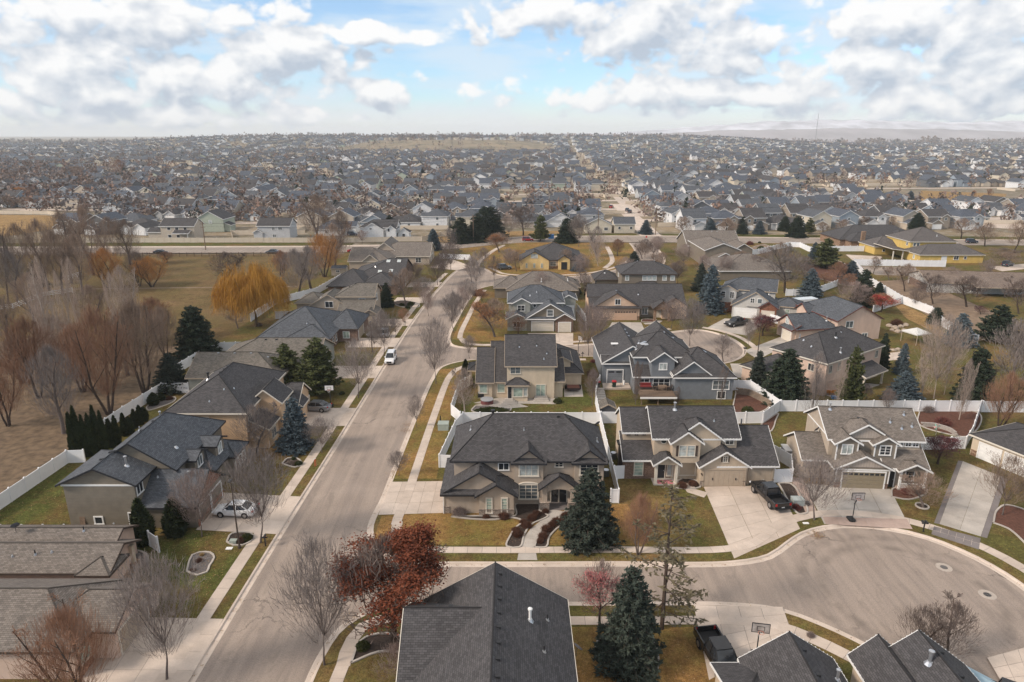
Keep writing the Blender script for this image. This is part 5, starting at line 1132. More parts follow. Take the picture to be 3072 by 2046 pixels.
# ================================================================== fences
def fence(label, line, hgt=1.83, mat=VINYL, step=2.4, name='vinyl_fence', group='white vinyl garden fences', kind='panel'):
 line = [Vector((p[0], p[1], 0)) for p in line]
 root = thing(name, label, 'fence', (line[0].x, line[0].y, 0.0), 0, group); O = line[0]
 def mpost():
  m = MB(); m.box(-.08, .08, -.08, .08, 0, hgt + .06); t = hgt + .06
  q = [(-.1, -.1, t), (.1, -.1, t), (.1, .1, t), (-.1, .1, t)]; ap = (0, 0, t + .11)
  for i in range(4): m.face([q[i], q[(i + 1) % 4], ap])
  return m.mesh('post', mat)
 def mpanel():
  m = MB()
  if kind == 'panel':
   m.box(0, 1, -.02, .02, .06, hgt - .06); m.box(0, 1, -.04, .04, hgt - .14, hgt - .02); m.box(0, 1, -.04, .04, .04, .18); m.box(0, 1, -.028, .028, hgt * .5, hgt * .5 + .05)
  else:
   for z in kind: m.box(0, 1, -.03, .03, hgt * z - .07, hgt * z + .07)
  return m.mesh('panel', mat)
 pm, qm = cached(('fp', hgt, mat.name, str(kind)), mpost), cached(('fq', hgt, mat.name, str(kind)), mpanel)
 for a, b in zip(line, line[1:]):
  L = (b - a).length; n = max(1, round(L / step)); ang = math.atan2(b.y - a.y, b.x - a.x)
  for i in range(n):
   p = a.lerp(b, i / n); link('post', pm, root, (p.x - O.x, p.y - O.y, LOT - .03), ang)
   link('panel' if kind == 'panel' else 'rails', qm, root, (p.x - O.x + .05 * math.cos(ang), p.y - O.y + .05 * math.sin(ang), LOT - .03), ang, (L / n - .1, 1, 1))
 p = line[-1]; link('post', pm, root, (p.x - O.x, p.y - O.y, LOT - .03))
 return root
fence('white vinyl fence along the pasture behind the olive grey house', [(-59.6, 58), (-58.2, 68), (-57.6, 80.2), (-55.5, 80.4)])
fence('white vinyl fence behind the row of cypresses, bending to the orange tan house', [(-58.6, 84), (-58.4, 95), (-57.6, 105.2), (-53.2, 105.2)])
fence('short white vinyl fence between the brown ranch roof and the cypress tree', [(-38.9, 62.6), (-36.0, 60.4)])
fence('white vinyl fence behind the brown ranch house at the left edge', [(-60, 62.5), (-46.8, 62.6)])
fence('white vinyl fence corner at the bottom left edge', [tuple(P(1, 0, 1535).xy), tuple(P(1, 130, 1530).xy), tuple(P(1, 118, 1500).xy)])
fence('white vinyl fence round the left side yard and back of the corner house', [(-7.2, 78.8), (-9.3, 79.0), (-8.1, 89.8), (-7.2, 92.8), (12.8, 92.8)])
fence('white vinyl fence between the corner house and the bulb strung house', [(12.9, 92.6), (12.6, 81), (12.3, 70.2), (11.4, 70.2)])
fence('white vinyl gate panel beside the brick front', [(12.6, 75.9), (14.1, 76.1)])
fence('white vinyl fence on the street side of the beige house with bay nook', [(-7.6, 93.0), (-9.2, 96), (-8.8, 106), (-6.9, 109.3)])
fence('white vinyl fence curving up beside the concrete garden steps', [(12.9, 93.0), (13.2, 100.5), (14.0, 106.3), (14.9, 108.9)])
fence('short white vinyl fence between the shed and the bulb strung house', [(13.1, 93.0), (15.7, 93.0)])
fence('white vinyl fence from the blue grey house down to the long boundary', [(35.6, 106.6), (39.6, 106.4), (41.2, 97.6), (37.0, 93.0), (31.8, 92.8)])
fence('long white vinyl fence across the backyards behind the grey brown house', [(41.3, 97.5), (72.0, 97.4)])
fence('white vinyl fence running from the long boundary to the tan house', [(71.8, 97.2), (64.6, 88), (61.4, 84.4), (53.0, 84.0)])
fence('white vinyl fence continuing the boundary to the right edge', [(72.1, 97.2), (92, 96.8)])
fence('white vinyl fence and gate between the third garage and the grey brown house', [(32.0, 75.0), (34.3, 75.2), (35.6, 79.0), (33.4, 84.6)])
fence('long white fence running diagonally along the dirt yard', [tuple(P(6, *q).xy) for q in ((1200, 330), (1310, 455), (1520, 585), (1720, 660), (1800, 745), (2030, 865))], 2.0)
fence('white fence branching behind the red berry tree', [tuple(P(6, *q).xy) for q in ((1520, 588), (1415, 620), (1330, 650))])
fence('white wall in front of the bright yellow house', [(111, 219.5), (126, 218), (139.2, 216.9)], 2.1)
fence('white fence to the left of the bright yellow house', [(107.6, 246), (118, 247.4), (128, 247.4)], 2.0)
fence('white fence curving along the road beside the gravel garden', [tuple(P(6, *q).xy) for q in ((450, 265), (560, 255), (680, 225), (770, 205), (840, 208), (910, 242))], 1.9)
fence('pale fence behind the blue spruce and the grey house', [tuple(P(6, *q).xy) for q in ((745, 535), (840, 535), (960, 520), (1090, 470))])
fence('white fence beside the rv garage of the sage grey house', [(15.6, 159.6), (16.6, 150), (16.2, 143)])
fence('white fence and gate by the pickup driveway of the brick bay house', [tuple(P(6, *q).xy) for q in ((632, 705), (735, 740))])
fence('white fence behind the sand coloured house at the pasture edge', [(-54.6, 152.4), (-48.2, 153.2)])
fence('white fence of the pasture edge beyond the golden willow', [(-59.4, 150), (-59.2, 166), (-52, 178), (-50, 196)])
fence('low white fence behind the ranch house with dark grey hips', [(-59.8, 112), (-58.6, 128), (-52.2, 128.4)])
fence('white fence around the parking pad at the end of the street', [(-24.8, 232), (-14.4, 229.6), (-13.2, 220)])
fence('long tan vinyl fence beyond the main road', [(-172, 268.2), (-150, 268.6), (-85, 268.9), (-62, 268.9)], 1.9, VINYL_TAN, 2.6, group='tan vinyl fences')
fence('tan vinyl fence between the sage green house and the grey house', [(-110, 269.2), (-119, 290), (-88, 291)], 1.9, VINYL_TAN, 2.6, group='tan vinyl fences')
fence('tan vinyl fence below the white house beyond the road', [(-62, 269.2), (-36, 272.4), (-30, 285), (-12, 287)], 1.9, VINYL_TAN, 2.6, group='tan vinyl fences')
fence('long tan wall round the dry field at the left edge', [(-300, 372), (-246, 366), (-205, 342)], 1.9, VINYL_TAN, 2.8, group='tan vinyl fences')
RAIL = plain('rail_brown', (.13, .085, .06), .9, .3, 3)
fence('brown wooden rail fence between pasture and main road', [(-175, 237), (-121, 236.2), (-62, 237.4)], 1.35, RAIL, 2.6, 'rail_fence', 'rail fences', (.3, .62, .92))
fence('dark wooden post fence at the left edge of the pasture', [tuple(P(4, *q).xy) for q in ((0, 925), (60, 935), (165, 952), (240, 970))], 1.3, RAIL, 2.6, 'rail_fence', 'rail fences', (.5, .9))
fence('white rail fence across the far left of the pasture', [tuple(P(4, *q).xy) for q in ((0, 745), (90, 735), (290, 655), (490, 625))], 1.3, VINYL, 2.6, 'rail_fence', 'rail fences', (.3, .62, .92))
fence('white rail fence by the farmyard, farther from the camera', [tuple(P(4, *q).xy) for q in ((460, 540), (550, 510))], 1.3, VINYL, 2.6, 'rail_fence', 'rail fences', (.3, .62, .92))
# stacked block retaining wall
def retaining(label, line, rows, mat=plain('retaining_block', (.26, .2, .15), .9, .25, 6), h=.2):
 root = thing('retaining_wall', label, 'retaining wall', (line[0][0], line[0][1], 0)); O = line[0]; pp = resample(line, .6)
 bm_ = cached(('rb', mat.name), lambda: MB().box(-.29, .29, -.14, .14, .008, h - .006).mesh('block', mat))
 for r in range(rows):
  for i in range(len(pp) - 1):
   a, b = pp[i], pp[i + 1]; c = (a + b) / 2 + (b - a) * (.5 if r % 2 else 0); ang = math.atan2(b[1] - a[1], b[0] - a[0])
   link('block', bm_, root, (c[0] - O[0], c[1] - O[1] + r * .05, LOT + r * h), ang)
retaining('curved block retaining wall beside the blue grey house', [tuple(P(6, *q).xy) for q in ((410, 1195), (500, 1205), (580, 1245), (640, 1285))], 5)
retaining('low curved stone wall behind the grey brown house', [tuple(P(3, *q).xy) for q in ((1368, 150), (1450, 155), (1530, 180), (1562, 205))], 3, plain('wall_stone_grey', (.36, .32, .29), .9, .25, 5))
# ================================================================== trees and shrubs
def tubes_np(branches, k):
 """branches: list of (points Nx3, radii N) -> verts, faces"""
 V, F, base = [], [], 0
 for P_, r in branches:
  n = len(P_); P_ = np.asarray(P_); T = np.gradient(P_, axis=0); T /= (np.linalg.norm(T, axis=1, keepdims=True) + 1e-9)
  ref = np.array((.31, .17, .93)) if abs(T[0][2]) < .8 else np.array((1., .2, .1))
  A = np.cross(T, ref); A /= (np.linalg.norm(A, axis=1, keepdims=True) + 1e-9); B = np.cross(T, A)
  for j in range(k):
   an = 2 * math.pi * j / k; V.append(P_ + (A * math.cos(an) + B * math.sin(an)) * np.asarray(r)[:, None])
  # ring-major order: vertex (i,j) sits at base + j*n + i
  for i in range(n - 1):
   for j in range(k):
    j2 = (j + 1) % k; F.append((base + j * n + i, base + j2 * n + i, base + j2 * n + i + 1, base + j * n + i + 1))
  base += n * k
 return (np.concatenate(V) if V else np.zeros((0, 3))), F
def ribbons_np(branches, rg):
 V, F, base = [], [], 0
 for P_, r in branches:
  P_ = np.asarray(P_); t = P_[-1] - P_[0]; w = np.cross(t, rg.normal(0, 1, 3)); w /= (np.linalg.norm(w) + 1e-9); w = w * np.asarray(r)[:, None]; n = len(P_)
  V.append(P_ - w); V.append(P_ + w); F.extend([(base + i, base + i + 1, base + n + i + 1, base + n + i) for i in range(n - 1)]); base += 2 * n
 return (np.concatenate(V) if V else np.zeros((0, 3))), F
def mesh_np(name, V, F, mat, smooth=False):
 me = bpy.data.meshes.new(name); me.from_pydata(V.tolist() if hasattr(V, 'tolist') else V, [], F); me.materials.append(mat)
 if smooth: me.polygons.foreach_set('use_smooth', [True] * len(me.polygons))
 me.update(); return me
def skeleton(seed, H, trunk_h, limbs, spread, up, n2, n3, n4, r0, stems=1, len1=.62, wander=.10, twig_up=.25, leader=True, l3=.36, l4=.45):
 rg = np.random.RandomState(seed); out = {0: [], 1: [], 2: [], 3: [], 4: []}; tips = []
 def grow(p, d, L, r, lev, upb, nseg):
  pts_ = [p.copy()]; rr = [r]; d = d / np.linalg.norm(d)
  for i in range(nseg):
   d = d + rg.normal(0, wander, 3) + np.array((0, 0, upb / nseg)); d /= np.linalg.norm(d); p = p + d * L / nseg; pts_.append(p.copy()); rr.append(max(.005, r * (1 - .8 * (i + 1) / nseg)))
  out[lev].append((np.array(pts_), rr)); return pts_, rr, d
 def side(d, ang, az):
  d = d / np.linalg.norm(d); a = np.cross(d, (.2, .3, .9) if abs(d[2]) < .9 else (1., 0, 0)); a /= np.linalg.norm(a); b = np.cross(d, a)
  return d * math.cos(ang) + (a * math.cos(az) + b * math.sin(az)) * math.sin(ang)
 def kids(parent, d, L, r, lev, n, ang, ratio, upb, t0=.25):
  az = rg.uniform(0, 6.28)
  for i in range(n):
   t = t0 + (1 - t0) * (i + rg.uniform(.1, .9)) / n; j = min(len(parent) - 2, int(t * (len(parent) - 1))); f = t * (len(parent) - 1) - j
   p = parent[j] * (1 - f) + parent[j + 1] * f; dd = parent[j + 1] - parent[j]; az += 2.4 + rg.uniform(-.5, .5)
   yield p, side(dd, ang * rg.uniform(.65, 1.3), az), L * ratio * rg.uniform(.6, 1.15) * (1.15 - .55 * t), max(.006, r * .42 * (1.1 - .5 * t)), upb
 for s_ in range(stems):
  az = 6.28 * s_ / stems + rg.uniform(-.3, .3); off = np.array((math.cos(az), math.sin(az), 0)) * (.25 if stems > 1 else 0)
  d0 = np.array((0, 0, 1.)) + (off * 1.1 if stems > 1 else rg.normal(0, .03, 3)); tr = H * (.95 if leader else trunk_h + .12)
  pts_, rr, d = grow(off.copy(), d0, tr, r0, 0, .1 if stems == 1 else .55, 8); tips.append(pts_[-1])
  az = rg.uniform(0, 6.28)
  for i in range(limbs):
   t = trunk_h + (.97 - trunk_h) * ((i + .5) / limbs if leader else (.75 + .25 * i / limbs)); j = min(len(pts_) - 2, int(t * (len(pts_) - 1) if leader else len(pts_) - 2)); f = rg.uniform(0, 1)
   p = pts_[j] * (1 - f) + pts_[j + 1] * f; az += 2.4 + rg.uniform(-.4, .4); rel = (p[2] / H)
   L1 = H * len1 * rg.uniform(.8, 1.15) * (1.0 if not leader else max(.22, 1.12 - rel))
   a1 = spread * rg.uniform(.75, 1.25); d1 = np.array((math.cos(az) * math.sin(a1), math.sin(az) * math.sin(a1), math.cos(a1)))
   q, qr, _ = grow(p, d1, L1, r0 * .5 * max(.35, 1.05 - rel), 1, up, 6); tips.append(q[-1])
   for p2, d2, L2, r2, _u in kids(q, d1, L1, qr[0], 2, n2, .6, .5, up):
    q2, r2s, _ = grow(p2, d2, L2, r2, 2, up * .8, 4); tips.append(q2[-1])
    for p3, d3, L3, r3, _u in kids(q2, d2, L2, r2, 3, n3, .62, l3 / .42 * .6, twig_up):
     q3, r3s, _ = grow(p3, d3, L3, max(.02, r3), 3, twig_up, 2); tips.append(q3[-1])
     for p4, d4, L4, r4, _u in kids(q3, d3, L3, r3, 4, n4, .6, l4 * 1.4, twig_up):
      q4, _, _ = grow(p4, d4, L4, .0165, 4, twig_up, 2); tips.append(q4[-1])
 return out, np.array(tips)
def fill_twigs(tips, H, t0, g, n, L, r, seed, up):
 """fine outer twigs filling the crown envelope, growing outwards and up"""
 rg = np.random.RandomState(seed); Rm = np.percentile(np.hypot(tips[:, 0], tips[:, 1]), 93); Hm = np.percentile(tips[:, 2], 99); out = []
 while len(out) < n:
  s_ = rg.rand() ** .85; z = Hm * (t0 + (1 - t0) * s_); a = rg.uniform(0, 6.28); e = math.sin(math.pi * min(1, .06 + .94 * s_ ** g)) ** .6 * Rm * rg.choice((.8, .95, 1.05, 1.2)); rho = e * rg.rand() ** .55
  lump = math.sin(a * 3 + seed) * math.sin(z * 9 / Hm + seed * 2 + a) + .5 * math.sin(a * 7 + z * 17 / Hm)
  if lump < -.5 + .9 * rg.rand(): continue
  p = np.array((math.cos(a) * rho, math.sin(a) * rho, z)); d = p - np.array((0, 0, Hm * t0 * .8)); d = d / (np.linalg.norm(d) + .01) + rg.normal(0, .28, 3) + np.array((0, 0, up)); d /= np.linalg.norm(d)
  q = L * rg.uniform(.5, 1.2); out.append((np.array([p - d * q * .5, p + rg.normal(0, .05, 3), p + d * q * .5 + np.array((0, 0, .1 * q))]), [r, r * .85, r * .4]))
 return out
def bare_meshes(key, bm_, tm, fill=None, **kw):
 def mk():
  out, tips = skeleton(**kw)
  if fill: out[4] += fill_twigs(tips, kw['H'], *fill)
  V, F = tubes_np(out[0], 7); V1, F1 = tubes_np(out[1], 5); o1 = len(V)
  trunk = mesh_np('trunk', np.concatenate([V, V1]), F + [tuple(i + o1 for i in f) for f in F1], BK_GREY, True)
  V, F = tubes_np(out[2], 3); V3, F3 = ribbons_np(out[3] + out[4], np.random.RandomState(1)); o3 = len(V)
  crown = mesh_np('crown', np.concatenate([V, V3]), F + [tuple(i + o3 for i in f) for f in F3], TW_GREY)
  return trunk, crown, tips
 return cached(('tree', key), mk) + (bm_, tm)
BK_GREY = bark('bark_grey', (.135, .11, .10)); TW_GREY = bark('twigs_grey', (.24, .205, .19)); TW_PINK = bark('twigs_pinkish', (.255, .20, .18)); BK_PALE = bark('bark_pale', (.42, .35, .30)); TW_PALE = bark('twigs_pale', (.40, .32, .27))
TW_RED = bark('twigs_rust', (.26, .15, .10)); TW_ORANGE = bark('twigs_orange', (.40, .20, .075)); BK_DARK = bark('bark_dark', (.07, .052, .043)); TW_DARK = bark('twigs_dark', (.16, .125, .11)); TW_BROWN = bark('twigs_brown', (.25, .185, .145)); TW_WILLOW = bark('twigs_golden', (.46, .24, .052)); BK_WILLOW = bark('bark_willow', (.12, .085, .05)); TW_PURPLE = bark('twigs_purple', (.135, .07, .075))
def T_vase(v, bk=BK_GREY, tw=TW_GREY): return bare_meshes(('vase', v), bk, tw, seed=11 + v, H=9.0, trunk_h=.22, limbs=10, spread=.42, up=.55, n2=9, n3=7, n4=5, r0=.13, leader=False, len1=.74, fill=(.26, 1.25, 2000, 1.1, .015, 5 + v, .5))
def T_round(v, bk=BK_GREY, tw=TW_GREY): v %= 4; return bare_meshes(('round', v), bk, tw, seed=31 + v, H=8.0, trunk_h=.25, limbs=12, spread=.75, up=.35, n2=9, n3=7, n4=5, r0=.15, leader=True, len1=.5, fill=(.26, .9, 1500, .9, .014, 9 + v, .25))
def T_pop(v, bk=BK_PALE, tw=TW_PALE): return bare_meshes(('poplar', v), bk, tw, seed=51 + v, H=16.0, trunk_h=.12, limbs=34, spread=.55, up=.75, n2=7, n3=6, n4=3, r0=.2, leader=True, len1=.26, fill=(.12, .8, 1800, 1.2, .018, 3 + v, .7))
def T_salix(v, bk=BK_DARK, tw=TW_RED): return bare_meshes(('salix', v), bk, tw, seed=71 + v, H=12.0, trunk_h=.2, limbs=7, spread=.62, up=.35, n2=9, n3=7, n4=3, r0=.2, stems=3, leader=True, len1=.5, l3=.42, fill=(.24, 1.0, 2600, 1.7, .015, 4 + v, .8))
def T_cotton(v, bk=BK_GREY, tw=TW_BROWN): return bare_meshes(('cotton', v), bk, tw, seed=91 + v, H=18.0, trunk_h=.25, limbs=14, spread=.5, up=.45, n2=8, n3=6, n4=3, r0=.36, leader=True, len1=.42, fill=(.24, .95, 2900, 1.8, .017, 6 + v, .6))
def tufts(centres, size, n, rg, flat=.0, up=.3, narrow=.28):
 """n narrow triangles round each centre"""
 C = np.repeat(np.asarray(centres), n, axis=0); N = len(C); d = rg.normal(0, 1, (N, 3)); d[:, 2] = d[:, 2] * (1 - flat) + up; d /= (np.linalg.norm(d, axis=1, keepdims=True) + 1e-9)
 s = size * rg.uniform(.6, 1.3, (N, 1)); w = np.cross(d, rg.normal(0, 1, (N, 3))); w /= (np.linalg.norm(w, axis=1, keepdims=True) + 1e-9)
 V = np.stack([C - w * s * narrow, C + w * s * narrow, C + d * s], axis=1).reshape(-1, 3); F = np.arange(N * 3).reshape(-1, 3)
 return V, [tuple(f) for f in F.tolist()]
def conifer(key, mat, seed, H=8.0, Rr=2.4, levels=22, nb=13, droop=.28, power=.62, size=.24, per=7, gap=.0, start=.04, tr_=.02):
 def mk():
  rg = np.random.RandomState(seed); cents = []; br = []
  for l in range(levels):
   f = start + (1 - start) * l / levels; rad = Rr * (1 - f) ** power * rg.uniform(.9, 1.1)
   n = max(5, int(nb * (1 - .55 * f))); a0 = rg.uniform(0, 6.28)
   for i in range(n):
    if rg.rand() < gap: continue
    a = a0 + 6.28 * i / n + rg.uniform(-.2, .2); L = rad * rg.uniform(.72, 1.12); z = H * f + rg.uniform(-.15, .15)
    ts = np.linspace(0, 1, 4); pts_ = np.stack([np.cos(a) * L * ts, np.sin(a) * L * ts, z + H * .012 - droop * L * ts ** 1.3 + .12 * L * ts ** 4], 1); br.append((pts_, [.05 * (1 - .8 * t) for t in ts]))
    m_ = max(2, int(L / .22))
    for t in np.linspace(.25, 1.0, m_):
     c = np.array((math.cos(a) * L * t, math.sin(a) * L * t, z - droop * L * t ** 1.3 + .12 * L * t ** 4)); w = .42 * L * (1.05 - t) + .06
     for sgn in (-1, 0, 1): cents.append(c + np.array((-math.sin(a), math.cos(a), 0)) * sgn * w * rg.uniform(.5, 1.1) + rg.normal(0, .05, 3))
  cents += [np.array((0, 0, H * (.9 + .1 * t))) for t in np.linspace(0, 1, 6)]
  V, F = tufts(cents, size, per, rg, .35, .1, .30); crown = mesh_np('crown', V, F, mat)
  V0, F0 = tubes_np([(np.array([(0, 0, 0), (0, 0, H * .5), (0, 0, H * .97)]), [H * tr_, H * tr_ * .6, .02])], 7); V1, F1 = tubes_np(br, 3)
  trunk = mesh_np('trunk', np.concatenate([V0, V1]), F0 + [tuple(i + len(V0) for i in f) for f in F1], BK_DARK); return trunk, crown, None
 return cached(('conifer', key), mk) + (BK_DARK, mat)
FO_BLUE = foliage('needles_blue', (.075, .105, .125), (.13, .165, .18)); FO_DGREEN = foliage('needles_dark_green', (.022, .036, .024), (.055, .07, .045)); FO_SPR = foliage('needles_spruce', (.03, .042, .035), (.075, .09, .07)); FO_PINE = foliage('needles_pine', (.05, .065, .024), (.12, .125, .05)); FO_ARB = foliage('leaves_arborvitae', (.016, .026, .011), (.045, .055, .02)); FO_PINE2 = foliage('needles_sparse_pine', (.12, .105, .06), (.21, .175, .115))
def T_blue(v): return conifer(('s', v), FO_BLUE, 5 + v)
def T_spr(v): return conifer(('s', v), FO_SPR, 5 + v)
def T_dspr(v): return conifer(('d', v), FO_DGREEN, 25 + v, Rr=2.9, power=.5, size=.28, per=7)
def T_pine(v, mat=None): return conifer(('p', v), mat or FO_PINE, 45 + v, Rr=2.7, levels=15, nb=11, droop=-.12, power=.6, size=.32, per=7, gap=.22, start=.10)
def T_tallpine(v): return conifer(('tp', v), FO_PINE2, 65 + v, H=14, Rr=2.6, levels=15, nb=6, droop=-.25, power=.4, size=.26, per=3, gap=.62, start=.12, tr_=.009)
def T_arb(v):
 def mk():
  rg = np.random.RandomState(80 + v); n = 1500; z = rg.uniform(0, 1, n); r = np.sin(np.pi * np.clip(z * .93 + .10, 0, 1)) ** .55 * (1 - .45 * z) * rg.uniform(.72, 1.05, n); a = rg.uniform(0, 6.28, n)
  r *= 1 + .12 * np.sin(a * 3 + v * 2 + z * 5); C = np.stack([np.cos(a) * r * .8, np.sin(a) * r * .8, z * 4.0], 1); V, F = tufts(C, .3, 3, rg, .0, 1.1, .30)
  core = MB().lathe([(.3, .0), (.5, .5), (.5, 1.6), (.3, 3.0), (.05, 3.8)], 8); o = len(V)
  crown = mesh_np('crown', np.concatenate([V, np.array(core.v)]), F + [tuple(i + o for i in f) for f in core.f], FO_ARB)
  V, F = tubes_np([(np.array([(0, 0, 0), (0, 0, .6)]), [.09, .07])], 6); return mesh_np('trunk', V, F, BK_DARK), crown, None, BK_DARK, FO_ARB
 return cached(('arb', v), mk)
def leaves_on(tips, n, size, rg, spread=.35):
 k = np.sin(tips[:, 0] * 2.1 + 1) * np.sin(tips[:, 1] * 2.3) + np.sin(tips[:, 2] * 2.6) * .7; tips = tips[k > -1.05]; C = tips[rg.randint(0, len(tips), n)] + rg.normal(0, spread, (n, 3)); d = rg.normal(0, 1, (n, 3)); d /= np.linalg.norm(d, axis=1, keepdims=True); w = np.cross(d, rg.normal(0, 1, (n, 3))); w /= np.linalg.norm(w, axis=1, keepdims=True); s = size * rg.uniform(.6, 1.3, (n, 1))
 V = np.stack([C, C + d * s * .5 + w * s * .35, C + d * s, C + d * s * .5 - w * s * .35], 1).reshape(-1, 3); F = np.arange(n * 4).reshape(-1, 4); return V, [tuple(f) for f in F.tolist()]
def leafy(key, base, n, size, mat, spread=.35):
 def mk():
  tips = base[2]; V, F = leaves_on(tips, n, size, np.random.RandomState(hash(key) % 999 if False else 7), spread); return mesh_np('leaves', V, F, mat)
 return cached(('leaf', key), mk)
LF_RUST = foliage('leaves_rust', (.125, .034, .02), (.25, .082, .042)); LF_ORANGE = foliage('leaves_orange_brown', (.24, .10, .045), (.34, .17, .08)); LF_RED = foliage('berries_red', (.30, .045, .035), (.42, .09, .07)); LF_PINK = foliage('berries_pink', (.30, .10, .10), (.36, .16, .15)); LF_PURP = foliage('leaves_purple', (.09, .03, .035), (.16, .06, .06))
def T_willow():
 def mk():
  out, tips = skeleton(seed=5, H=12.5, trunk_h=.22, limbs=13, spread=.62, up=.5, n2=7, n3=4, n4=0, r0=.34, leader=False, len1=.68); rg = np.random.RandomState(3)
  V, F = tubes_np(out[0], 8); V1, F1 = tubes_np(out[1], 5); o1 = len(V); trunk = mesh_np('trunk', np.concatenate([V, V1]), F + [tuple(i + o1 for i in f) for f in F1], BK_WILLOW, True)
  br = list(out[2]) + list(out[3])
  st = []; Rw = 6.4
  for i in range(13000):
   a = rg.uniform(0, 6.28); rho = Rw * rg.rand() ** .5 * (1 + .12 * math.sin(a * 2 + .6) + .08 * math.sin(a * 5)); zt = 12.5 * (.50 + .48 * math.sqrt(max(0, 1 - min(1, rho / Rw / 1.15) ** 2))) * (1 + .10 * math.sin(a * 3 + 1) + .07 * math.sin(a * 7 + rho)); z = zt * (.4 + .6 * rg.rand() ** .6); L = (z - .9) * rg.uniform(.15, .55)
   if L < .4 or math.sin(a * 4 + rho * 1.3) * math.sin(z * 1.1 + a) < -.5: continue
   p = np.array((math.cos(a) * rho, math.sin(a) * rho, z)); o = np.array((math.cos(a), math.sin(a), 0)) * rg.uniform(.1, .6) + np.append(rg.normal(0, .3, 2), 0)
   st.append((np.stack([p + o * (1 - (1 - t) ** 2) + np.array((0, 0, .2 * math.sin(t * 2) - L * t ** 1.2)) for t in (0, .33, .66, 1)]), [.018, .017, .014, .008]))
  V0, F0 = tubes_np(br, 3); V, F = ribbons_np(st, rg); V = np.concatenate([V, V0]); o = len(V) - len(V0); F = F + [tuple(i + o for i in f) for f in F0]; return trunk, mesh_np('crown', V, F, TW_WILLOW), None, BK_WILLOW, TW_WILLOW
 return cached(('willow',), mk)
def shrub(key, mat, n, size, rg_seed, flat=.75, up=.9, r=.8, narrow=.1):
 def mk():
  rg = np.random.RandomState(rg_seed); d = rg.normal(0, 1, (n, 3)); d[:, 2] = np.abs(d[:, 2]); d /= np.linalg.norm(d, axis=1, keepdims=True); C = d * r * rg.uniform(.25, 1, (n, 1)) ** .5 * np.array((1, 1, flat)); V, F = tufts(C, size, 2, rg, 0, up, narrow); return mesh_np('foliage', V, F, mat)
 return cached(('shrub', key), mk)
SH_BROWNS = foliage('shrub_brown', (.075, .035, .025), (.15, .075, .05)); SH_GREEN = foliage('shrub_green', (.03, .045, .015), (.085, .085, .03)); SH_GREYS = foliage('shrub_grey_twigs', (.17, .13, .12), (.26, .21, .19)); SH_RED = foliage('shrub_red', (.13, .045, .04), (.22, .09, .075)); SH_GOLD = foliage('ornamental_grass', (.40, .27, .12), (.52, .38, .2))
def S_brown(): return shrub('brown', SH_BROWNS, 900, .55, 1, .8, .8, .75, .05)
def S_box(): return shrub('box', SH_GREEN, 1200, .22, 2, .95, .3, .9, .35)
def S_twig(): return shrub('twig', SH_GREYS, 700, .6, 3, .8, .7, .8, .025)
def S_red(): return shrub('red', SH_RED, 900, .5, 4, .8, .7, .75, .06)
def S_gold(): return shrub('gold', SH_GOLD, 600, .7, 5, .7, 1.2, .5, .03)
def tree(tm, base, h, halfw, label, name, group=None, h0=None, r0=None, rz=None, leaves=None, lean=(0, 0)):
 trunk, crown, tips, bk_, tw_ = tm
 key = crown.name
 if ('ext', key) not in _cache:
  co = np.empty(len(crown.vertices) * 3); crown.vertices.foreach_get('co', co); co = co.reshape(-1, 3); _cache[('ext', key)] = (co[:, 2].max(), np.percentile(np.hypot(co[:, 0], co[:, 1]), 95 if crown.materials[0].name.startswith('twigs') else 90))
 eh, er = _cache[('ext', key)]
 root = thing(name, label, 'tree', (base[0], base[1], base[2] if len(base) > 2 and base[2] > 0 else LOT - .02), (random.random() * 6.28) if rz is None else rz, group)
 s = (halfw / er, halfw / er, h / eh); root.scale = s; root.rotation_euler = (lean[0], lean[1], root.rotation_euler[2])
 for nm_, me_, mt_ in (('trunk', trunk, bk_), ('crown', crown, tw_)):
  o_ = link(nm_, me_, root)
  if me_.materials[0] != mt_: o_.material_slots[0].link = 'OBJECT'; o_.material_slots[0].material = mt_
 if leaves: link('leaves', leaves, root)
 return root
random.seed(4)
def tpx(kind, c, bx, by, topy, hw, label, name='bare_tree', group=None, leaves=None, tx=None):
 b = P(c, bx, by); h = max(1.2, height_at(c, b, bx, topy)); w = hw * metres_per_px(c, b) * 1.0
 t = kind() if callable(kind) else kind
 if b.x < -60: b.z = .02
 else: b.z = 0
 return tree(t, (b.x, b.y, b.z), h, w, label, name, group, leaves=leaves(t) if leaves else None)
V_, RD, PO, SX, CT = T_vase, T_round, T_pop, T_salix, T_cotton
ST = 'bare street trees'; PT = 'trees of the pasture'; YT = 'garden trees'; SPR = 'garden conifers'
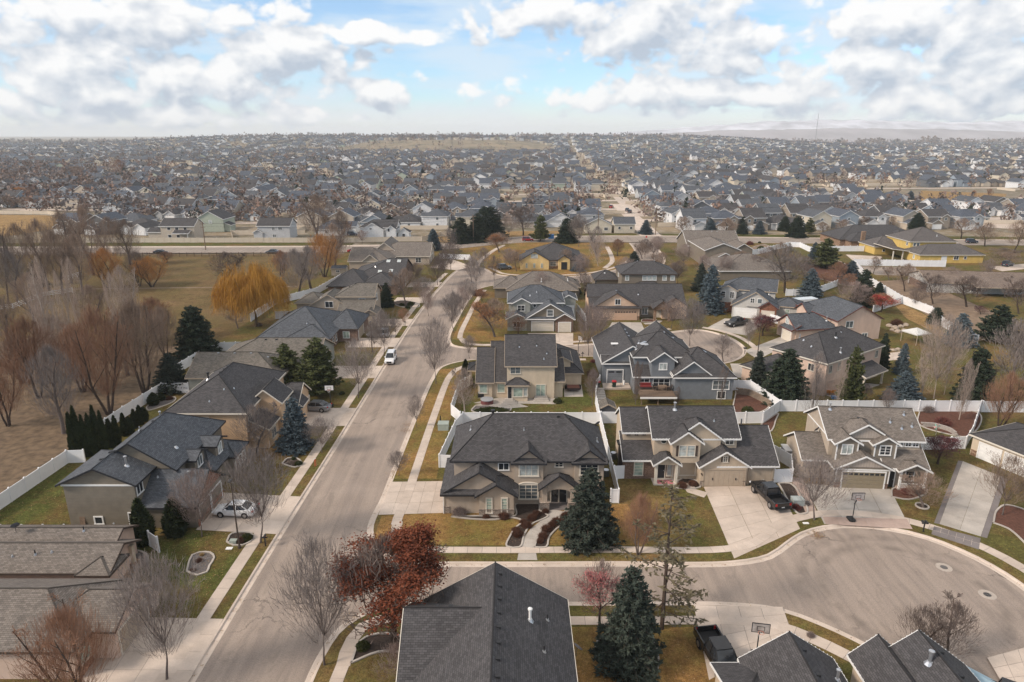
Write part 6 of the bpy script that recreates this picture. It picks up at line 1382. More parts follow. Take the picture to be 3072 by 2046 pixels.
for kind, c, bx, by, ty, hw, lab, nm, gr in (
 # near the street
 (lambda: V_(0), 1, 930, 1560, 850, 215, 'large bare grey tree at the bottom beside the brown roofed ranch driveway', 'bare_tree', ST),
 (lambda: V_(1), 1, 1805, 1480, 740, 215, 'large bare grey tree in the planting strip left of the rust leaved oak', 'bare_tree', ST),
 (lambda: V_(2, BK_GREY, TW_PINK), 1, 1125, 765, 380, 135, 'bare pinkish tree in front of the olive grey house, left of the white car', 'bare_tree', ST),
 (lambda: V_(0), 1, 1450, 800, 250, 175, 'bare grey street tree behind the black mailbox, right of the white car', 'bare_tree', ST),
 (lambda: V_(1), 1, 1790, 295, 95, 90, 'small bare street tree near the red marker stakes', 'bare_tree', ST),
 (lambda: RD(0, BK_GREY, TW_GREY), 1, 1430, 300, 20, 130, 'low bare tree before the orange tan house', 'bare_tree', ST),
 (lambda: SX(0, BK_DARK, TW_RED), 1, 440, 1720, 1150, 240, 'reddish bare tree against the brown ranch house at the bottom left', 'bare_tree', YT),
 (lambda: V_(2), 5, 690, 1015, 560, 115, 'tall bare street tree south of the second side street', 'bare_tree', ST),
 (lambda: V_(1), 5, 560, 1305, 1075, 62, 'small bare street tree beside the green transformer box', 'bare_tree', ST),
 (lambda: V_(0), 2, 365, 425, 285, 60, 'sapling beside the street left of the corner house', 'bare_tree', ST),
 (lambda: V_(0), 5, 810, 665, 380, 85, 'bare street tree north of the second side street', 'bare_tree', ST),
 (lambda: V_(2), 5, 905, 495, 300, 75, 'bare street tree in front of the brown hip roofed house, nearer of two', 'bare_tree', ST),
 (lambda: V_(1), 5, 960, 385, 110, 70, 'bare street tree at the third side street corner', 'bare_tree', ST),
 (lambda: V_(1), 5, 170, 1110, 690, 135, 'bare street tree left of the white car, in front of the green pines', 'bare_tree', ST),
 (lambda: V_(0), 5, 340, 830, 500, 95, 'bare street tree directly behind the white suv', 'bare_tree', ST),
 (lambda: V_(2, BK_GREY, TW_RED), 5, 475, 625, 500, 45, 'reddish sapling by the second mailbox of the left pavement', 'bare_tree', ST),
 (lambda: V_(2), 5, 605, 470, 290, 85, 'bare street tree left side, opposite the sage grey house', 'bare_tree', ST),
 (lambda: RD(1, BK_GREY, TW_BROWN), 5, 490, 490, 225, 110, 'broad brown bare tree with dark shrubs at its foot', 'bare_tree', YT),
 (lambda: V_(0, BK_GREY, TW_DARK), 5, 700, 350, 150, 75, 'bare street tree before the skylight roof', 'bare_tree', ST),
 (lambda: V_(1, BK_GREY, TW_DARK), 5, 790, 255, 45, 80, 'bare tree at the head of the street beside the white fence', 'bare_tree', ST),
 (lambda: V_(2), 5, 275, 790, 600, 60, 'bare garden tree beside the silver car', 'bare_tree', YT),
 (lambda: V_(0), 5, 915, 845, 680, 50, 'thin bare tree at the corner of the second side street', 'bare_tree', ST),
 (lambda: V_(2, BK_GREY, TW_PINK), 5, 1715, 825, 470, 110, 'pinkish bare tree in front of the peach house, nearer one', 'bare_tree', ST),
 (lambda: V_(1, BK_GREY, TW_PINK), 5, 1790, 715, 480, 95, 'pinkish bare tree in front of the peach house, farther one', 'bare_tree', ST),
 (lambda: RD(2, BK_PALE, TW_PALE), 5, 885, 1225, 900, 90, 'pale bare tree in the back garden of the bay nook house', 'bare_tree', YT),
 (lambda: RD(0, BK_GREY, TW_PINK), 5, 1740, 1160, 900, 55, 'slim dense bare tree beside the garden steps', 'bare_tree', YT),
 (lambda: PO(0, BK_GREY, TW_DARK), 12, 720, 1180, 560, 70, 'upright bare aspen before the deck of the blue grey house', 'bare_tree', YT),
 (lambda: PO(1, BK_GREY, TW_DARK), 12, 1890, 1180, 620, 75, 'upright bare aspen before the right windows of the blue grey house', 'bare_tree', YT),
 (lambda: PO(1, BK_GREY, TW_DARK), 12, 1300, 1180, 920, 60, 'short upright aspen at the right end of the deck', 'bare_tree', YT),
 (lambda: V_(1), 6, 100, 870, 530, 110, 'bare tree on the planting strip of the second turning circle', 'bare_tree', ST),
 (lambda: RD(1, BK_GREY, TW_GREY), 6, 325, 985, 790, 85, 'round bare tree at the mouth of the second turning circle', 'bare_tree', ST),
 (lambda: V_(0), 6, 490, 885, 690, 45, 'thin bare tree next to the lamp post of the second turning circle', 'bare_tree', ST),
 (lambda: RD(2, BK_DARK, TW_GREY), 6, 740, 515, 190, 135, 'large bare tree behind the pale grey house', 'bare_tree', YT),
 (lambda: RD(0, BK_DARK, TW_BROWN), 6, 1545, 505, 310, 85, 'bare tree on the dirt yard left of the long ranch house', 'bare_tree', YT),
 (lambda: RD(1, BK_DARK, TW_DARK), 6, 1735, 590, 385, 110, 'spreading bare tree in front of the long ranch house', 'bare_tree', YT),
 (lambda: RD(2, BK_DARK, TW_BROWN), 6, 1335, 385, 265, 45, 'small bare tree beside the white wall of the yellow house', 'bare_tree', YT),
 (lambda: RD(0, BK_DARK, TW_DARK), 6, 1960, 610, 390, 130, 'dark bare tree before the porch of the long ranch house', 'bare_tree', YT),
 (lambda: RD(1, BK_DARK, TW_DARK), 6, 2310, 655, 400, 115, 'dark bare tree at the right edge by the long ranch house', 'bare_tree', YT),
 (lambda: RD(2, BK_DARK, TW_PURPLE), 6, 2055, 660, 600, 45, 'low bare shrub tree on the lawn of the long ranch house', 'bare_tree', YT),
 (lambda: V_(2, BK_PALE, TW_PALE), 6, 1740, 1230, 640, 150, 'pale weeping birch in the fenced lawn behind the grey brown house', 'bare_tree', YT),
 (lambda: PO(0), 6, 1910, 1370, 950, 50, 'thin pale tree against the white boundary fence', 'bare_tree', YT),
 (lambda: RD(1, BK_GREY, TW_GREY), 6, 2260, 1245, 670, 205, 'big grey bare tree at the right edge behind the white fence', 'bare_tree', YT),
 (lambda: SX(1, BK_DARK, TW_RED), 6, 2180, 1440, 1030, 120, 'rust coloured bare tree behind the tan house at the right edge', 'bare_tree', YT),
 (lambda: PO(1, BK_GREY, TW_GREY), 6, 915, 1395, 900, 85, 'tall thin bare tree behind the white fence, left of the grey brown house', 'bare_tree', YT),
 (lambda: RD(2, BK_GREY, TW_PINK), 6, 1200, 620, 430, 110, 'grey twiggy tree behind the pink beige house', 'bare_tree', YT),
 (lambda: V_(0), 3, 775, 672, 310, 165, 'bare grey tree beside the driveway of the grey brown house', 'bare_tree', ST),
 (lambda: RD(0, BK_GREY, TW_BROWN), 3, 1380, 605, 410, 135, 'small bare tree ringed with a round concrete edging', 'bare_tree', YT),
 (lambda: V_(1, BK_GREY, TW_BROWN), 3, 1820, 645, 300, 150, 'bare brown tree before the tan house at the right edge', 'bare_tree', YT),
 (lambda: RD(1, BK_DARK, TW_DARK), 3, 1330, 1470, 1140, 130, 'dark bare tree rising behind the pair of charcoal gables, left one', 'bare_tree', YT),
 (lambda: RD(2, BK_DARK, TW_DARK), 3, 1500, 1470, 1120, 140, 'dark bare tree rising behind the pair of charcoal gables, right one', 'bare_tree', YT),
 (lambda: SX(0, BK_GREY, TW_RED), 2, 1695, 865, 520, 105, 'small orange twigged tree beside the big spruce of the corner house', 'bare_tree', YT),
 (lambda: RD(0, BK_GREY, TW_PINK), 2, 350, 1600, 1370, 130, 'low bare shrub tree at the bottom beside the charcoal roof', 'bare_tree', YT),
 # the pasture
 (lambda: CT(0, BK_GREY, TW_GREY), 4, 430, 1570, 960, 170, 'grey bare tree with split trunk at the near left of the pasture', 'bare_tree', PT),
 (lambda: SX(0), 4, 735, 1440, 690, 205, 'rust red willow in the middle of the pasture edge', 'willow_tree', PT),
 (lambda: SX(1, BK_DARK, TW_BROWN), 4, 975, 1305, 640, 190, 'brownish red willow to the right behind the rust red one', 'willow_tree', PT),
 (lambda: SX(2, BK_DARK, TW_RED), 4, 60, 1520, 1020, 175, 'rust coloured willow cut by the left edge', 'willow_tree', PT),
 (lambda: PO(0), 4, 410, 1230, 370, 100, 'tall pale poplar standing highest at the left of the pasture', 'poplar_tree', PT),
 (lambda: PO(1), 4, 570, 1010, 370, 75, 'slim pale poplar behind the red willow', 'poplar_tree', PT),
 (lambda: PO(0), 4, 880, 960, 430, 100, 'pale poplar in front of the dark bare willow', 'poplar_tree', PT),
 (lambda: SX(1, BK_DARK, TW_ORANGE), 4, 730, 590, 310, 110, 'orange topped pollard willow by the dirt track, left one', 'willow_tree', PT),
 (lambda: SX(2, BK_DARK, TW_DARK), 4, 940, 580, 330, 90, 'dark bare willow by the dirt track', 'willow_tree', PT),
 (lambda: SX(0, BK_DARK, TW_ORANGE), 4, 1020, 585, 370, 115, 'orange topped willow by the dirt track, right of the dark one', 'willow_tree', PT),
 (lambda: RD(0, BK_DARK, TW_DARK), 4, 1530, 560, 340, 130, 'round bare tree left of the golden willow', 'bare_tree', PT),
 (lambda: RD(1, BK_GREY, TW_GREY), 4, 1600, 865, 670, 90, 'small grey bare tree below the golden willow', 'bare_tree', PT),
 (lambda: CT(1), 4, 190, 650, 140, 110, 'large brown cottonwood at the far left of the pasture', 'cottonwood_tree', PT),
 (lambda: CT(0), 4, 330, 610, 110, 120, 'large brown cottonwood second from the left edge', 'cottonwood_tree', PT),
 (lambda: CT(1), 4, 480, 560, 50, 130, 'large brown cottonwood in the middle of the left group', 'cottonwood_tree', PT),
 (lambda: CT(0), 4, 630, 505, 30, 130, 'tallest brown cottonwood of the left group', 'cottonwood_tree', PT),
 (lambda: CT(1), 4, 770, 450, 100, 100, 'brown cottonwood at the right end of the left group', 'cottonwood_tree', PT),
 (lambda: CT(0, BK_GREY, TW_GREY), 4, 120, 700, 330, 90, 'bare tree beside the white rail fence', 'bare_tree', PT),
 (lambda: CT(0), 7, 2200, 805, 455, 130, 'big brown tree standing by the main road left of the white house', 'bare_tree', PT),
 (lambda: CT(1, BK_DARK, TW_GREY), 4, 2000, 660, 320, 120, 'broad grey tree right of the golden willow', 'bare_tree', PT),
 (lambda: CT(0, BK_DARK, TW_GREY), 4, 2090, 600, 300, 110, 'grey tree between the golden willow and the skylight roof', 'bare_tree', PT),
 (lambda: SX(0, BK_DARK, TW_ORANGE), 4, 2180, 520, 215, 120, 'orange tinted tree behind the grey ones right of the willow', 'bare_tree', PT),
 (lambda: SX(1, BK_DARK, TW_BROWN), 4, 150, 1230, 900, 150, 'brown thicket tree at the left below the dark post fence', 'willow_tree', PT),
 (lambda: SX(2, BK_DARK, TW_BROWN), 4, 1120, 1090, 700, 120, 'brown bare tree left of the dark pine', 'willow_tree', PT),
 (lambda: SX(0, BK_DARK, TW_BROWN), 4, 380, 1010, 770, 130, 'brown thicket tree behind the tall poplar', 'willow_tree', PT),
 # conifers
 (lambda: T_blue(0), 1, 1650, 275, -15, 85, 'blue spruce before the orange tan house by the street', 'spruce_tree', SPR),
 (lambda: T_spr(1), 2, 1420, 785, 372, 140, 'large dark spruce in front of the corner house', 'spruce_tree', SPR),
 (lambda: T_spr(0), 2, 1640, 1475, 925, 155, 'blue green spruce at the bottom beside the charcoal roofed house', 'spruce_tree', SPR),
 (lambda: T_dspr(0), 4, 1330, 1060, 700, 125, 'dark green pine at the pasture edge', 'pine_tree', SPR),
 (lambda: T_spr(1), 4, 1160, 1280, 1030, 108, 'bushy spruce left of the taupe ranch roof', 'spruce_tree', SPR),
 (lambda: T_pine(0), 4, 1930, 1240, 960, 100, 'green pine before the taupe ranch house, left one', 'pine_tree', SPR),
 (lambda: T_pine(1), 4, 2150, 1305, 920, 130, 'green pine before the taupe ranch house, right and larger one', 'pine_tree', SPR),
 (lambda: CT(1, BK_DARK, TW_DARK), 4, 55, 700, 140, 80, 'dark ragged tree at the left edge', 'bare_tree', PT),
 (lambda: T_dspr(0), 4, 260, 580, 400, 50, 'dark conifer behind the white rail fence', 'pine_tree', SPR),
 (lambda: T_dspr(1), 5, 360, 495, 330, 45, 'dark spruce beside the sand coloured house', 'spruce_tree', SPR),
 (lambda: T_blue(1), 5, 675, 115, -25, 50, 'blue spruce beside the main road near the street end', 'spruce_tree', SPR),
 (lambda: T_blue(0), 6, 230, 645, 320, 80, 'tall blue spruce left of the pale grey house', 'spruce_tree', SPR),
 (lambda: T_blue(1), 6, 905, 545, 345, 72, 'blue spruce against the pale fence behind the pale grey house', 'spruce_tree', SPR),
 (lambda: T_blue(0), 6, 1905, 865, 648, 85, 'blue spruce right of the white garden canopy', 'spruce_tree', SPR),
 (lambda: T_blue(1), 6, 1530, 1245, 1040, 105, 'blue spruce just behind the white boundary fence', 'spruce_tree', SPR),
 (lambda: T_blue(0), 6, 1180, 425, 295, 60, 'blue spruce left of the diagonal white fence', 'spruce_tree', SPR),
 (lambda: T_dspr(0), 6, 1255, 600, 350, 68, 'dark spruce left of the red berry tree', 'spruce_tree', SPR),
 (lambda: T_pine(0), 6, 1010, 345, 140, 82, 'green pine left of the white wall, by the road', 'pine_tree', SPR),
 (lambda: T_blue(1), 6, 930, 325, 170, 45, 'narrow blue spruce left of the roadside green pine', 'spruce_tree', SPR),
 (lambda: T_dspr(1), 6, 735, 1245, 885, 135, 'broad dark spruce in the corner of the white fence', 'spruce_tree', SPR),
 (lambda: T_spr(0), 6, 550, 1150, 900, 60, 'narrow spruce at the corner of the beige hip roofed house', 'spruce_tree', SPR),
 (lambda: T_dspr(0), 6, 2000, 1245, 875, 105, 'dark spruce left of the big grey bare tree', 'spruce_tree', SPR),
 (lambda: T_pine(1, FO_DGREEN), 6, 2160, 840, 590, 110, 'wide green juniper along the fence at the right', 'pine_tree', SPR),
 (lambda: T_blue(0), 6, 1520, 1060, 850, 45, 'small blue spruce beside the pond patio', 'spruce_tree', SPR),
 (lambda: T_dspr(1), 6, 1385, 1020, 780, 42, 'dark weeping conifer behind the corner of the beige hip roofed house', 'spruce_tree', SPR),
 (lambda: T_pine(0), 6, 1170, 1270, 860, 70, 'slender green pine with bare stem before the beige hip roofed house', 'pine_tree', SPR),
 (lambda: T_dspr(0), 6, 1750, 720, 610, 50, 'dark juniper at the bend of the diagonal white fence', 'pine_tree', SPR),
 (lambda: T_dspr(1), 6, 1370, 520, 440, 30, 'small dark spruce above the red berry tree', 'spruce_tree', SPR),
 (lambda: T_spr(1), 6, 170, 500, 310, 50, 'green spruce behind the tall blue spruce', 'spruce_tree', SPR),
 (lambda: T_tallpine(0), 0, 1521, 1448, 1108, 85, 'tall sparse pine with bare trunk right of the bottom spruce', 'pine_tree', SPR),
 (lambda: T_spr(0), 5, 2020, 200, 120, 40, 'dark spruce beside the connecting street', 'spruce_tree', SPR),
 (lambda: T_blue(0), 5, 1640, 255, 190, 40, 'small blue spruce right of the black double door', 'spruce_tree', SPR),
):
 tpx(kind, c, bx, by, ty, hw, lab, nm, gr)
# more winter trees between the houses and in the pasture
for kd, c, bx, by, ty, hw, lab in (
 (0, 6, 440, 350, 225, 70, 'brown bare tree right of the stepped gables'), (1, 6, 530, 400, 250, 75, 'brown bare tree above the pale grey house, left'), (2, 6, 620, 345, 195, 65, 'grey bare tree below the gravel garden'), (0, 6, 700, 310, 165, 60, 'bare tree beside the curving white fence'), (1, 6, 600, 420, 330, 30, 'thin white stemmed birch above the pale grey house'), (3, 6, 860, 440, 260, 85, 'bare tree left of the narrow blue spruce'), (2, 6, 60, 340, 175, 70, 'bare tree at the stepped gables, left'), (3, 6, 20, 450, 290, 60, 'bare tree left of the tall blue spruce'), (4, 6, 1090, 430, 300, 60, 'rust twigged bush tree on the red bark slope'), (4, 6, 1010, 460, 375, 60, 'low rust twigged tree on the red bark slope'), (4, 6, 1160, 480, 380, 55, 'rust twigged tree under the blue spruce'), (2, 6, 2100, 430, 280, 60, 'bare tree behind the long ranch house'), (0, 6, 2210, 335, 235, 115, 'wide bare tree in the courtyard corner'), (5, 6, 1660, 1230, 900, 80, 'pale fine bare tree behind the long boundary fence'), (5, 6, 1810, 1200, 760, 60, 'second pale bare tree behind the long boundary fence'), (3, 6, 2330, 1120, 760, 120, 'grey bare tree beyond the rust one, right edge'), (1, 6, 1280, 1250, 1120, 50, 'low bare shrub tree along the boundary fence'),
 (2, 5, 1180, 240, 95, 70, 'grey bare tree left of the pale yellow gable'), (3, 5, 1080, 325, 145, 50, 'dark slim bare tree at the third side street'), (0, 5, 1230, 255, 120, 55, 'bare tree in front of the pale yellow gable'), (2, 5, 1665, 335, 125, 68, 'bare tree in the third side street'), (5, 5, 1780, 225, 10, 70, 'tall grey columnar tree right of the pale yellow house'), (2, 5, 1010, 235, 85, 45, 'bare tree at the end of the footpath'), (3, 5, 30, 160, 10, 60, 'bare tree behind the skylight roof house, left'), (0, 5, 2075, 175, 60, 60, 'bare tree beside the far spruce of the connecting street'), (2, 5, 2150, 160, 40, 60, 'pinkish bare tree right of the connecting street verge'), (1, 5, 2285, 340, 190, 60, 'bare tree right of the dark olive house'), (2, 5, 2270, 640, 430, 85, 'grey bare tree right of the stone arch'), (4, 5, 1240, 690, 560, 60, 'rust twigged shrub tree before the sage porch'), (4, 5, 1000, 460, 370, 45, 'brown twigged shrub tree at the brown hip roof'),
 (2, 5, 640, 560, 350, 60, 'bare street tree nearer the broad brown tree, left side'), (3, 5, 745, 300, 110, 55, 'bare street tree before the brown roofed end house'), (2, 5, 870, 560, 350, 60, 'bare tree on the right planting strip before the orange brown tree'), (1, 5, 930, 330, 150, 55, 'round bare tree at the right kerb near the street end'), (2, 5, 1400, 430, 250, 60, 'bare tree rising behind the sage grey roof'), (0, 5, 1560, 240, 100, 55, 'brown bare tree right of the black double door'), (3, 5, 1690, 430, 260, 60, 'dark bare tree between the brown and the dark olive house'), (2, 5, 1960, 330, 150, 70, 'pinkish bare tree in front of the dark olive house'), (0, 5, 2200, 300, 120, 75, 'brown bare tree behind the dark olive house'), (1, 6, 190, 420, 250, 65, 'round bare tree before the brown hip roof'), (2, 6, 330, 420, 250, 60, 'bare tree before the brown hip roof, right of the round one'), (0, 6, 760, 420, 240, 75, 'brown bare tree before the pale fence'), (3, 6, 1120, 560, 420, 55, 'dark bare tree left of the dark spruce'), (0, 6, 1440, 430, 330, 50, 'bare tree along the diagonal white fence'), (2, 6, 1840, 480, 330, 70, 'bare tree before the brown ranch roof'), (3, 6, 1620, 620, 480, 60, 'dark bare tree on the dirt yard corner'), (2, 6, 560, 780, 640, 50, 'thin bare tree left of the wine red leaves'), (5, 6, 1080, 1300, 960, 45, 'upright pale tree behind the boundary fence'), (2, 6, 1420, 1330, 1150, 50, 'bare tree rising behind the grey brown house'), (1, 6, 2060, 1250, 1010, 80, 'grey bare tree right of the dark spruce'), (3, 5, 420, 700, 560, 45, 'dark bare tree right of the silver car'), (2, 5, 560, 330, 190, 60, 'pinkish bare tree before the skylight roof'),
 (6, 4, 260, 1330, 760, 170, 'rust brown willow left of the tall poplar'), (6, 4, 560, 1290, 820, 160, 'rust brown willow between poplar and red willow'), (7, 4, 860, 1180, 760, 150, 'brown cottonwood behind the red willows'), (7, 4, 640, 900, 560, 130, 'grey brown cottonwood in mid pasture'), (6, 4, 1060, 960, 640, 120, 'brown willow left of the dark pine top'), (7, 4, 60, 1010, 640, 130, 'grey tree beyond the dark post fence'), (7, 4, 250, 860, 480, 130, 'grey brown tree behind the highest poplar'), (7, 4, 560, 640, 220, 110, 'brown cottonwood before the left group'), (7, 4, 420, 640, 190, 110, 'broad brown cottonwood before the left group'), (7, 4, 880, 440, 120, 90, 'brown cottonwood by the rail fence'), (6, 4, 1120, 420, 340, 50, 'orange brown bush by the rail fence'), (7, 4, 2250, 470, 150, 110, 'brown tree behind the orange tinted one'), (6, 4, 1900, 520, 330, 70, 'brown tree above the golden willow'), (5, 4, 330, 1180, 480, 80, 'second pale poplar left of the highest one'), (5, 4, 490, 1120, 460, 70, 'slender pale poplar right of the highest one'), (5, 4, 820, 1010, 470, 70, 'slender pale poplar left of the middle one')):
 kk = (lambda: T_round(0, BK_GREY, TW_BROWN), lambda: T_round(1, BK_GREY, TW_PINK), lambda: T_vase(1, BK_GREY, TW_PINK), lambda: T_vase(2, BK_DARK, TW_DARK), lambda: T_round(2, BK_DARK, TW_RED), lambda: T_pop(1), lambda: T_salix(1, BK_DARK, TW_RED), lambda: T_cotton(0, BK_GREY, TW_BROWN))[kd]
 tpx(kk, c, bx, by, ty, hw, lab, 'bare_tree', PT if c == 4 else YT)
# leafy and special ones
oak = T_round(3, BK_DARK, TW_DARK);
tpx(oak, 2, 330, 1400, 745, 290, 'oak with rust red leaves at the street corner', 'oak_tree', YT, lambda t: leafy('oak', t, 30000, .10, LF_RUST, .18))
tpx(lambda: T_round(4, BK_GREY, TW_BROWN), 5, 1085, 700, 430, 150, 'tree with orange brown leaves in front of the sage grey house', 'maple_tree', YT, lambda t: leafy('orange', t, 2600, .15, LF_ORANGE, .2))
tpx(lambda: T_round(4, BK_GREY, TW_BROWN), 5, 1115, 130, -10, 95, 'orange brown leaved tree beside the main road', 'maple_tree', YT, lambda t: leafy('orange', t, 2600, .15, LF_ORANGE, .2))
tpx(lambda: T_round(5, BK_DARK, TW_RED), 6, 1385, 645, 510, 105, 'bright red berry tree beside the diagonal white fence', 'crabapple_tree', YT, lambda t: leafy('redb', t, 3000, .2, LF_RED, .25))
tpx(lambda: T_round(6, BK_DARK, TW_PINK), 2, 1480, 1260, 885, 140, 'crabapple with pink red fruit left of the bottom spruce', 'crabapple_tree', YT, lambda t: leafy('pinkb', t, 3200, .15, LF_PINK, .25))
tpx(lambda: T_round(7, BK_DARK, TW_PURPLE), 3, 1460, 360, 195, 90, 'purple leaved plum beside the porch of the grey brown house', 'plum_tree', YT, lambda t: leafy('purp', t, 1200, .2, LF_PURP, .25))
tpx(lambda: T_round(7, BK_DARK, TW_PURPLE), 6, 590, 805, 660, 85, 'small tree with wine red leaves beside the second turning circle', 'plum_tree', YT, lambda t: leafy('purp', t, 1200, .2, LF_PURP, .25))
tpx(T_willow, 4, 1720, 855, 380, 235, 'big golden weeping willow at the pasture edge', 'willow_tree', PT)
# cypress row along the pasture fence
row = [(425, 335, 70, 1.0), (455, 325, 65, 1.0), (490, 318, 62, .9), (523, 312, 58, 1.0), (556, 300, 60, 1.0), (590, 290, 56, .9), (625, 268, 85, .8), (657, 250, 100, .8), (698, 205, 82, .8), (727, 190, 80, .8), (755, 160, 55, .8), (785, 140, 42, .8), (806, 122, 40, .8)]
for i, (x, y, ty, k) in enumerate(row):
 b_ = P(1, x, y); h_ = max(2.6, height_at(1, b_, x, ty)) * (1.02 + .13 * math.sin(i * 1.9)); o_ = ('first', 'second', 'third', 'fourth', 'fifth', 'sixth', 'seventh', 'eighth', 'ninth', 'tenth', 'eleventh', 'twelfth', 'thirteenth')[i]
 tree(T_arb(i % 2), (b_.x, b_.y), h_, .5 + .07 * math.sin(i * 2.3), o_ + ' dark cypress from the left in the row along the pasture fence', 'cypress_tree', 'dark cypress columns')
for c, x, y, ty, hw, lab in ((1, 805, 805, 545, 50, 'dark cypress column before the olive grey house, left one'), (1, 985, 755, 545, 58, 'dark cypress column before the olive grey house, right one'), (5, 890, 985, 845, 25, 'dark cypress column at the corner porch of the bay nook house'), (4, 1035, 1380, 1295, 32, 'small round cypress left inside the pasture fence corner'), (4, 1088, 1350, 1298, 22, 'smaller cypress right inside the pasture fence corner'), (5, 1620, 400, 310, 20, 'dark cypress at the corner of the brown hip roofed house'), (6, 590, 1155, 1060, 22, 'slim cypress right of the narrow corner spruce')):
 b_ = P(c, x, y); tree(T_arb(1), (b_.x, b_.y), max(1.4, height_at(c, b_, x, ty)), hw * metres_per_px(c, b_), lab, 'cypress_tree', 'dark cypress columns')
# shrubs
def bush(me, c, x, y, r, label, name, group='garden shrubs', zs=1.0, el=1.0):
 b_ = P(c, x, y); k = r * metres_per_px(c, b_); ext = {'brown': 1.05, 'box': 1.0}.get('', 1.05)
 o = thing(name, label, 'shrub', (b_.x, b_.y, LOT), random.random() * 6, group); o.scale = (k / ext, k * el / ext, k * zs / ext); link('foliage', me, o)
 return o
n_ = 0
ords = ('first', 'second', 'third', 'fourth', 'fifth', 'sixth', 'seventh', 'eighth', 'ninth', 'tenth', 'eleventh', 'twelfth')
for i, (x, y, r) in enumerate(((1025, 760, 38), (1075, 712, 36), (1105, 668, 34), (1130, 645, 30), (1180, 632, 26), (1015, 735, 30), (1055, 690, 26))): bush(S_brown(), 2, x, y, r, ords[i] + ' brown tufted shrub in the bed left of the curving front walk', 'shrub')
for i, (x, y, r) in enumerate(((1165, 770, 34), (1185, 730, 36), (1240, 688, 36), (1290, 655, 30), (1150, 795, 26), (1215, 705, 28))): bush(S_brown(), 2, x, y, r, ords[i] + ' brown tufted shrub in the bed right of the curving front walk', 'shrub')
for me, c, x, y, r, lab in ((S_twig, 2, 705, 640, 55, 'round twiggy shrub below the garage wall of the corner house'), (S_brown, 2, 950, 660, 40, 'brown shrub below the right slit window of the corner house'), (S_brown, 2, 850, 662, 26, 'low brown shrub below the left slit window of the corner house'), (S_box, 2, 165, 1385, 46, 'clipped green ball in the bed beside the rust leaved oak'),
 (S_box, 1, 1375, 780, 38, 'green shrub beside the lamp post near the white car'), (S_brown, 1, 1340, 795, 30, 'brown shrub left of the green one by the lamp post'), (S_box, 1, 1662, 365, 26, 'clipped green cube like shrub by the pavement'), (S_box, 1, 1632, 335, 16, 'small clipped green shrub behind the larger one by the pavement'), (S_red, 1, 750, 915, 34, 'dark red shrub in the half round bed'), (S_brown, 1, 1110, 905, 24, 'brown shrub in the figure eight rock bed, middle'), (S_gold, 1, 1125, 870, 18, 'ornamental grass in the figure eight rock bed, top'), (S_brown, 1, 1075, 955, 20, 'dark shrub in the figure eight rock bed, bottom'), (S_brown, 1, 745, 855, 24, 'brown shrub at the porch of the brown ranch house'), (S_brown, 1, 755, 1120, 40, 'dark shrub island in the curved front walk'),
 (S_red, 3, 675, 610, 32, 'dark red shrub beside the electric box of the driveway'), (S_brown, 3, 40, 490, 36, 'brown shrubs at the porch of the bulb strung house'), (S_brown, 3, 100, 478, 30, 'brown shrub before the garage pier of the bulb strung house'), (S_twig, 3, 755, 1320, 28, 'round twiggy shrub beside the bottom right pavement'), (S_red, 3, 1290, 525, 40, 'red brown shrub in the bed before the small gabled porch'), (S_red, 3, 1360, 520, 30, 'red brown shrub right in the bed before the small gabled porch'), (S_box, 6, 490, 1320, 48, 'green shrub inside the white fence behind the bulb strung house'), (S_twig, 6, 1690, 1310, 60, 'grey twiggy bush before the long boundary fence, left'), (S_twig, 6, 1570, 1300, 45, 'low grey bush before the long boundary fence'), (S_red, 6, 1800, 1400, 60, 'red brown bush in the bark bed behind the grey brown house'),
 (S_box, 11, 1235, 955, 60, 'green bush at the right end of the backyard patio'), (S_box, 4, 2060, 700, 14, 'small green ball by the white fence of the sand coloured house') , (S_box, 5, 460, 490, 22, 'left dark shrub at the foot of the broad brown tree'), (S_box, 5, 520, 485, 26, 'right dark shrub at the foot of the broad brown tree'), (S_box, 5, 500, 505, 20, 'front dark shrub at the foot of the broad brown tree'), (S_red, 6, 505, 190, 28, 'wine red shrub in the gravel garden by the road'), (S_box, 6, 580, 225, 30, 'green shrub in the gravel garden by the road'), (S_box, 6, 570, 180, 13, 'small round shrub in the gravel garden'), (S_brown, 6, 1490, 730, 45, 'brown shrubs under the patio roof of the pink beige house'), (S_red, 5, 1745, 870, 24, 'red shrub at the driveway left of the blue grey house'), (S_brown, 5, 1740, 960, 45, 'dark reddish shrub in the gap left of the blue grey house'), (S_twig, 4, 1740, 850, 26, 'twiggy shrub below the golden willow'), (S_brown, 4, 1140, 1345, 28, 'brown shrub in the pasture fence corner bed'), (S_brown, 5, 975, 420, 50, 'brown thicket at the left corner of the brown hip roofed house'), (S_box, 5, 1630, 410, 45, 'dark green hedge bush at the corner of the brown hip roofed house'), (S_box, 5, 60, 1085, 22, 'dark round shrub by the left pavement'), (S_brown, 4, 470, 1010, 60, 'brush heap beside the dark post fence')):
 bush(me(), c, x, y, r, lab, 'shrub')
# clipped hedge of the backyard
o = thing('hedge', 'low clipped green hedge in front of the backyard patio', 'hedge', (P(11, 480, 1060).x, P(11, 480, 1060).y, LOT), .0); o.scale = (3.0, .6, .8); link('foliage', S_box(), o)
